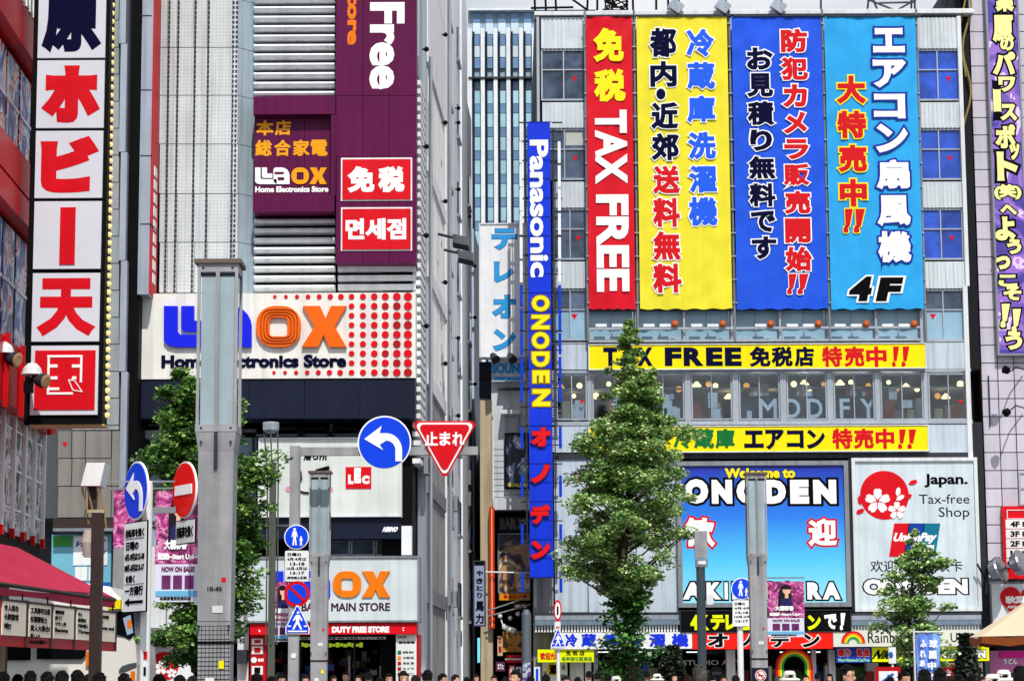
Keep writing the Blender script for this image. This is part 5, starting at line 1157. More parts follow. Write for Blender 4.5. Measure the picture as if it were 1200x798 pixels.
# street level of the shop
HF.piece('door_panel', rs, mat('ornate_dark', '3a3034', .6, var=.5, scale=6), 0,0,0,0, -.6, -.5, uz=(-7, .12, -1.2, 2.5)); HF.piece('shop_pillar', rs, BEIGE, 0,0,0,0, -.6, .05, uz=(-1.0, .12, -.5, 3.4)); HF.piece('shop_pillar', rs, BLACK, 0,0,0,0, -.6, .08, uz=(-1.4, .12, -1.1, 3.4))

# ================= white coach behind the boards =================
bx0, bx1, by0, by1 = -17.4, -7.72, 47.0, 49.5
bus = thing('coach', 'white coach with black windows parked behind the menu boards', 'coach', ((bx0+bx1)/2, (by0+by1)/2, 0))
bx1 = -7.5
prof = [(bx0, .45), (bx1-.25, .45), (bx1-.02, .7), (bx1, 1.9), (bx1-.04, 2.3), (bx1-.30, 3.15), (bx1-.6, 3.45), (bx1-1.3, 3.55), (bx0, 3.55)]
mb = MB(); k = len(prof); ins = lambda i: .12 if prof[i][1] > 3.2 else 0
mb.add([(x, by0+ins(i), z) for i, (x, z) in enumerate(prof)]+[(x, by1-ins(i), z) for i, (x, z) in enumerate(prof)], [tuple(range(k)), tuple(range(2*k-1, k-1, -1))]+[(i, (i+1) % k, k+(i+1) % k, k+i) for i in range(k)])
CW = mat('coach_white', 'e2e0dc', .25, var=.05); body = mesh_obj('body', mb, CW, bus)
BG = mat('coach_glass', '0c0e12', .12)
BF = Fac(0, by0, 0)
BF.piece('side_window', bus, BG, 0,0,0,0, 0, .02, uz=(-16.9, 2.0, -9.62, 3.1))
mb = MB(); BF.ppoly(mb, [(43,727),(106,727),(100,767),(96,772),(43,772)], 0, .02); mesh_obj('side_window', mb, BG, bus)
mb = MB(); BF.ppoly(mb, [(137,716),(157,716),(158,742),(152,749),(146,746),(129,741)], 0, .025); mesh_obj('windscreen', mb, BG, bus)
mb = MB(); mb.hexa([(bx1-.06,by0+.08,2.32),(bx1-.06,by1-.08,2.32),(bx1-.33,by1-.08,3.12),(bx1-.33,by0+.08,3.12),(bx1+.0,by0+.08,2.32),(bx1+.0,by1-.08,2.32),(bx1-.27,by1-.08,3.12),(bx1-.27,by0+.08,3.12)]); mesh_obj('windscreen', mb, BG, bus)
mb = MB(); BF.ppoly(mb, [(139,785),(143,780),(152,777),(160,776),(160,780),(148,785),(140,787)], 0, .03); mesh_obj('headlight', mb, mat('headlight_glass', '5c646c', .15, .3), bus)
BF.piece('indicator', bus, ORANGE, 153, 786, 158, 797, 0, .03); BF.piece('orange_stripe', bus, mat('coach_orange', 'e07018', .4), 100.5, 763, 105, 780, 0, .015)
mb = MB(); BF.ppoly(mb, [(144,724),(153,720),(156,741),(149,744)], .025, .03); mesh_obj('screen_sticker', mb, mat('sticker_blue', '9cb0d8', .5), bus); BF.piece('screen_sticker', bus, ORANGE, 149, 726, 154, 736, .03, .034)
mb = MB(); BF.pbox(mb, 126, 702, 141, 713, .0, .2); mesh_obj('yellow_roof_edge', mb, YEL, bus)
for x in (-9.3, -15.2):
    for y in (by0+.12, by1-.12):
        mb = MB().tube((x, y-.14, .5), (x, y+.14, .5), .5, n=20); w_ = mesh_obj('wheel', mb, BLACK, bus); mb = MB().tube((x, y-.16, .5), (x, y+.16, .5), .26, n=14); mesh_obj('rim', mb, SILVER, w_)

# ================= lamp columns with glass boxes: one built, two copied =================
def lamp_column(Y, px, label, sc=1.0):
    """square steel column, glazed light box on top; heights in metres"""
    x = at(px, 700, Y).x
    t = thing('lamp_column', label, 'lamp post', (x, Y, 0), 'square light columns along the street')
    b = .0
    def bxp(name, m, x0, y0, z0, x1, y1, z1, par=t):
        mb = MB().box(x+x0, Y+y0, z0, x+x1, Y+y1, z1); return mesh_obj(name, mb, m, par)
    mb = MB(); w0, w1 = .17, .205; z0, z1 = 0, 4.38
    mb.hexa([(x-w0,Y-w0,z0),(x+w0,Y-w0,z0),(x+w1,Y-w1,z1),(x-w1,Y-w1,z1),(x-w0,Y+w0,z0),(x+w0,Y+w0,z0),(x+w1,Y+w1,z1),(x-w1,Y+w1,z1)]); sh = mesh_obj('column', mb, GREYP, t)
    mb = MB().hexa([(x-.205,Y-.205,4.2),(x+.205,Y-.205,4.2),(x+.235,Y-.235,4.42),(x-.235,Y-.235,4.42),(x-.205,Y+.205,4.2),(x+.205,Y+.205,4.2),(x+.235,Y+.235,4.42),(x-.235,Y+.235,4.42)]); mesh_obj('collar', mb, GREYP, t)
    bxp('seam_bar', DSTEEL, -.02, -.24, 4.0, .02, -.19, 4.42)
    bxp('base_rail', GREYP, -.24, -.24, 4.42, .24, .24, 4.50); cap = bxp('cap', mat('cap_brown', '6a5c54', .5), -.27, -.27, 6.38, .27, .27, 6.43)
    bxp('top_rail', GREYP, -.235, -.235, 6.28, .235, .235, 6.38)
    for sx in (-1, 1):
        for sy in (-1, 1): bxp('corner_post', GREYP, sx*.235-.035*(sx > 0), sy*.235-.035*(sy > 0), 4.50, sx*.235+.035*(sx < 0), sy*.235+.035*(sy < 0), 6.28)
    LG = mat('lamp_glass', '9fb2bc', .25, var=.2, scale=1.2, streak=.3)
    bxp('light_box', LG, -.19, -.2, 4.5, .19, .2, 6.28)
    bxp('middle_bar', GREYP, -.022, -.235, 4.50, .022, -.2, 6.28); bxp('inner_frame', DSTEEL, -.2, -.205, 6.23, .2, -.2, 6.27)
    for j, (dx, z, w_, h_, m_) in enumerate(((-.09, 1.55, .10, .07, WHITE), (.06, 1.72, .06, .09, YEL), (-.02, 2.35, .12, .08, OFFW), (.08, 2.7, .05, .05, RED))): bxp('sticker', m_, dx, -.197, z, dx+w_, -.190, z+h_)
    for z in (.3, 2.2, 4.3, 4.46, 6.33):
        for dx in (-.17, .17): mb = MB().tube((x+dx, Y-.245, z), (x+dx, Y-.17, z), .014, n=8); mesh_obj('bolt', mb, DSTEEL, t)
    bxp('cable_tie', BLACK, -.20, -.2, 2.0, .2, .2, 2.03)
    mb = MB()
    for i in range(9): mb.box(x-.185+i*.044, Y-.19, .0, x-.18+i*.044, Y-.185, 2.2)
    for j in range(45): mb.box(x-.185, Y-.19, .05+j*.05, x+.185, Y-.185, .055+j*.05)
    mesh_obj('mesh_guard', mb, BLACK, t, kind='stuff') if Y < 30 else None
    return t
lamp_column(27, 253.5, 'nearest grey lamp column with glazed box, standing before the left tree')
PFm = Fac(0, 27-.2, 0); lc = [o for o in COL.objects if o.name == 'lamp_column'][0]
PFm.txt(lc, [('10-45', 243, 687, 260, 692)], INK, .0, b=.03); PFm.txt(lc, [('TOKYO', 245, 682, 258, 684.5)], INK, 0, b=.03, name='small_lettering') if 0 else None
lamp_column(55, 374.5, 'grey lamp column with glazed box in front of the MAIN STORE board')
lamp_column(56, 888, 'grey lamp column with glazed box in front of the blue billboard')

# ================= road signs =================
def disc_o(F, name, par, m, px, py, r, n0, n1, k=32, ry=None):
    mb = MB(); F.disc(mb, px, py, r, n0, n1, k, ry); return mesh_obj(name, mb, m, par)
def ped(F, par, cx, cy, s_, n, m=WINK):
    """adult and child figures"""
    for (ox, oy, q) in ((-.18, 0, 1.0), (.42, .38, .55)):
        mb = MB(); X = lambda v: cx+s_*(ox+v*q); Y = lambda v: cy+s_*(oy+v*q)
        F.disc(mb, X(0), Y(-.72), s_*.13*q, n, n+.012, 12)
        F.ppoly(mb, [(X(-.16), Y(-.56)), (X(.16), Y(-.56)), (X(.30), Y(-.02)), (X(.22), Y(.02)), (X(.13), Y(-.28)), (X(.12), Y(.05)), (X(.2), Y(.78)), (X(.06), Y(.78)), (X(0), Y(.15)), (X(-.08), Y(.78)), (X(-.22), Y(.78)), (X(-.12), Y(.05)), (X(-.13), Y(-.28)), (X(-.22), Y(.02)), (X(-.3), Y(-.02))], n, n+.012)
        mesh_obj('figure', mb, m, par)
def arrow_curved(F, par, cx, cy, s_, n, m=WINK, sx=1):
    mb = MB(); X = lambda v: cx+s_*v*sx; Y = lambda v: cy+s_*v
    pts = [(-.78,-.12), (-.12,-.62), (-.20,-.34)]
    for i in range(8):
        a = radians(90-90*i/7); pts.append((.05+.60*cos(a)*1.0, .30-.64*sin(a)))
    pts += [(.65, .72), (.40, .72)]
    for i in range(8):
        a = radians(90*i/7); pts.append((.05+.35*cos(a), .30-.36*sin(a)))
    pts += [(-.20, .10), (-.06, .30)]
    F.ppoly(mb, [(X(a), Y(b_)) for a, b_ in pts], n, n+.012); mesh_obj('arrow', mb, m, par)
# overhead arm with blue turn sign and red stop triangle
S1 = Fac(0, 54, 0)
t = thing('sign_gantry', 'grey pole with long horizontal arm behind the round turn sign', 'sign post', S1.pt(S1.uz(345, 700)[0], 0, 0))
mb = MB(); S1.box(mb, S1.uz(339, 660)[0], 0, S1.uz(351, 660)[0], S1.uz(345, 523)[1], -.1, .1); S1.pbox(mb, 351, 523.5, 560, 533, -.09, .09); mesh_obj('pole', mb, GREYP, t)
mb = MB(); S1.pbox(mb, 342, 716, 347, 722, .1, .12); S1.disc(mb, 344, 768, 3.2, .1, .12); mesh_obj('sticker', mb, WHITE, t)
t = thing('road_sign', 'large round blue sign with white arrow turning left, on the overhead arm', 'road sign', S1.pt(*S1.uz(450, 550), .1))
disc_o(S1, 'rim', t, WINK, 450.5, 518.5, 31.5, .1, .14, 48); disc_o(S1, 'face', t, BLUEP, 450.5, 518.5, 29.8, .14, .155, 48); arrow_curved(S1, t, 451, 518, 31, .155)
t = thing('stop_sign', 'red triangular stop sign with three white characters beside the turn sign', 'road sign', S1.pt(*S1.uz(521, 559), .1))
for (g_, m_, n0, n1, nm) in ((0, RED, .1, .13, 'edge'), (2.0, WINK, .13, .145, 'white_line'), (4.2, RED, .145, .16, 'face')):
    pts = []
    for (cx, cy, a0) in ((489.5, 497.5, 150), (552.5, 497.5, 30), (521, 554, 270)):
        ins_ = g_; dx, dy = 521-cx, 516-cy; L_ = sqrt(dx*dx+dy*dy); cx += dx/L_*ins_*1.9; cy += dy/L_*ins_*1.9
        for i in range(5): a = radians(a0+60-30*i) if False else radians(a0-60+30*i); pts.append((cx+4.3*cos(a), cy-4.3*sin(a)))
    # order corners counter-clockwise
    pts = pts[5:10]+pts[0:5]+pts[10:15]
    mb = MB(); S1.ppoly(mb, pts, n0, n1); mesh_obj(nm, mb, m_, t)
S1.txt(t, [('止', 498, 506, 513, 522), ('ま', 515, 506, 528, 522), ('れ', 530, 506, 544, 522)], WINK, .16, b=.035)
# signs on the gantry pole
def plate(F, par, m, px0, py0, px1, py1, n0, n1, r=2.0, name='plate'):
    pts = []
    for (cx, cy, a0) in ((px1-r, py0+r, 0), (px0+r, py0+r, 90), (px0+r, py1-r, 180), (px1-r, py1-r, 270)):
        for i in range(4): a = radians(a0+30*i); pts.append((cx+r*cos(a), cy-r*sin(a)))
    mb = MB(); F.ppoly(mb, pts, n0, n1); return mesh_obj(name, mb, m, par)
def sgn(F, label, px, py, n): return thing('road_sign', label, 'road sign', F.pt(*F.uz(px, py, n), n))
t = sgn(S1, 'round blue pedestrian sign, topmost on the gantry pole', 347.5, 644, .12)
disc_o(S1, 'rim', t, WINK, 347.5, 629, 14.5, .11, .14); disc_o(S1, 'face', t, BLUEP, 347.5, 629, 13.4, .14, .15); ped(S1, t, 347.5, 629, 12.5, .15)
t = sgn(S1, 'white plate with black dates and hours below the round pedestrian sign', 348.5, 681, .12)
plate(S1, t, BLACK, 333.4, 644.4, 362.6, 681.6, .11, .13); plate(S1, t, WHITE, 334, 645, 362, 681, .13, .14)
S1.txt(t, [('日曜の', 337, 647.5, 353, 651.5), ('4月-9月は', 336.5, 653, 359, 657), ('13-18', 340, 658.5, 357, 662.5), ('10月-3月は', 336, 664, 360, 668), ('13-17', 340, 669.5, 357, 673), ('(特定禁止区間)', 336, 675, 360, 679)], INK, .14, b=.04)
t = sgn(S1, 'round no parking sign, red ring and blue face, on the gantry pole', 347.5, 710, .12)
disc_o(S1, 'ring', t, RED, 347.8, 695.5, 15, .11, .14); disc_o(S1, 'face', t, BLUEP, 347.8, 695.5, 11.3, .14, .15)
mb = MB(); S1.ppoly(mb, [(338.5,688.5),(341,686.5),(357,702.5),(354.5,704.5)], .15, .16); mesh_obj('slash', mb, RED, t)
def xwalk(F, label, x0, y0, x1, y1, n):
    t = sgn(F, label, (x0+x1)/2, y1, n); cx = (x0+x1)/2; h = y1-y0; w_ = x1-x0
    for (g_, m_, a, b_, nm) in ((0, WINK, 0, .03, 'edge'), (1.1, BLUEP, .03, .042, 'face')):
        mb = MB(); F.ppoly(mb, [(cx-1.2+g_*.3, y0+g_*1.5), (cx+1.2-g_*.3, y0+g_*1.5), (x1-g_, y0+h*.78), (x1-g_, y1-g_), (x0+g_, y1-g_), (x0+g_, y0+h*.78)], n+a, n+b_); mesh_obj(nm, mb, m_, t)
    mb = MB(); X = lambda v: cx+w_*v; Y = lambda v: y0+h*v
    F.disc(mb, X(.03), Y(.25), w_*.055, n+.042, n+.052, 10)
    F.ppoly(mb, [(X(-.06),Y(.33)),(X(.10),Y(.33)),(X(.22),Y(.52)),(X(.18),Y(.55)),(X(.08),Y(.46)),(X(.07),Y(.58)),(X(.20),Y(.84)),(X(.12),Y(.84)),(X(0),Y(.64)),(X(-.14),Y(.84)),(X(-.22),Y(.84)),(X(-.07),Y(.58)),(X(-.06),Y(.46)),(X(-.16),Y(.55)),(X(-.20),Y(.52))], n+.042, n+.052)
    for (a, b_) in ((-.40, -.27), (.27, .40)): F.ppoly(mb, [(X(a),Y(.70)),(X(b_),Y(.70)),(X(b_),Y(.75)),(X(a),Y(.75))], n+.042, n+.052)
    F.ppoly(mb, [(X(-.40),Y(.88)),(X(.40),Y(.88)),(X(.40),Y(.93)),(X(-.40),Y(.93))], n+.042, n+.052)
    mesh_obj('figure', mb, WINK, t); return t
xwalk(S1, 'blue pedestrian crossing sign, lowest on the gantry pole', 334.5, 709, 362.5, 742.5, .12)
# tall lamp with rods
S2 = Fac(0, 50, 0); OLIV = mat('olive_grey', '5d625c', .5, .2, streak=.3)
t = thing('street_lamp', 'slender olive street lamp with a drum head held by thin rods', 'street lamp', S2.pt(S2.uz(318, 700)[0], 0, 0))
c = S2.pt(*S2.uz(317.5, 503)); mb = MB().lathe(c, [(.09, -.08), (.17, -.02), (.175, .12), (.17, .15), (.1, .155)], 18); mesh_obj('lamp_head', mb, SILVER, t)
tp = S2.uz(319, 542)[1]; bt = S2.uz(319, 617)[1]; X0 = S2.uz(319, 650)[0]
mb = MB().box(X0-.07, 49.93, 0, X0+.07, 50.07, tp); mesh_obj('shaft', mb, OLIV, t)
for (dx, dy) in ((-.12, 0), (.12, 0), (0, -.09)):
    mb = MB(); cx = c.x; mb.path([(cx+dx*1.2, 50+dy, c.z-.05), (X0+dx*.95, 50+dy, tp-.3), (X0+dx*.95, 50+dy, bt-2.5)], .018, 6); mesh_obj('rod', mb, OLIV, t)
mb = MB(); mb.box(X0-.16, 49.95, bt, X0+.35, 50.0, bt+.04); mesh_obj('cross_piece', mb, OLIV, t)
# near one way pole, left
S3 = Fac(0, 24, 0); X = at(171, 700, 24).x
t = thing('sign_post', 'thick white signpost holding the one way and no entry signs', 'sign post', (X, 24, 0))
zt = S3.uz(171, 598)[1]+.3; mb = MB().tube((X, 24, 0), (X, 24, zt), .052, n=16); mesh_obj('pole', mb, WPOLE, t, smooth=False)
mb = MB(); S3.pbox(mb, 130, 563, 205, 565, .0, .02); S3.pbox(mb, 178, 594, 206, 601, -.05, 0); mesh_obj('arm', mb, STEEL, t)
S3.piece('sticker', t, RED, 168, 763, 172.5, 772, .055, .06); S3.piece('sticker', t, BLACK, 168, 781, 171, 791, .055, .06)
for k in range(6): S3.piece('black_stripe', t, BLACK if k % 2 else YEL, 162.5, 745+k*14, 166, 757+k*14, -.1, -.05) if 0 else None
ANG = 58
def rot_fac(px, py, Y): p = at(px, py, Y); return Fac(p.x, p.y, -ANG) , p
# signs turned sideways to us: built in their own oblique plane, real round discs 0.6 m wide
def ob_disc(F, name, par, m, z, r, n0, n1, u=0, k=40):
    mb = MB(); F.poly(mb, [(u+r*cos(2*pi*i/k), z+r*sin(2*pi*i/k)) for i in range(k)], n0, n1); return mesh_obj(name, mb, m, par)
F_, p = rot_fac(161.5, 575, 23.85)
t = thing('road_sign', 'round blue left turn sign on the thick white post at left', 'road sign', (p.x, p.y, p.z-.3))
ob_disc(F_, 'rim', t, WINK, p.z, .300, 0, .02); ob_disc(F_, 'face', t, BLUEP, p.z, .283, .02, .028)
mb = MB(); s_ = .30
pts = [(-.78,.12), (-.12,.62), (-.20,.34)]+[(.05+.60*cos(radians(90-90*i/7)), -.30+.64*sin(radians(90-90*i/7))) for i in range(8)]+[(.65,-.72),(.40,-.72)]+[(.05+.35*cos(radians(90*i/7)), -.30+.36*sin(radians(90*i/7))) for i in range(8)]+[(-.20,-.10),(-.06,-.30)]
F_.poly(mb, [(a*s_, p.z+b_*s_) for a, b_ in pts], .028, .036); mesh_obj('arrow', mb, WINK, t)
F2, p = rot_fac(160, 664, 23.85)
t = thing('road_sign', 'tall white plate with black hours text and one way arrow at left', 'road sign', (p.x, p.y, p.z-.45))
mb = MB(); F2.box(mb, -.292, p.z-.46, .292, p.z+.46, 0, .015); mesh_obj('edge', mb, BLACK, t); mb = MB(); F2.box(mb, -.28, p.z-.448, .28, p.z+.448, .015, .022); mesh_obj('plate', mb, WHITE, t)
lines = [('自転車を除く', -.24, .30, .24, .39), ('日曜の', -.22, .17, .10, .26), ('4月-9月は13-18', -.25, .06, .25, .14), ('10月-3月は13-17', -.25, -.05, .25, .03), ('を除く', -.22, -.16, .02, -.08), ('一方通行', -.23, -.29, .23, -.19)]
mb = MB()
for (s_, a, b_, c_, d) in lines:
    V, P_ = glyph(s_, .045); xs = [v[0] for v in V]; ys_ = [v[1] for v in V]; F2.place(mb, V, P_, (min(xs), min(ys_), max(xs), max(ys_)), (a, p.z+b_, c_, p.z+d), .023, .006, .045)
F2.poly(mb, [(-.24, p.z-.355), (-.12, p.z-.315), (-.12, p.z-.34), (.23, p.z-.34), (.23, p.z-.37), (-.12, p.z-.37), (-.12, p.z-.395)], .022, .028); F2.box(mb, -.25, p.z-.175, .25, p.z-.172, .022, .026); F2.box(mb, -.24, p.z+.285, .24, p.z+.29, .022, .026)
mesh_obj('lettering', mb, INK, t)
F3, p = rot_fac(218, 574, 23.9)
t = thing('road_sign', 'round red no entry sign with white bar, left of the big column', 'road sign', (p.x, p.y, p.z-.3))
ob_disc(F3, 'rim', t, WINK, p.z, .290, 0, .02); ob_disc(F3, 'face', t, mat('no_entry_red', 'e8140c', .35, var=.04), p.z, .276, .02, .028); mb = MB(); F3.box(mb, -.21, p.z-.05, .21, p.z+.05, .028, .036); mesh_obj('bar', mb, WINK, t)
F4, p = rot_fac(219, 623, 23.9)
t = thing('road_sign', 'small white plate with black text right under the no entry sign', 'road sign', (p.x, p.y, p.z-.12))
mb = MB(); F4.box(mb, -.235, p.z-.125, .235, p.z+.125, 0, .015); mesh_obj('edge', mb, BLACK, t); mb = MB(); F4.box(mb, -.225, p.z-.115, .225, p.z+.115, .015, .022); mesh_obj('plate', mb, WHITE, t)
mb = MB(); V, P_ = glyph('自転車を除く', .045); xs = [v[0] for v in V]; ys_ = [v[1] for v in V]; F4.place(mb, V, P_, (min(xs), min(ys_), max(xs), max(ys_)), (-.2, p.z-.06, .2, p.z+.06), .023, .006, .045); mesh_obj('lettering', mb, INK, t)
# white post with pedestrian sign before the blue billboard
S4 = Fac(0, 70, 0)
t = thing('sign_post', 'thin white signpost beside the right lamp column', 'sign post', S4.pt(S4.uz(868, 760)[0], 0, -.1)); mb = MB().tube(S4.pt(S4.uz(868, 760)[0], 0, -.1), S4.pt(S4.uz(868, 760)[0], S4.uz(868, 677)[1], -.1), .09, n=12); mesh_obj('pole', mb, WPOLE, t)
t = sgn(S4, 'round blue pedestrian sign in front of the blue billboard', 869, 702, .05)
disc_o(S4, 'rim', t, WINK, 869.5, 689.5, 12.8, .05, .08); disc_o(S4, 'face', t, BLUEP, 869.5, 689.5, 11.8, .08, .09); ped(S4, t, 870, 689.5, 11, .09)
t = sgn(S4, 'white hours plate under the pedestrian sign before the blue billboard', 869, 733, .05)
plate(S4, t, WHITE, 858.5, 703, 881, 733.5, .05, .08); S4.txt(t, [('日曜の', 861, 705.5, 873, 709), ('4月-9月', 860.5, 711, 879, 714), ('13-18', 862, 716, 877, 719), ('10月-3月', 860.5, 721, 879, 724), ('13-17', 862, 726, 877, 729)], INK, .08, b=.04)
# small signs near the crossing at centre
S5 = Fac(0, 75, 0); xx = S5.uz(654, 760)[0]
t = thing('sign_post', 'thin white signpost in front of the blue character fascia', 'sign post', S5.pt(xx, 0, -.1)); mb = MB().tube(S5.pt(xx, 0, -.1), S5.pt(xx, S5.uz(653, 705)[1], -.1), .06, n=10); mesh_obj('pole', mb, WPOLE, t)
t = sgn(S5, 'narrow red ringed cycling sign at the top of the thin white post', 653.5, 727, .02)
disc_o(S5, 'ring', t, RED, 653.5, 715, 4.6, .02, .05, 24, ry=12.5); disc_o(S5, 'face', t, WINK, 653.5, 715, 3.1, .05, .06, 24, ry=9.6); S5.piece('figure', t, INK, 652.4, 710, 654.6, 720, .06, .07)
t = sgn(S5, 'small white tag plate between cycling and crossing signs', 653.5, 738, .02); S5.piece('plate', t, WHITE, 650, 728, 657, 738.5, .02, .05); S5.piece('mark', t, RED, 651.5, 734, 655.5, 735.5, .05, .06)
xwalk(S5, 'narrow blue crossing sign on the thin white post', 645.5, 737, 662.5, 760, .02)
# grey round pole and dark lamp pole, bicycle lane etc
S6 = Fac(0, 84, 0); xx = S6.uz(617, 760)[0]
t = thing('utility_pole', 'thick grey round pole with white side at the alley mouth', 'pole', S6.pt(xx, 0, 0)); mb = MB().lathe(S6.pt(xx, 0, 0), [(.17, 0), (.17, S6.uz(617, 720)[1]), (.1, S6.uz(617, 714)[1])], 16); mesh_obj('pole', mb, mat('pole_slate', '66707c', .5, .2, streak=.4), t); S6.piece('poster_wrap', t, art_mat('sticker_mix', [(0,'503080'), (.45,'8090b0'), (.55,'d0d0e0'), (.65,'903060')], 3), 612.5, 776, 621.5, 800, .1, .19)
t = thing('bollard_sign', 'small blue and white upright sign beside the grey round pole', 'sign', S6.pt(*S6.uz(629, 798), 0)); S6.piece('panel', t, WHITE, 626, 781, 633, 812, -.1, .1); S6.piece('stripe', t, BLUEP, 628, 783, 631, 812, .1, .12)
S7 = Fac(0, 60, 0); xx = S7.uz(822.5, 760)[0]
t = thing('street_lamp', 'dark slim lamp pole with grey upright light panel before the billboard', 'street lamp', S7.pt(xx, 0, 0)); mb = MB().tube(S7.pt(xx, 0, 0), S7.pt(xx, S7.uz(822, 664)[1], 0), .115, n=12); mesh_obj('pole', mb, mat('pole_dark_slate', '454e58', .5, .2, streak=.2), t)
S7.piece('light_panel', t, GREYP, 814.5, 622, 829, 654, -.1, .1); S7.piece('joint_box', t, STEEL, 815.5, 655, 829.5, 664, -.12, .12); S7.piece('joint_box', t, WHITE, 818, 657, 827, 661, .12, .14); S7.piece('camera_box', t, OFFW, 828, 697, 836, 708, -.1, .1)
# left lamp with slanted head
S8 = Fac(0, 32, 0); xx = S8.uz(113, 700)[0]
t = thing('street_lamp', 'brown street lamp with white slanted box head beside the blue sign', 'street lamp', S8.pt(xx, 0, 0)); mb = MB().box(xx-.075, 31.92, 0, xx+.075, 32.08, S8.uz(112, 601)[1]); mesh_obj('pole', mb, BROWN, t)
mb = MB(); S8.ppoly(mb, [(101.5,542),(123,542),(117,569),(94.5,569)], -.35, .12); mesh_obj('lamp_head', mb, WHITE, t)
for (a, b_, c_, d) in ((96, 569, 104, 614), (102, 569, 110, 606), (113, 569, 119, 606), (117, 569, 124.5, 618)):
    mb = MB(); mb.tube(S8.pt(*S8.uz(a, b_, 0), 0), S8.pt(*S8.uz(c_, d, .0), 0), .014, n=6); mesh_obj('strut', mb, mat('bronze', 'a88860', .35, .4), t)
S8.piece('reflector', t, BROWN, 103, 570, 113, 600, -.1, -.02); S8.piece('cross_piece', t, BEIGE, 102, 597, 122, 601, -.05, .08)
mb = MB().lathe(S8.pt(*S8.uz(103, 635), -.1), [(.075, -.2), (.11, 0), (.075, .17)], 14); mesh_obj('speaker', mb, mat('grey_white', 'b8b0ac', .4), t)

# ---- street banners with the same singer poster ----
BP = art_mat('blossom_print', [(0,'5c1848'), (.40,'9c2c74'), (.49,'c45098'), (.57,'dc98c0'), (.63,'7c2466')], 5)
SKIN = mat('print_skin', 'e8b8a0', .5, var=.05); HAIRP = mat('print_hair', '1c1420', .5); DRESS = mat('print_dress', '24245c', .5)
def singer(F, x0, y0, x1, y1, n, label, wave=0):
    w_ = x1-x0; h = y1-y0; X = lambda v: x0+w_*v; Y = lambda v: y0+h*v
    t = thing('street_banner', label, 'banner', F.pt(*F.uz((x0+x1)/2, y1, n), n), 'pink singer banners on the street poles')
    F.piece('photo_panel', t, BP, x0, y0, x1, Y(.66), n-.03, n); F.piece('text_panel', t, mat('banner_lilac_white', 'd8dcf0', .5), x0, Y(.66), x1, y1, n-.03, n); F.piece('blue_strip', t, mat('strip_sky', '6cb4e0', .5), x0, Y(.90), x1, Y(.95), n, n+.008)
    mb = MB(); F.ppoly(mb, [(X(.28),Y(.50)),(X(.30),Y(.22)),(X(.38),Y(.08)),(X(.52),Y(.05)),(X(.64),Y(.10)),(X(.66),Y(.30)),(X(.62),Y(.42)),(X(.7),Y(.5))], n, n+.01); mesh_obj('hair_print', mb, HAIRP, t)
    mb = MB(); F.disc(mb, X(.52), Y(.16), w_*.11, n+.01, n+.018, 16, ry=h*.075); F.ppoly(mb, [(X(.48),Y(.2)),(X(.56),Y(.2)),(X(.57),Y(.30)),(X(.47),Y(.30))], n+.01, n+.017); mesh_obj('face_print', mb, SKIN, t)
    mb = MB(); F.ppoly(mb, [(X(.36),Y(.32)),(X(.64),Y(.30)),(X(.72),Y(.52)),(X(.30),Y(.54))], n+.01, n+.016); mesh_obj('dress_print', mb, DRESS, t)
    mb = MB(); F.ppoly(mb, [(X(.42),Y(.10)),(X(.5),Y(.07)),(X(.62),Y(.10)),(X(.62),Y(.14)),(X(.42),Y(.14))], n+.018, n+.024); mesh_obj('hair_print', mb, HAIRP, t)
    F.txt(t, [('大橋彩香', X(.2), Y(.44), X(.72), Y(.53))], WINK, n+.02, b=.06); F.txt(t, [('起動~Start Up!~', X(.05), Y(.56), X(.95), Y(.63))], WINK, n+.008, b=.06, name='title_lettering')
    F.txt(t, [('NOW ON SALE!', X(.14), Y(.68), X(.88), Y(.73))], mat('plum_print', '701850', .5), n+.002, b=.05, name='small_lettering')
    for k in range(3): F.piece('cover_print', t, mat('cover_purple', '6c2c68', .5, var=.4, scale=6), X(.14+k*.26), Y(.76), X(.34+k*.26), Y(.88), n, n+.01)
    F.txt(t, [('秋葉原電気街振興会', X(.1), Y(.955), X(.8), Y(.985))], INK, n+.002, b=.04, name='foot_lettering')
    return t
singer(Fac(0, 57, 0), 315, 681.5, 347, 751.5, .1, 'pink singer banner half hidden behind the gantry pole')
b2 = singer(Fac(0, 57, 0), 899.5, 681, 942.5, 746, .1, 'pink singer banner right of the lamp column before the billboard')
mb = MB(); q = Fac(0, 57, 0); q.pbox(mb, 888, 676, 943, 677.5, .02, .08); mesh_obj('arm', mb, STEEL, b2)
q = Fac(0, 29, 0)
b1 = singer(q, 182, 575, 234, 705, .05, 'large pink singer banner behind the no entry sign')
mb = MB(); q.pbox(mb, 130, 571, 237, 573, -.02, .03); mesh_obj('arm', mb, STEEL, b1)
t = thing('street_banner', 'narrow pink banner strip left of the thick white post', 'banner', q.pt(*q.uz(146, 640), .05)); q.piece('cloth', t, BP, 133, 574, 158, 642, .02, .05)
t = thing('nobori_flag', 'pale blue upright flag with white characters before the right tree', 'flag', Fac(0, 45, 0).pt(*Fac(0, 45, 0).uz(1072, 840), 0)); q = Fac(0, 45, 0)
mb = MB(); u0, z0, u1, z1 = q.rect(1075, 742, 1104, 850, 0); K = 12
for i in range(K):
    for j in range(20):
        f = lambda i, j: q.pt(u0+(u1-u0)*i/K+.05*(1-j/20)*0-.10*(1-j/20)*(i/K), z0+(z1-z0)*j/20, .04*sin(i*1.1+j*.25))
        a, b_, c_, d = f(i, j), f(i+1, j), f(i+1, j+1), f(i, j+1); mb.add([a, b_, c_, d], [(0, 1, 2, 3)])
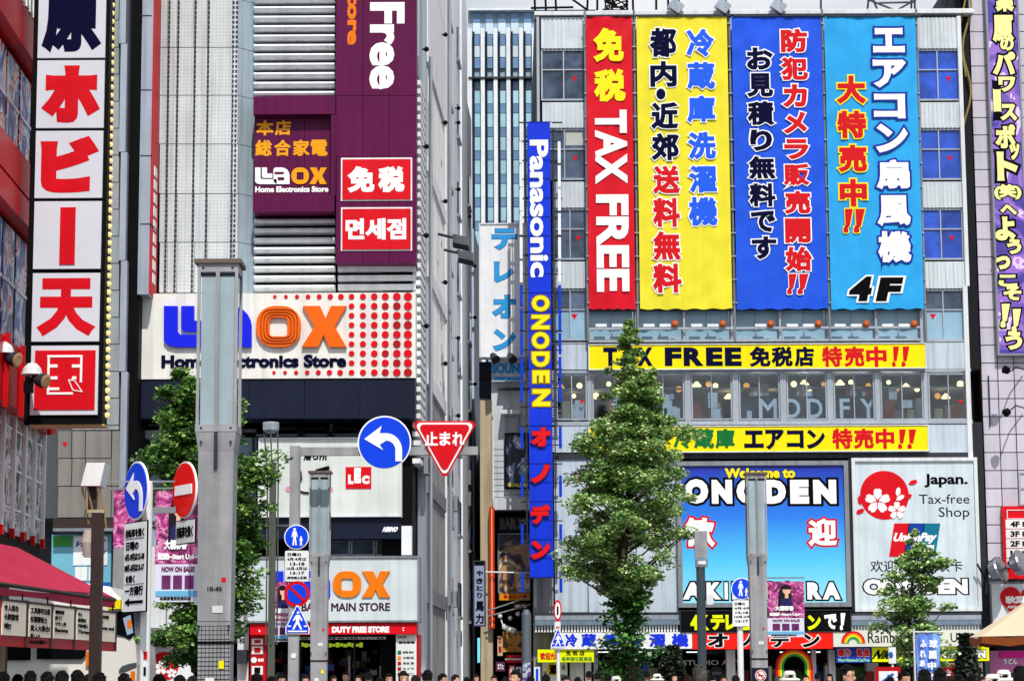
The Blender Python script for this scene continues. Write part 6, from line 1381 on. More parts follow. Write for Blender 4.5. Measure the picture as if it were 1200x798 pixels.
mesh_obj('cloth', mb, mat('flag_blue', '8ab4ea', .6, var=.35, scale=3, col2='5a7ae0'), t); mb = MB().tube(q.pt(u0-.04, 0, 0), q.pt(u0-.04, z1+.1, 0), .02); mb.tube(q.pt(u0-.06, z1+.03, 0), q.pt(u1+.05, z1+.03, 0), .015); mesh_obj('pole', mb, OFFW, t)
q.txt(t, [('球', 1089, 749, 1099, 759), ('麗', 1088, 762, 1098, 772), ('中', 1087, 775, 1097, 784), ('市', 1086, 787, 1096, 797), ('ふ', 1078, 749, 1086, 758), ('れ', 1078, 761, 1085, 770), ('あ', 1077.5, 773, 1084, 781), ('い', 1077.5, 784, 1083, 792)], WINK, .06, b=.05)
q = Fac(0, 42, 0)
t = thing('diagram_board', 'white board with red frame and blue diagonal drawing above the crowd', 'board', q.pt(*q.uz(1041, 800), 0)); q.piece('frame', t, DRED, 1026, 781, 1056, 805, -.03, 0); q.piece('panel', t, WHITE, 1030, 786, 1052, 803, 0, .01)
mb = MB(); q.ppoly(mb, [(1032,798),(1046,788),(1048,790),(1034,800)], .01, .02); q.ppoly(mb, [(1040,790),(1044,790),(1045,800),(1041,800)], .01, .025); mesh_obj('drawing', mb, mat('phone_blue', '1c58b0', .5), t)
q = Fac(0, 54.5, 0)
t = thing('no_smoking_sign', 'small blue no smoking sign wrapped on the right lamp column', 'sign', q.pt(*q.uz(892, 800), 0)); q.piece('panel', t, NAVY, 881, 782, 901, 806, 0, .1); disc_o(q, 'white_disc', t, WINK, 891.5, 791, 6.5, .1, .115); disc_o(q, 'ring', t, RED, 891.5, 791, 5.8, .115, .12); disc_o(q, 'face', t, WINK, 891.5, 791, 4.6, .12, .125); q.piece('cigarette', t, INK, 888, 790.4, 895, 791.8, .125, .13); mb = MB(); q.ppoly(mb, [(887.5,787.5),(888.5,786.8),(895.5,794.5),(894.5,795.2)], .13, .135); mesh_obj('slash', mb, RED, t)
t = thing('small_sign', 'small white sign with blue oval left of the pale flag', 'sign', q.pt(*q.uz(1045, 776), 0)); q.piece('panel', t, WHITE, 1041.5, 758, 1050, 777, 0, .04); disc_o(q, 'oval', t, mat('phone_blue','1c58b0',.5), 1044, 767, 2.6, .04, .05, 16, ry=3.8); mb = MB().tube(q.pt(q.uz(1046, 776)[0], 0, -.02), q.pt(q.uz(1046, 776)[0], q.uz(1046, 770)[1], -.02), .03); mesh_obj('pole', mb, WPOLE, t)
# ---- parasol at the right edge ----
pc = at(1232, 700, 40); R_ = 1.42
t = thing('parasol', 'beige market parasol with brown underside at the lower right edge', 'parasol', (pc.x, 40, 0))
zr = at(1200, 752, 40).z; zt_ = at(1200, 676, 40).z; mb = MB(); K = 8; rim = []; 
for i in range(K): a = 2*pi*i/K+.39; rim.append(Vector((pc.x+R_*cos(a), 40+R_*sin(a), zr+.09)))
top = Vector((pc.x, 40, zt_-.1)); mid = [r*.5+top*.5+Vector((0,0,-.03)) for r in rim]
for i in range(K):
    j = (i+1) % K; mb.add([rim[i], rim[j], mid[j], mid[i]], [(0,1,2,3)]); mb.add([mid[i], mid[j], top], [(0,1,2)])
mesh_obj('canopy', mb, mat('parasol_beige', 'd6c4a8', .8, var=.1, bump=.1), t)
mb = MB()
for i in range(K):
    j = (i+1) % K; d = Vector((0,0,-.14)); a0 = rim[i]; b0 = rim[j]; m_ = (a0+b0)/2+Vector((0,0,-.03)); mb.add([a0, m_, m_+d, a0+d*.8], [(0,1,2,3)]); mb.add([m_, b0, b0+d*.8, m_+d], [(0,1,2,3)])
mesh_obj('valance', mb, mat('parasol_brown', '9a5028', .8), t)
mb = MB().lathe(top-Vector((0,0,.05)), [(.42, -.16), (.30, .0), (.08, .14), (.03, .24)], 12); mesh_obj('top_cap', mb, MATS['parasol_beige'], t)
mb = MB().tube((pc.x, 40, 0), (pc.x, 40, zt_-.1), .035); mesh_obj('pole', mb, BROWN, t)
mb = MB()
for r in rim: mb.tube(top-Vector((0,0,.35)), r-Vector((0,0,.03)), .012, n=4)
mesh_obj('rib', mb, BROWN, t)
# ================= trees =================
import numpy as np
def leaf_mat(key, c1, c2, c3):
    m = bpy.data.materials.new(key); m.use_nodes = True; MATS[key] = m; n = m.node_tree.nodes; l = m.node_tree.links; b = n['Principled BSDF']
    g = n.new('ShaderNodeNewGeometry'); t = n.new('ShaderNodeTexNoise'); t.inputs['Scale'].default_value = 1.6; t.inputs['Detail'].default_value = 4
    l.new(g.outputs['Position'], t.inputs['Vector']); r = n.new('ShaderNodeValToRGB'); e = r.color_ramp.elements
    e[0].position = .35; e[0].color = (*lin(c1), 1); e[1].position = .65; e[1].color = (*lin(c3), 1); q = e.new(.5); q.color = (*lin(c2), 1)
    ad = n.new('ShaderNodeMath'); ad.operation = 'MULTIPLY_ADD'; ad.inputs[1].default_value = .4
    l.new(g.outputs['Random Per Island'], ad.inputs[0]); mu = n.new('ShaderNodeMath'); mu.operation = 'MULTIPLY'; mu.inputs[1].default_value = .55
    l.new(t.outputs[0], mu.inputs[0]); l.new(mu.outputs[0], ad.inputs[2]); l.new(ad.outputs[0], r.inputs[0])
    l.new(r.outputs[0], b.inputs['Base Color']); b.inputs['Roughness'].default_value = .42
    tl = n.new('ShaderNodeBsdfTranslucent'); l.new(r.outputs[0], tl.inputs[0]); mx = n.new('ShaderNodeMixShader'); mx.inputs[0].default_value = .16
    o = [x for x in n if x.type == 'OUTPUT_MATERIAL'][0]; l.new(b.outputs[0], mx.inputs[1]); l.new(tl.outputs[0], mx.inputs[2]); l.new(mx.outputs[0], o.inputs['Surface'])
    return m
LEAF1 = leaf_mat('ginkgo_leaf', '4a7a34', '84aa58', 'ccdc9c'); LEAF2 = leaf_mat('ginkgo_leaf_shaded', '35602a', '5a8a3a', '94b45c'); LEAF3 = leaf_mat('bush_leaf', '141c16', '26322a', '445040')  # second leaf is a darker copy, the left tree's shade in its colour
BARK = mat('bark', '4a4036', .9, var=.35, bump=.6, scale=5)
def leaves(name, pts, size, m, parent, seed, up=1.0, **kw):
    """many small folded leaf faces round the given clump centres (numpy)"""
    rg = np.random.default_rng(seed); n = len(pts); P = np.asarray(pts, float)
    nr = rg.normal(size=(n, 3)); nr[:, 2] = np.abs(nr[:, 2])+up; nr[:, 1] -= .25; nr /= np.linalg.norm(nr, axis=1)[:, None]
    a = np.cross(nr, rg.normal(size=(n, 3))); a /= np.linalg.norm(a, axis=1)[:, None]; b = np.cross(nr, a)
    s = size*rg.uniform(.6, 1.35, n)[:, None]
    V = np.stack([P-a*s*.15, P+b*s*.55+a*s*.35+nr*s*.12, P+a*s*.9, P-b*s*.55+a*s*.35+nr*s*.12], 1).reshape(-1, 3)
    o0 = wloc(parent) if parent is not None else Vector(P.mean(0)); V -= np.array(o0)
    me = bpy.data.meshes.new(name); F = np.arange(n*4).reshape(-1, 4)
    me.vertices.add(n*4); me.vertices.foreach_set('co', V.ravel()); me.loops.add(n*4); me.loops.foreach_set('vertex_index', F.ravel().astype(np.int32))
    me.polygons.add(n); me.polygons.foreach_set('loop_start', (np.arange(n)*4).astype(np.int32)); me.polygons.foreach_set('loop_total', np.full(n, 4, np.int32)); me.update(calc_edges=True)
    me.materials.append(m); o = bpy.data.objects.new(name, me); COL.objects.link(o)
    if parent is not None: o.parent = parent
    else: o.location = o0
    return props(o, kw.get('label'), kw.get('cat'), kw.get('group'), kw.get('kind'))
def tree(label, px, Y, outline, clumps, per, lsize, lm, tr, seed, crs=1.0):
    """outline: (py, left px, right px) silhouette rows; clumps of leaves fill that volume"""
    rg = random.Random(seed); X = at(px, 780, Y).x; t = thing('street_tree', label, 'tree', (X, Y, 0))
    rows_ = [(at(px, py, Y).z, at(l_, py, Y).x, at(r_, py, Y).x) for py, l_, r_ in outline]; rows_.sort()
    z0, z1 = rows_[0][0], rows_[-1][0]
    def span(z):
        for a, b_ in zip(rows_, rows_[1:]):
            if a[0] <= z <= b_[0]: f = (z-a[0])/(b_[0]-a[0]+1e-6); return a[1]+(b_[1]-a[1])*f, a[2]+(b_[2]-a[2])*f
        return X, X
    # trunk and limbs
    mb = MB(); xm = lambda z: (sum(span(z))/2)*.75+X*.25
    pts = [(X, 0)]+[(xm(z0+(z1-z0)*k/8) if k else X, z0+(z1-z0)*k/8) for k in range(0, 8)]
    mb2 = MB()
    for k, (a, b_) in enumerate(zip(pts, pts[1:])):
        r0 = tr*(1-k/9.5); r1 = tr*(1-(k+1)/9.5); mb.tube((a[0], Y, a[1]), (b_[0], Y, b_[1]), r0, r1, n=10)
    mesh_obj('trunk', mb, BARK, t)
    C = []
    for k in range(clumps):
        for _ in range(30):
            z = z0+(z1-z0)*(rg.random()**.95); a, b_ = span(z); hw = (b_-a)/2
            if rg.random() < (hw/ max(1e-3, max((r[2]-r[1])/2 for r in rows_)))**.8+.1: break
        ang = rg.uniform(0, 2*pi); nz_ = noise.noise(Vector((cos(ang)*2.4+seed, sin(ang)*2.4, z*.7))); rad = rg.uniform(.15, 1.0)**.6*(.86+.62*nz_); cx = (a+b_)/2
        if noise.noise(Vector((cos(ang)*3.2+9, sin(ang)*3.2+seed, z*.8))) < -.24: continue
        c = Vector((cx+hw*rad*cos(ang), Y+hw*.9*rad*sin(ang), z)); cs = min(.20*hw+.10, .46)*rg.uniform(.7, 1.3)*crs
        C.append((c, cs))
    for i, (c, cs) in enumerate(C[:70]):
        zz = max(z0*.9, c.z-abs(c.x-X)*.7-.3); mb2.tube((xm(min(max(zz, z0), z1)), Y, zz), c, .045*tr/.2, .012, n=5)
    mesh_obj('limb', mb2, BARK, t)
    P = []
    for (c, cs) in C:
        ex = rg.uniform(.75, 1.35)
        for _ in range(int(per*rg.uniform(.6, 1.3))):
            v = Vector((rg.gauss(0, 1), rg.gauss(0, 1), rg.gauss(0, 1))); r_ = rg.random()**.4; v = v.normalized()*r_*cs
            v.z *= .5; v.x *= ex; P.append(c+v+Vector((0, 0, -.08*abs(v.x))))
    P = [p for p in P if p.z > .3]
    leaves('crown', P, lsize, lm, t, seed)
    return t, X
# the big ginkgo before the store
out = [(374,737,739),(385,732,744),(400,724,752),(420,721,756),(440,712,766),(455,704,775),(470,700,782),(490,694,792),(508,676,800),(520,668,800),(545,690,796),(560,680,798),(580,676,802),(600,662,806),(620,655,808),(638,648,800),(655,652,798),(672,664,796),(688,690,780),(700,700,772)]
tree('tall ginkgo tree with a ragged cone crown before the store banners', 738, 82, out, 500, 165, .11, LEAF1, .24, 11)
X = at(735, 780, 82).x
t = [o for o in COL.objects if o.name.startswith('street_tree')][-1]
rg = random.Random(4); P = []
for k in range(60):
    z = rg.uniform(.5, 4.6); w_ = .75 if z < 2.9 else .45; c = Vector((X+rg.gauss(0, w_*.6), 82+rg.gauss(0, w_*.6), z))
    for _ in range(60): v = Vector((rg.gauss(0, .2), rg.gauss(0, .2), rg.gauss(0, .14))); P.append(c+v)
leaves('trunk_shoots', P, .15, leaf_mat('fresh_shoot', '1c4418', '32682a', '5c9440'), t, 21)
# left tree behind the near lamp column
out = [(434,205,222),(445,196,245),(462,192,285),(480,190,286),(498,190,284),(512,192,292),(528,175,298),(545,165,304),(570,170,310),(600,180,312),(640,190,312),(680,192,310),(700,196,312),(725,190,296),(745,170,268),(775,178,262)]
tree('ginkgo tree with dense dark foliage behind the nearest lamp column', 245, 46, out, 340, 190, .078, LEAF2, .17, 12)
# right tree
out = [(618,1071,1073),(630,1067,1079),(645,1056,1092),(655,1042,1108),(672,1038,1104),(688,1034,1100),(700,1028,1108),(712,1020,1112),(728,1014,1098),(742,1024,1122),(756,1038,1118),(770,1046,1112),(785,1052,1100)]
tree('young sparse ginkgo tree in front of the white card billboard', 1072, 62, out, 130, 130, .085, LEAF1, .09, 13)
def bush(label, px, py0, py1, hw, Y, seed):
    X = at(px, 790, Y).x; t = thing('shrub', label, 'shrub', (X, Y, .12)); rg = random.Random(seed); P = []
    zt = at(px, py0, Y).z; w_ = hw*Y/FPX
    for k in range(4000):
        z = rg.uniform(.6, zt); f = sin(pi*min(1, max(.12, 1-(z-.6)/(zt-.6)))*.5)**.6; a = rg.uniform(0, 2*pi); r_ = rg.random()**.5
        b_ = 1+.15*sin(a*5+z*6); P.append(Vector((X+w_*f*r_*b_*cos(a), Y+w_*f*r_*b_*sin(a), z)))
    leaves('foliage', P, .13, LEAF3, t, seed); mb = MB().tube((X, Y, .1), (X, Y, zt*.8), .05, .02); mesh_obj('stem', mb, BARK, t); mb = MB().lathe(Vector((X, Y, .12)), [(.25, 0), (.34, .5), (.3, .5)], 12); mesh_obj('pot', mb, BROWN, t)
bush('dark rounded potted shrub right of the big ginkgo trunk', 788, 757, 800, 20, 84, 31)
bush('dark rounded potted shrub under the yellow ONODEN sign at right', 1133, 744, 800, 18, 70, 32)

# ================= people =================
SK = mat('skin', 'c89478', .5, var=.06, spec=.4); SK2 = mat('skin_pale', 'd8a88c', .5, var=.06)
HB = mat('hair_black', '0c0a0c', .35, var=.4, scale=40, bump=.8, bscale=90); HBR = mat('hair_brown', '2c1a12', .4, var=.4, scale=40, bump=.8, bscale=90); HG = mat('hair_grey', '5c5854', .4, var=.4, scale=40, bump=.8, bscale=90)
def skin_mesh(verts, edges, radii, root=0, sub=1):
    me = bpy.data.meshes.new('s'); me.from_pydata(verts, edges, []); o = bpy.data.objects.new('s', me); COL.objects.link(o)
    md = o.modifiers.new('k', 'SKIN'); md.use_smooth_shade = True; md2 = o.modifiers.new('s', 'SUBSURF'); md2.levels = sub
    for i, d in enumerate(me.skin_vertices[0].data): d.radius = radii[i] if isinstance(radii[i], tuple) else (radii[i], radii[i]); d.use_root = (i == root)
    dg = bpy.context.evaluated_depsgraph_get(); r = bpy.data.meshes.new_from_object(o.evaluated_get(dg)); bpy.data.objects.remove(o); return r
def head_rings(cx, cy, z):
    """head as stacked rings facing -y; z is chin height, head 0.225 tall"""
    prof = [(0,.030,.036,-.030),(.02,.044,.050,-.028),(.05,.056,.068,-.016),(.08,.064,.080,-.008),(.11,.070,.088,0),(.14,.072,.092,.004),(.17,.070,.090,.006),(.195,.060,.078,.008),(.213,.042,.055,.010),(.225,.015,.02,.012)]
    V = []; n = 18
    for (h, rx, ry, oy) in prof:
        for k in range(n):
            a = 2*pi*k/n; x = rx*cos(a); y = ry*sin(a)+oy; f = -sin(a)
            if f > .85 and .03 < h < .12: y -= .006+(.018 if .06 <= h <= .09 and f > .98 else 0)   # nose and mouth ridge
            if .10 < h < .13 and .75 < f < .99: y += .008                                       # eye sockets
            V.append((cx+x, cy+y, z+h))
    F = [(i*n+k, i*n+(k+1) % n, (i+1)*n+(k+1) % n, (i+1)*n+k) for i in range(len(prof)-1) for k in range(n)]; F += [tuple(range(n))[::-1], tuple(range((len(prof)-1)*n, len(prof)*n))]
    return V, F
def make_protos():
    P = []
    for pose in range(3):
        st_ = (.12, .04, .20)[pose]     # stride
        # joints
        J = {'pel': (0,0,.93), 'wa': (0,0,1.08), 'ch': (0,.01,1.28), 'nb': (0,.01,1.42), 'nk': (0,0,1.50), 'hd': (0,-.005,1.56)}
        v = [J['pel'], J['wa'], J['ch'], J['nb'], J['nk'], J['hd']]; r = [(.15,.10),(.125,.09),(.155,.10),(.11,.075),.05,.045]; ed = [(0,1),(1,2),(2,3),(3,4),(4,5)]
        def addc(par, pts, rad):
            i0 = par
            for p_, q_ in zip(pts, rad): v.append(p_); r.append(q_); ed.append((i0, len(v)-1)); i0 = len(v)-1
            return i0
        for s in (-1, 1):
            y = s*st_
            addc(0, [(s*.09, 0, .86), (s*.10, -y*.6+(-.02), .48), (s*.10, -y*1.0, .10), (s*.11, -y*1.0-.13, .04)], [.085, .058, .042, .034])
            if pose == 1 and s == 1: arm = [(s*.18,0,1.41), (s*.24,-.02,1.13), (s*.16,-.22,1.22), (s*.10,-.33,1.34)]      # holding a phone
            else: arm = [(s*.18,0,1.41), (s*.23,y*.5+.02,1.12), (s*.24,y*.9-.05,.87), (s*.235,y*1.0-.07,.80)]
            h = addc(3, arm, [.052, .042, .030, .028])
            hp_ = Vector(v[h]); d = (hp_-Vector(v[h-1])).normalized()
            for f, (ox, ln) in enumerate(((-.03,.055),(-.011,.08),(.008,.088),(.026,.078))): addc(h, [tuple(hp_+Vector((0,ox,0))+d*.045), tuple(hp_+Vector((-.008*s,ox*1.25,0))+d*(.045+ln*.6)), tuple(hp_+Vector((-.022*s,ox*1.2-.005,0))+d*(.045+ln))], [.0095,.0085,.007])
            addc(h, [tuple(hp_+Vector((-.01*s,-.04,0))+d*.02), tuple(hp_+Vector((-.02*s,-.058,0))+d*.05)], [.011, .009])
        bm_ = skin_mesh(v, ed, r); hv, hf = head_rings(0, 0, 1.53)
        # ears, nose
        mb = MB(); mb.add(hv, hf)
        for s in (-1, 1): mb.ball((s*.073, .012, 1.63), .022, 8, 6, (.4, .7, 1.15))
        mb.ball((0, -.092, 1.598), .013, 8, 6, (.9, 1.2, 1.1))
        b = bmesh.new(); b.from_mesh(bm_); tm = bpy.data.meshes.new('h'); tm.from_pydata(mb.v, [], mb.f); b.from_mesh(tm)
        bmesh.ops.recalc_face_normals(b, faces=b.faces); out_ = bpy.data.meshes.new('person_body'); b.to_mesh(out_); b.free()
        o = bpy.data.objects.new('tmp', out_); COL.objects.link(o); rm = o.modifiers.new('r', 'REMESH'); rm.mode = 'VOXEL'; rm.voxel_size = .0105; rm.use_smooth_shade = True
        dc = o.modifiers.new('d', 'DECIMATE'); dc.ratio = .30
        dg = bpy.context.evaluated_depsgraph_get(); body = bpy.data.meshes.new_from_object(o.evaluated_get(dg)); bpy.data.objects.remove(o)
        for p_ in body.polygons: p_.use_smooth = True
        body.materials.clear(); body.materials.append(SK)
        # shirt and trousers follow the body
        sv = [(0,0,.95),(0,0,1.08),(0,.01,1.28),(0,.01,1.425)]; sr = [(.168,.122),(.15,.115),(.175,.125),(.12,.09)]; se = [(0,1),(1,2),(2,3)]
        i = 4
        for s in (-1, 1):
            y = s*st_
            a = [(s*.18,0,1.415), (s*.225,y*.35+.01,1.20)] if not (pose == 1 and s == 1) else [(s*.18,0,1.415), (s*.23,-.015,1.2)]
            sv += a; sr += [.070, .060]; se += [(3, i), (i, i+1)]; i += 2
        shirt = skin_mesh(sv, se, sr, 0)
        tv = [(0,0,.97),(0,0,.9)]; tr_ = [(.158,.115),(.165,.12)]; te = [(0,1)]; i = 2
        for s in (-1, 1):
            y = s*st_; tv += [(s*.09,0,.82),(s*.10,-y*.6-.02,.48),(s*.10,-y,.12)]; tr_ += [.10,.075,.062]; te += [(1,i),(i,i+1),(i+1,i+2)]; i += 3
        trou = skin_mesh(tv, te, tr_, 0)
        P.append((body, shirt, trou))
    return P
def hair_mesh(kind, seed):
    rg = random.Random(seed); mb = MB(); n = 22; rows_ = 11; V = []
    for i in range(rows_+1):
        th = pi*.62*i/rows_
        for k in range(n):
            a = 2*pi*k/n; f = -sin(a)                      # f=1 is the face side
            t2 = th
            if f > .35: t2 = min(th, pi*(.36 if kind != 'long' else .38))
            elif f > -.1: t2 = min(th, pi*.50)
            q = 1+.055*noise.noise(Vector((cos(a)*3+seed, sin(a)*3, th*4)))+(.10*rg.random() if kind == 'spiky' else .03*rg.random())
            x = .082*sin(t2)*cos(a)*q; y = .103*sin(t2)*sin(a)*q+.008; z = 1.652+.112*cos(t2)*q
            if kind in ('long', 'bob') and f < .35 and i > rows_*.6: z -= (i-rows_*.6)*(.055 if kind == 'long' else .028); x *= 1.06; y = y*1.05+.01
            V.append((x, y, z))
    F = [(i*n+k, i*n+(k+1) % n, (i+1)*n+(k+1) % n, (i+1)*n+k) for i in range(rows_) for k in range(n)]
    mb.add(V, F)
    for j in range(60):                                    # locks
        a = rg.uniform(0, 2*pi); th = rg.uniform(.05, 1.35); d = Vector((sin(th)*cos(a)*.084, sin(th)*sin(a)*.105+.008, cos(th)*.115)); p = Vector((0,0,1.652))+d
        if -sin(a) > .5 and th > 1.1: continue
        t_ = Vector((rg.gauss(0,1), rg.gauss(0,1), -.6 if kind != 'spiky' else .8)).normalized(); t_ = (t_-d.normalized()*t_.dot(d.normalized())).normalized() if kind != 'spiky' else t_; mb.tube(p-t_*.02, p+t_*.03+d.normalized()*(.002 if kind != 'spiky' else .02), .009, .003, n=5)
    me = bpy.data.meshes.new('hair'); me.from_pydata(mb.v, [], mb.f); b = bmesh.new(); b.from_mesh(me); bmesh.ops.recalc_face_normals(b, faces=b.faces); b.to_mesh(me); b.free()
    for p_ in me.polygons: p_.use_smooth = True
    return me
PROTO = make_protos(); HAIR = {}
def with_mat(me, m, key):
    if key not in HAIR: c = me.copy(); c.materials.clear(); c.materials.append(m); HAIR[key] = c
    return HAIR[key]
FACE = None
def person(label, px, head_py, Y, face=0, hair='short', hm=HB, shirt='c8ccd0', trousers='20242c', pose=0, extra=None, skin=SK):
    """head_py: photo row of the head top; the figure stands on the ground at distance Y"""
    p = at(px, head_py, Y); H = max(1.45, min(1.86, p.z)); x = p.x; sc = H/1.765
    t = thing('person', label, 'person', (x, Y, .0)); t.rotation_euler = (0, 0, radians(face)); t.scale = (sc, sc, sc)
    body, sh, tr_ = PROTO[pose]
    def ch(name, me): o = bpy.data.objects.new(name, me); COL.objects.link(o); o.parent = t; return o
    ch('body', with_mat(body, skin, (id(body), skin.name)))
    ch('shirt', with_mat(sh, mat('cloth_'+shirt, shirt, .8, var=.12, scale=6, bump=.3), (id(sh), shirt))); ch('trousers', with_mat(tr_, mat('cloth_'+trousers, trousers, .8, var=.12, scale=6), (id(tr_), trousers)))
    k = (hair, int(px) % 3)
    if hair == 'hat' or hair == 'cap':
        if 'hat' not in HAIR:
            mb = MB().lathe(Vector((0,0,1.66)), [(.165, -.02), (.16, 0), (.098, .02), (.095, .08), (.07, .12), (.01, .125)], 20); me = bpy.data.meshes.new('sun_hat'); me.from_pydata(mb.v, [], mb.f); HAIR['hat'] = me
        ch('sun_hat', with_mat(HAIR['hat'], mat('hat_white', 'e8e4dc', .8, bump=.3), 'hatw')); k = ('short', 0)
    if k not in HAIR: HAIR[k] = hair_mesh(k[0], 3+k[1]*7)
    ch('hair', with_mat(HAIR[k], hm, (k, hm.name)))
    if 'eyes' not in HAIR:
        for nm, z, r_, xs_, m_ in (('eyes', 1.642, .008, (-.028, .028), BLACK), ('brows', 1.664, .006, (-.03, .03), BLACK), ('mouth', 1.572, .007, (0,), mat('lip', '9c4c48', .5))):
            mb = MB()
            for q in xs_: mb.ball((q, -.083 if nm != 'mouth' else -.084, z), r_, 8, 5, (1.9 if nm != 'eyes' else 1.3, .6, .55))
            me = bpy.data.meshes.new(nm); me.from_pydata(mb.v, [], mb.f); me.materials.append(m_); HAIR[nm] = me
    for nm in ('eyes', 'brows', 'mouth'): ch(nm, HAIR[nm])
    if extra == 'glasses':
        mb = MB()
        for s in (-1, 1):
            for i in range(12): a = 2*pi*i/12; b_ = 2*pi*(i+1)/12; mb.tube((s*.032+.024*cos(a), -.098, 1.642+.018*sin(a)), (s*.032+.024*cos(b_), -.098, 1.642+.018*sin(b_)), .0028, n=4)
            mb.tube((s*.056, -.098, 1.645), (s*.078, 0, 1.645), .003, n=4)
        mb.tube((-.008, -.1, 1.645), (.008, -.1, 1.645), .003, n=4); me = bpy.data.meshes.new('glasses'); me.from_pydata(mb.v, [], mb.f); me.materials.append(BLACK); ch('glasses', me)
    if extra == 'backpack':
        mb = MB().box(-.14, .11, 1.02, .14, .25, 1.42); me = bpy.data.meshes.new('backpack'); me.from_pydata(mb.v, [], mb.f); me.materials.append(mat('bag_black', '1c1c24', .7)); ch('backpack', me)
    return t
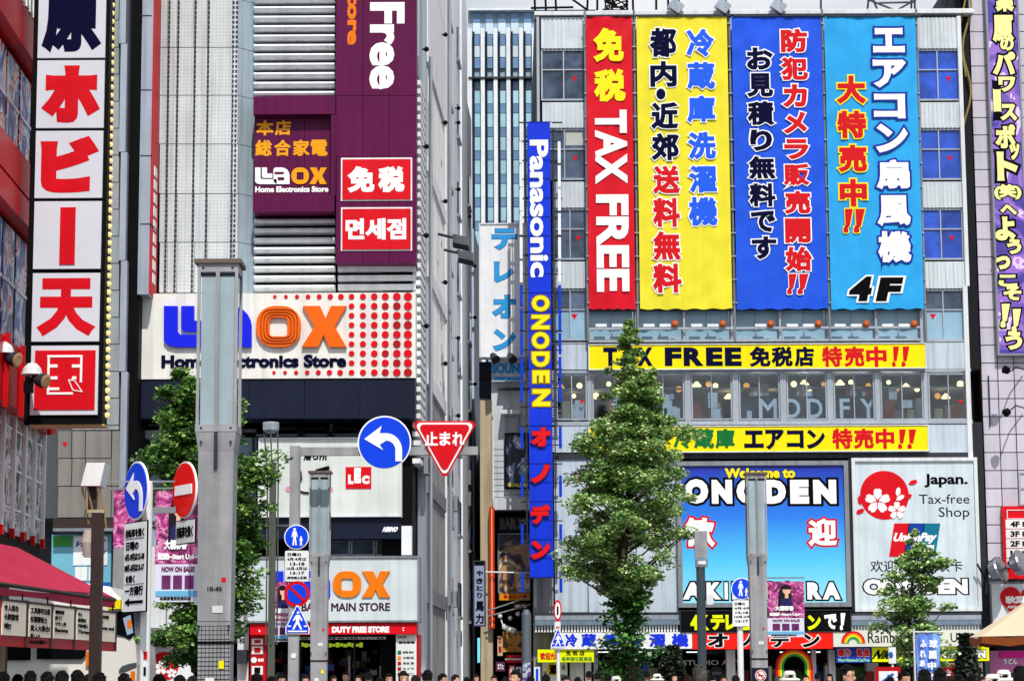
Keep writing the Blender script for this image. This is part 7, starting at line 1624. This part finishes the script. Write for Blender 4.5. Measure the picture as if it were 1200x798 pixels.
Q = [ # px, head top, Y, facing(0=to camera,180=away), hair, colour, shirt, trousers, pose, extra, label
 (4,787,30,180,'short',HB,'303848','20242c',0,None,'dark haired person under the leftmost menu board facing away'),
 (36,786,31,180,'short',HB,'b8343c','2c3444',2,None,'black haired person second from the left edge facing away'),
 (56,787,30,160,'short',HB,'2c3038','20242c',0,None,'black haired person in a dark top below the middle menu board'),
 (73,786,29,180,'bob',HB,'3048b8','20242c',2,'backpack','person with dark bob and blue top in front of the coach'),
 (91,785,30,180,'short',HB,'5048a0','20242c',0,None,'black haired person in violet top before the coach'),
 (117,788,28,175,'bob',HB,'20242c','20242c',2,None,'person with black bob below the brown lamp pole'),
 (146,789,29,180,'short',HB,'c8ccd0','2c3444',0,None,'short haired person just left of the thick white post'),
 (187,790,30,180,'short',HB,'28303c','2c3444',2,None,'black haired person before the red blossom board'),
 (211,791,31,180,'bob',HB,'c0b8b0','20242c',0,None,'person with black bob between the white post and near column'),
 (226,792,33,170,'short',HBR,'a03048','20242c',0,None,'brown haired person close to the near lamp column'),
 (301,789,34,180,'short',HB,'384048','20242c',0,None,'black haired person before the red notice pillar'),
 (330,790,42,20,'short',HB,'c8ccd0','2c3444',1,None,'person in a white top near the gantry pole'),
 (358,791,48,10,'bob',HBR,'d8d0c8','2c3444',0,None,'brown haired person in cream top right of the gantry pole'),
 (405,787,58,-10,'short',HB,'e0e0e0','20242c',0,'backpack','man in a white shirt with dark straps at the store entrance'),
 (391,791,56,30,'long',HBR,'b85048','3c3028',0,None,'long haired person in a red top at the store entrance'),
 (420,791,60,-20,'short',HBR,'88a0b8','20242c',2,None,'person in pale blue top inside the store entrance'),
 (432,788,52,180,'short',HB,'283048','20242c',2,None,'black haired person in navy walking into the store'),
 (456,789,50,15,'short',HB,'d8d8dc','2c3444',0,None,'person in white shirt beside the directory board'),
 (473,786,38,10,'long',HB,'282828','20242c',0,None,'woman with long black hair before the directory board'),
 (501,785,36,175,'short',HB,'303038','2c3444',0,None,'black haired person below the alley downpipe'),
 (519,789,44,60,'short',HB,'304060','20242c',2,None,'person in dark blue turned sideways at the alley'),
 (534,790,52,70,'short',HBR,'507090','20242c',2,None,'brown haired person walking across the alley mouth'),
 (558,790,60,20,'bob',HBR,'c8a890','3c3028',0,None,'person in a tan top in the alley mouth'),
 (579,791,56,-10,'short',HBR,'d8c8b0','2c3444',1,None,'person in a beige top holding up a phone in the alley'),
 (604,785,36,-35,'short',HB,'e0dcd8','20242c',0,None,'man in a white shirt in front of the red alley awning'),
 (640,790,46,180,'short',HB,'282c34','2c3444',0,None,'dark haired person below the sake board'),
 (664,792,44,0,'short',HBR,'a87050','20242c',0,None,'person in a brown top under the yellow tax free sign'),
 (690,786,60,175,'short',HB,'50586c','20242c',0,None,'black haired person at the white shop pillar'),
 (700,788,56,180,'short',HB,'303848','20242c',2,None,'dark haired person left of the ginkgo trunk'),
 (712,789,50,180,'short',HB,'484058','2c3444',0,None,'black haired person directly under the ginkgo'),
 (722,793,44,180,'hat',HB,'2858a8','20242c',0,None,'person in a white hat near the ginkgo trunk'),
 (758,786,58,170,'short',HB,'704838','20242c',2,None,'dark haired person right of the ginkgo trunk'),
 (770,790,50,180,'hat',HB,'d8d4cc','20242c',0,None,'person in a white hat beside the dark potted shrub'),
 (790,789,56,20,'bob',HB,'a0a8b0','20242c',0,None,'person with black bob in front of the potted shrub'),
 (821,782,30,165,'spiky',HG,'202428','20242c',0,None,'person with spiky grey black hair below the slim lamp pole'),
 (848,791,50,10,'short',HB,'b83038','20242c',0,None,'person in red top left of the right lamp column'),
 (862,791,46,180,'bob',HB,'302c34','2c3444',2,None,'dark bob haired person beside the thin white post'),
 (912,792,40,180,'short',HG,'484850','20242c',0,None,'grey haired person left of the rainbow arch'),
 (925,787,34,180,'hat',HB,'c8c8cc','20242c',0,None,'person in a white sun hat in front of the rainbow arch'),
 (944,790,52,20,'short',HB,'705870','20242c',0,None,'person in a mauve top right of the white hat'),
 (958,788,60,175,'short',HB,'384454','20242c',2,None,'dark haired person by the pale shop pillar'),
 (972,789,58,-20,'bob',HB,'e0dcd4','20242c',0,None,'person with bob in a cream top under the rainbow sign'),
 (993,779,28,55,'short',HB,'d8d8dc','2c3444',0,'glasses','man with black hair and glasses turned right'),
 (1060,786,30,25,'short',HB,'c0c8d0','20242c',0,None,'black haired person between red framed board and pale flag'),
 (1083,784,28,180,'bob',HB,'38302c','20242c',0,None,'person with thick black bob in front of the pale flag'),
 (1101,785,27,175,'spiky',HB,'282c30','20242c',0,None,'person with wavy black hair just right of the pale flag'),
 (1124,790,36,180,'short',HB,'283040','20242c',2,None,'black haired person before the dark shrub at right'),
 (1152,792,44,20,'short',HBR,'b86080','20242c',0,None,'brown haired person in pink top below the pink posters'),
 (1163,791,28,180,'hat',HB,'d8d8d8','20242c',0,None,'person in a white hat, left of the other at right edge'),
 (1176,786,30,175,'hat',HB,'c0c4c8','20242c',2,None,'taller person in a white hat under the parasol edge'),
 (1195,780,27,180,'bob',HB,'282830','20242c',0,None,'dark haired person cut by the right photo edge'),
]
Q += [
 (21,790,33,180,'bob',HB,'3c3c44','20242c',2,None,'dark bob haired person between the two leftmost heads'),
 (104,790,33,170,'short',HBR,'586880','20242c',0,None,'brown haired person just left of the brown lamp pole'),
 (272,793,36,180,'short',HB,'404858','20242c',2,None,'black haired person just right of the near lamp column'),
 (318,792,40,180,'bob',HB,'6c4450','2c3444',0,None,'dark bob haired person at the foot of the olive lamp'),
 (445,793,46,175,'short',HB,'48505c','20242c',0,None,'dark haired person just left of the directory board'),
 (487,791,40,180,'short',HBR,'c4b8a8','20242c',0,None,'brown haired person at the red corner post of the entrance'),
 (547,793,56,180,'short',HB,'303840','20242c',2,None,'black haired person deep in the alley below the grill sign'),
 (592,793,52,180,'bob',HB,'683848','20242c',0,None,'dark bob haired person left of the man in the alley'),
 (622,792,48,180,'short',HB,'38404c','2c3444',0,None,'black haired person at the foot of the grey round pole'),
 (677,793,48,180,'short',HB,'2c3440','20242c',0,None,'black haired person right of the sake board'),
 (741,793,52,180,'bob',HB,'50405c','20242c',2,None,'dark bob haired person in front of the ginkgo trunk'),
 (806,791,44,180,'short',HBR,'485868','20242c',0,None,'brown haired person between potted shrub and spiky head'),
 (835,793,44,15,'bob',HB,'c8c0b8','2c3444',0,None,'person with dark bob just right of the spiky head'),
 (1010,791,36,175,'short',HB,'3c444c','20242c',2,None,'dark haired person just right of the man with glasses'),
 (1043,793,34,180,'bob',HB,'505868','20242c',0,None,'dark bob haired person under the red framed board'),
 (1113,792,34,180,'short',HBR,'707884','20242c',0,None,'brown haired person between wavy head and dark shrub'),
 (1139,790,32,180,'short',HB,'2c3038','20242c',0,None,'black haired person directly before the dark shrub'),
 (1186,789,34,180,'short',HB,'404048','20242c',0,None,'black haired person between white hat and right edge'),
]
for k, (px, hy, Y, fa, h, hm, s_, tr_, po, ex, lb) in enumerate(Q): person(lb, px, hy, Y, fa, h, hm, s_, tr_, po, ex, SK if k % 3 else SK2)
for me in list(bpy.data.meshes):
    if me.users == 0: bpy.data.meshes.remove(me)
print('OBJECTS', len(COL.objects), 'TRIS', sum(len(o.data.polygons) for o in COL.objects if o.type == 'MESH'))
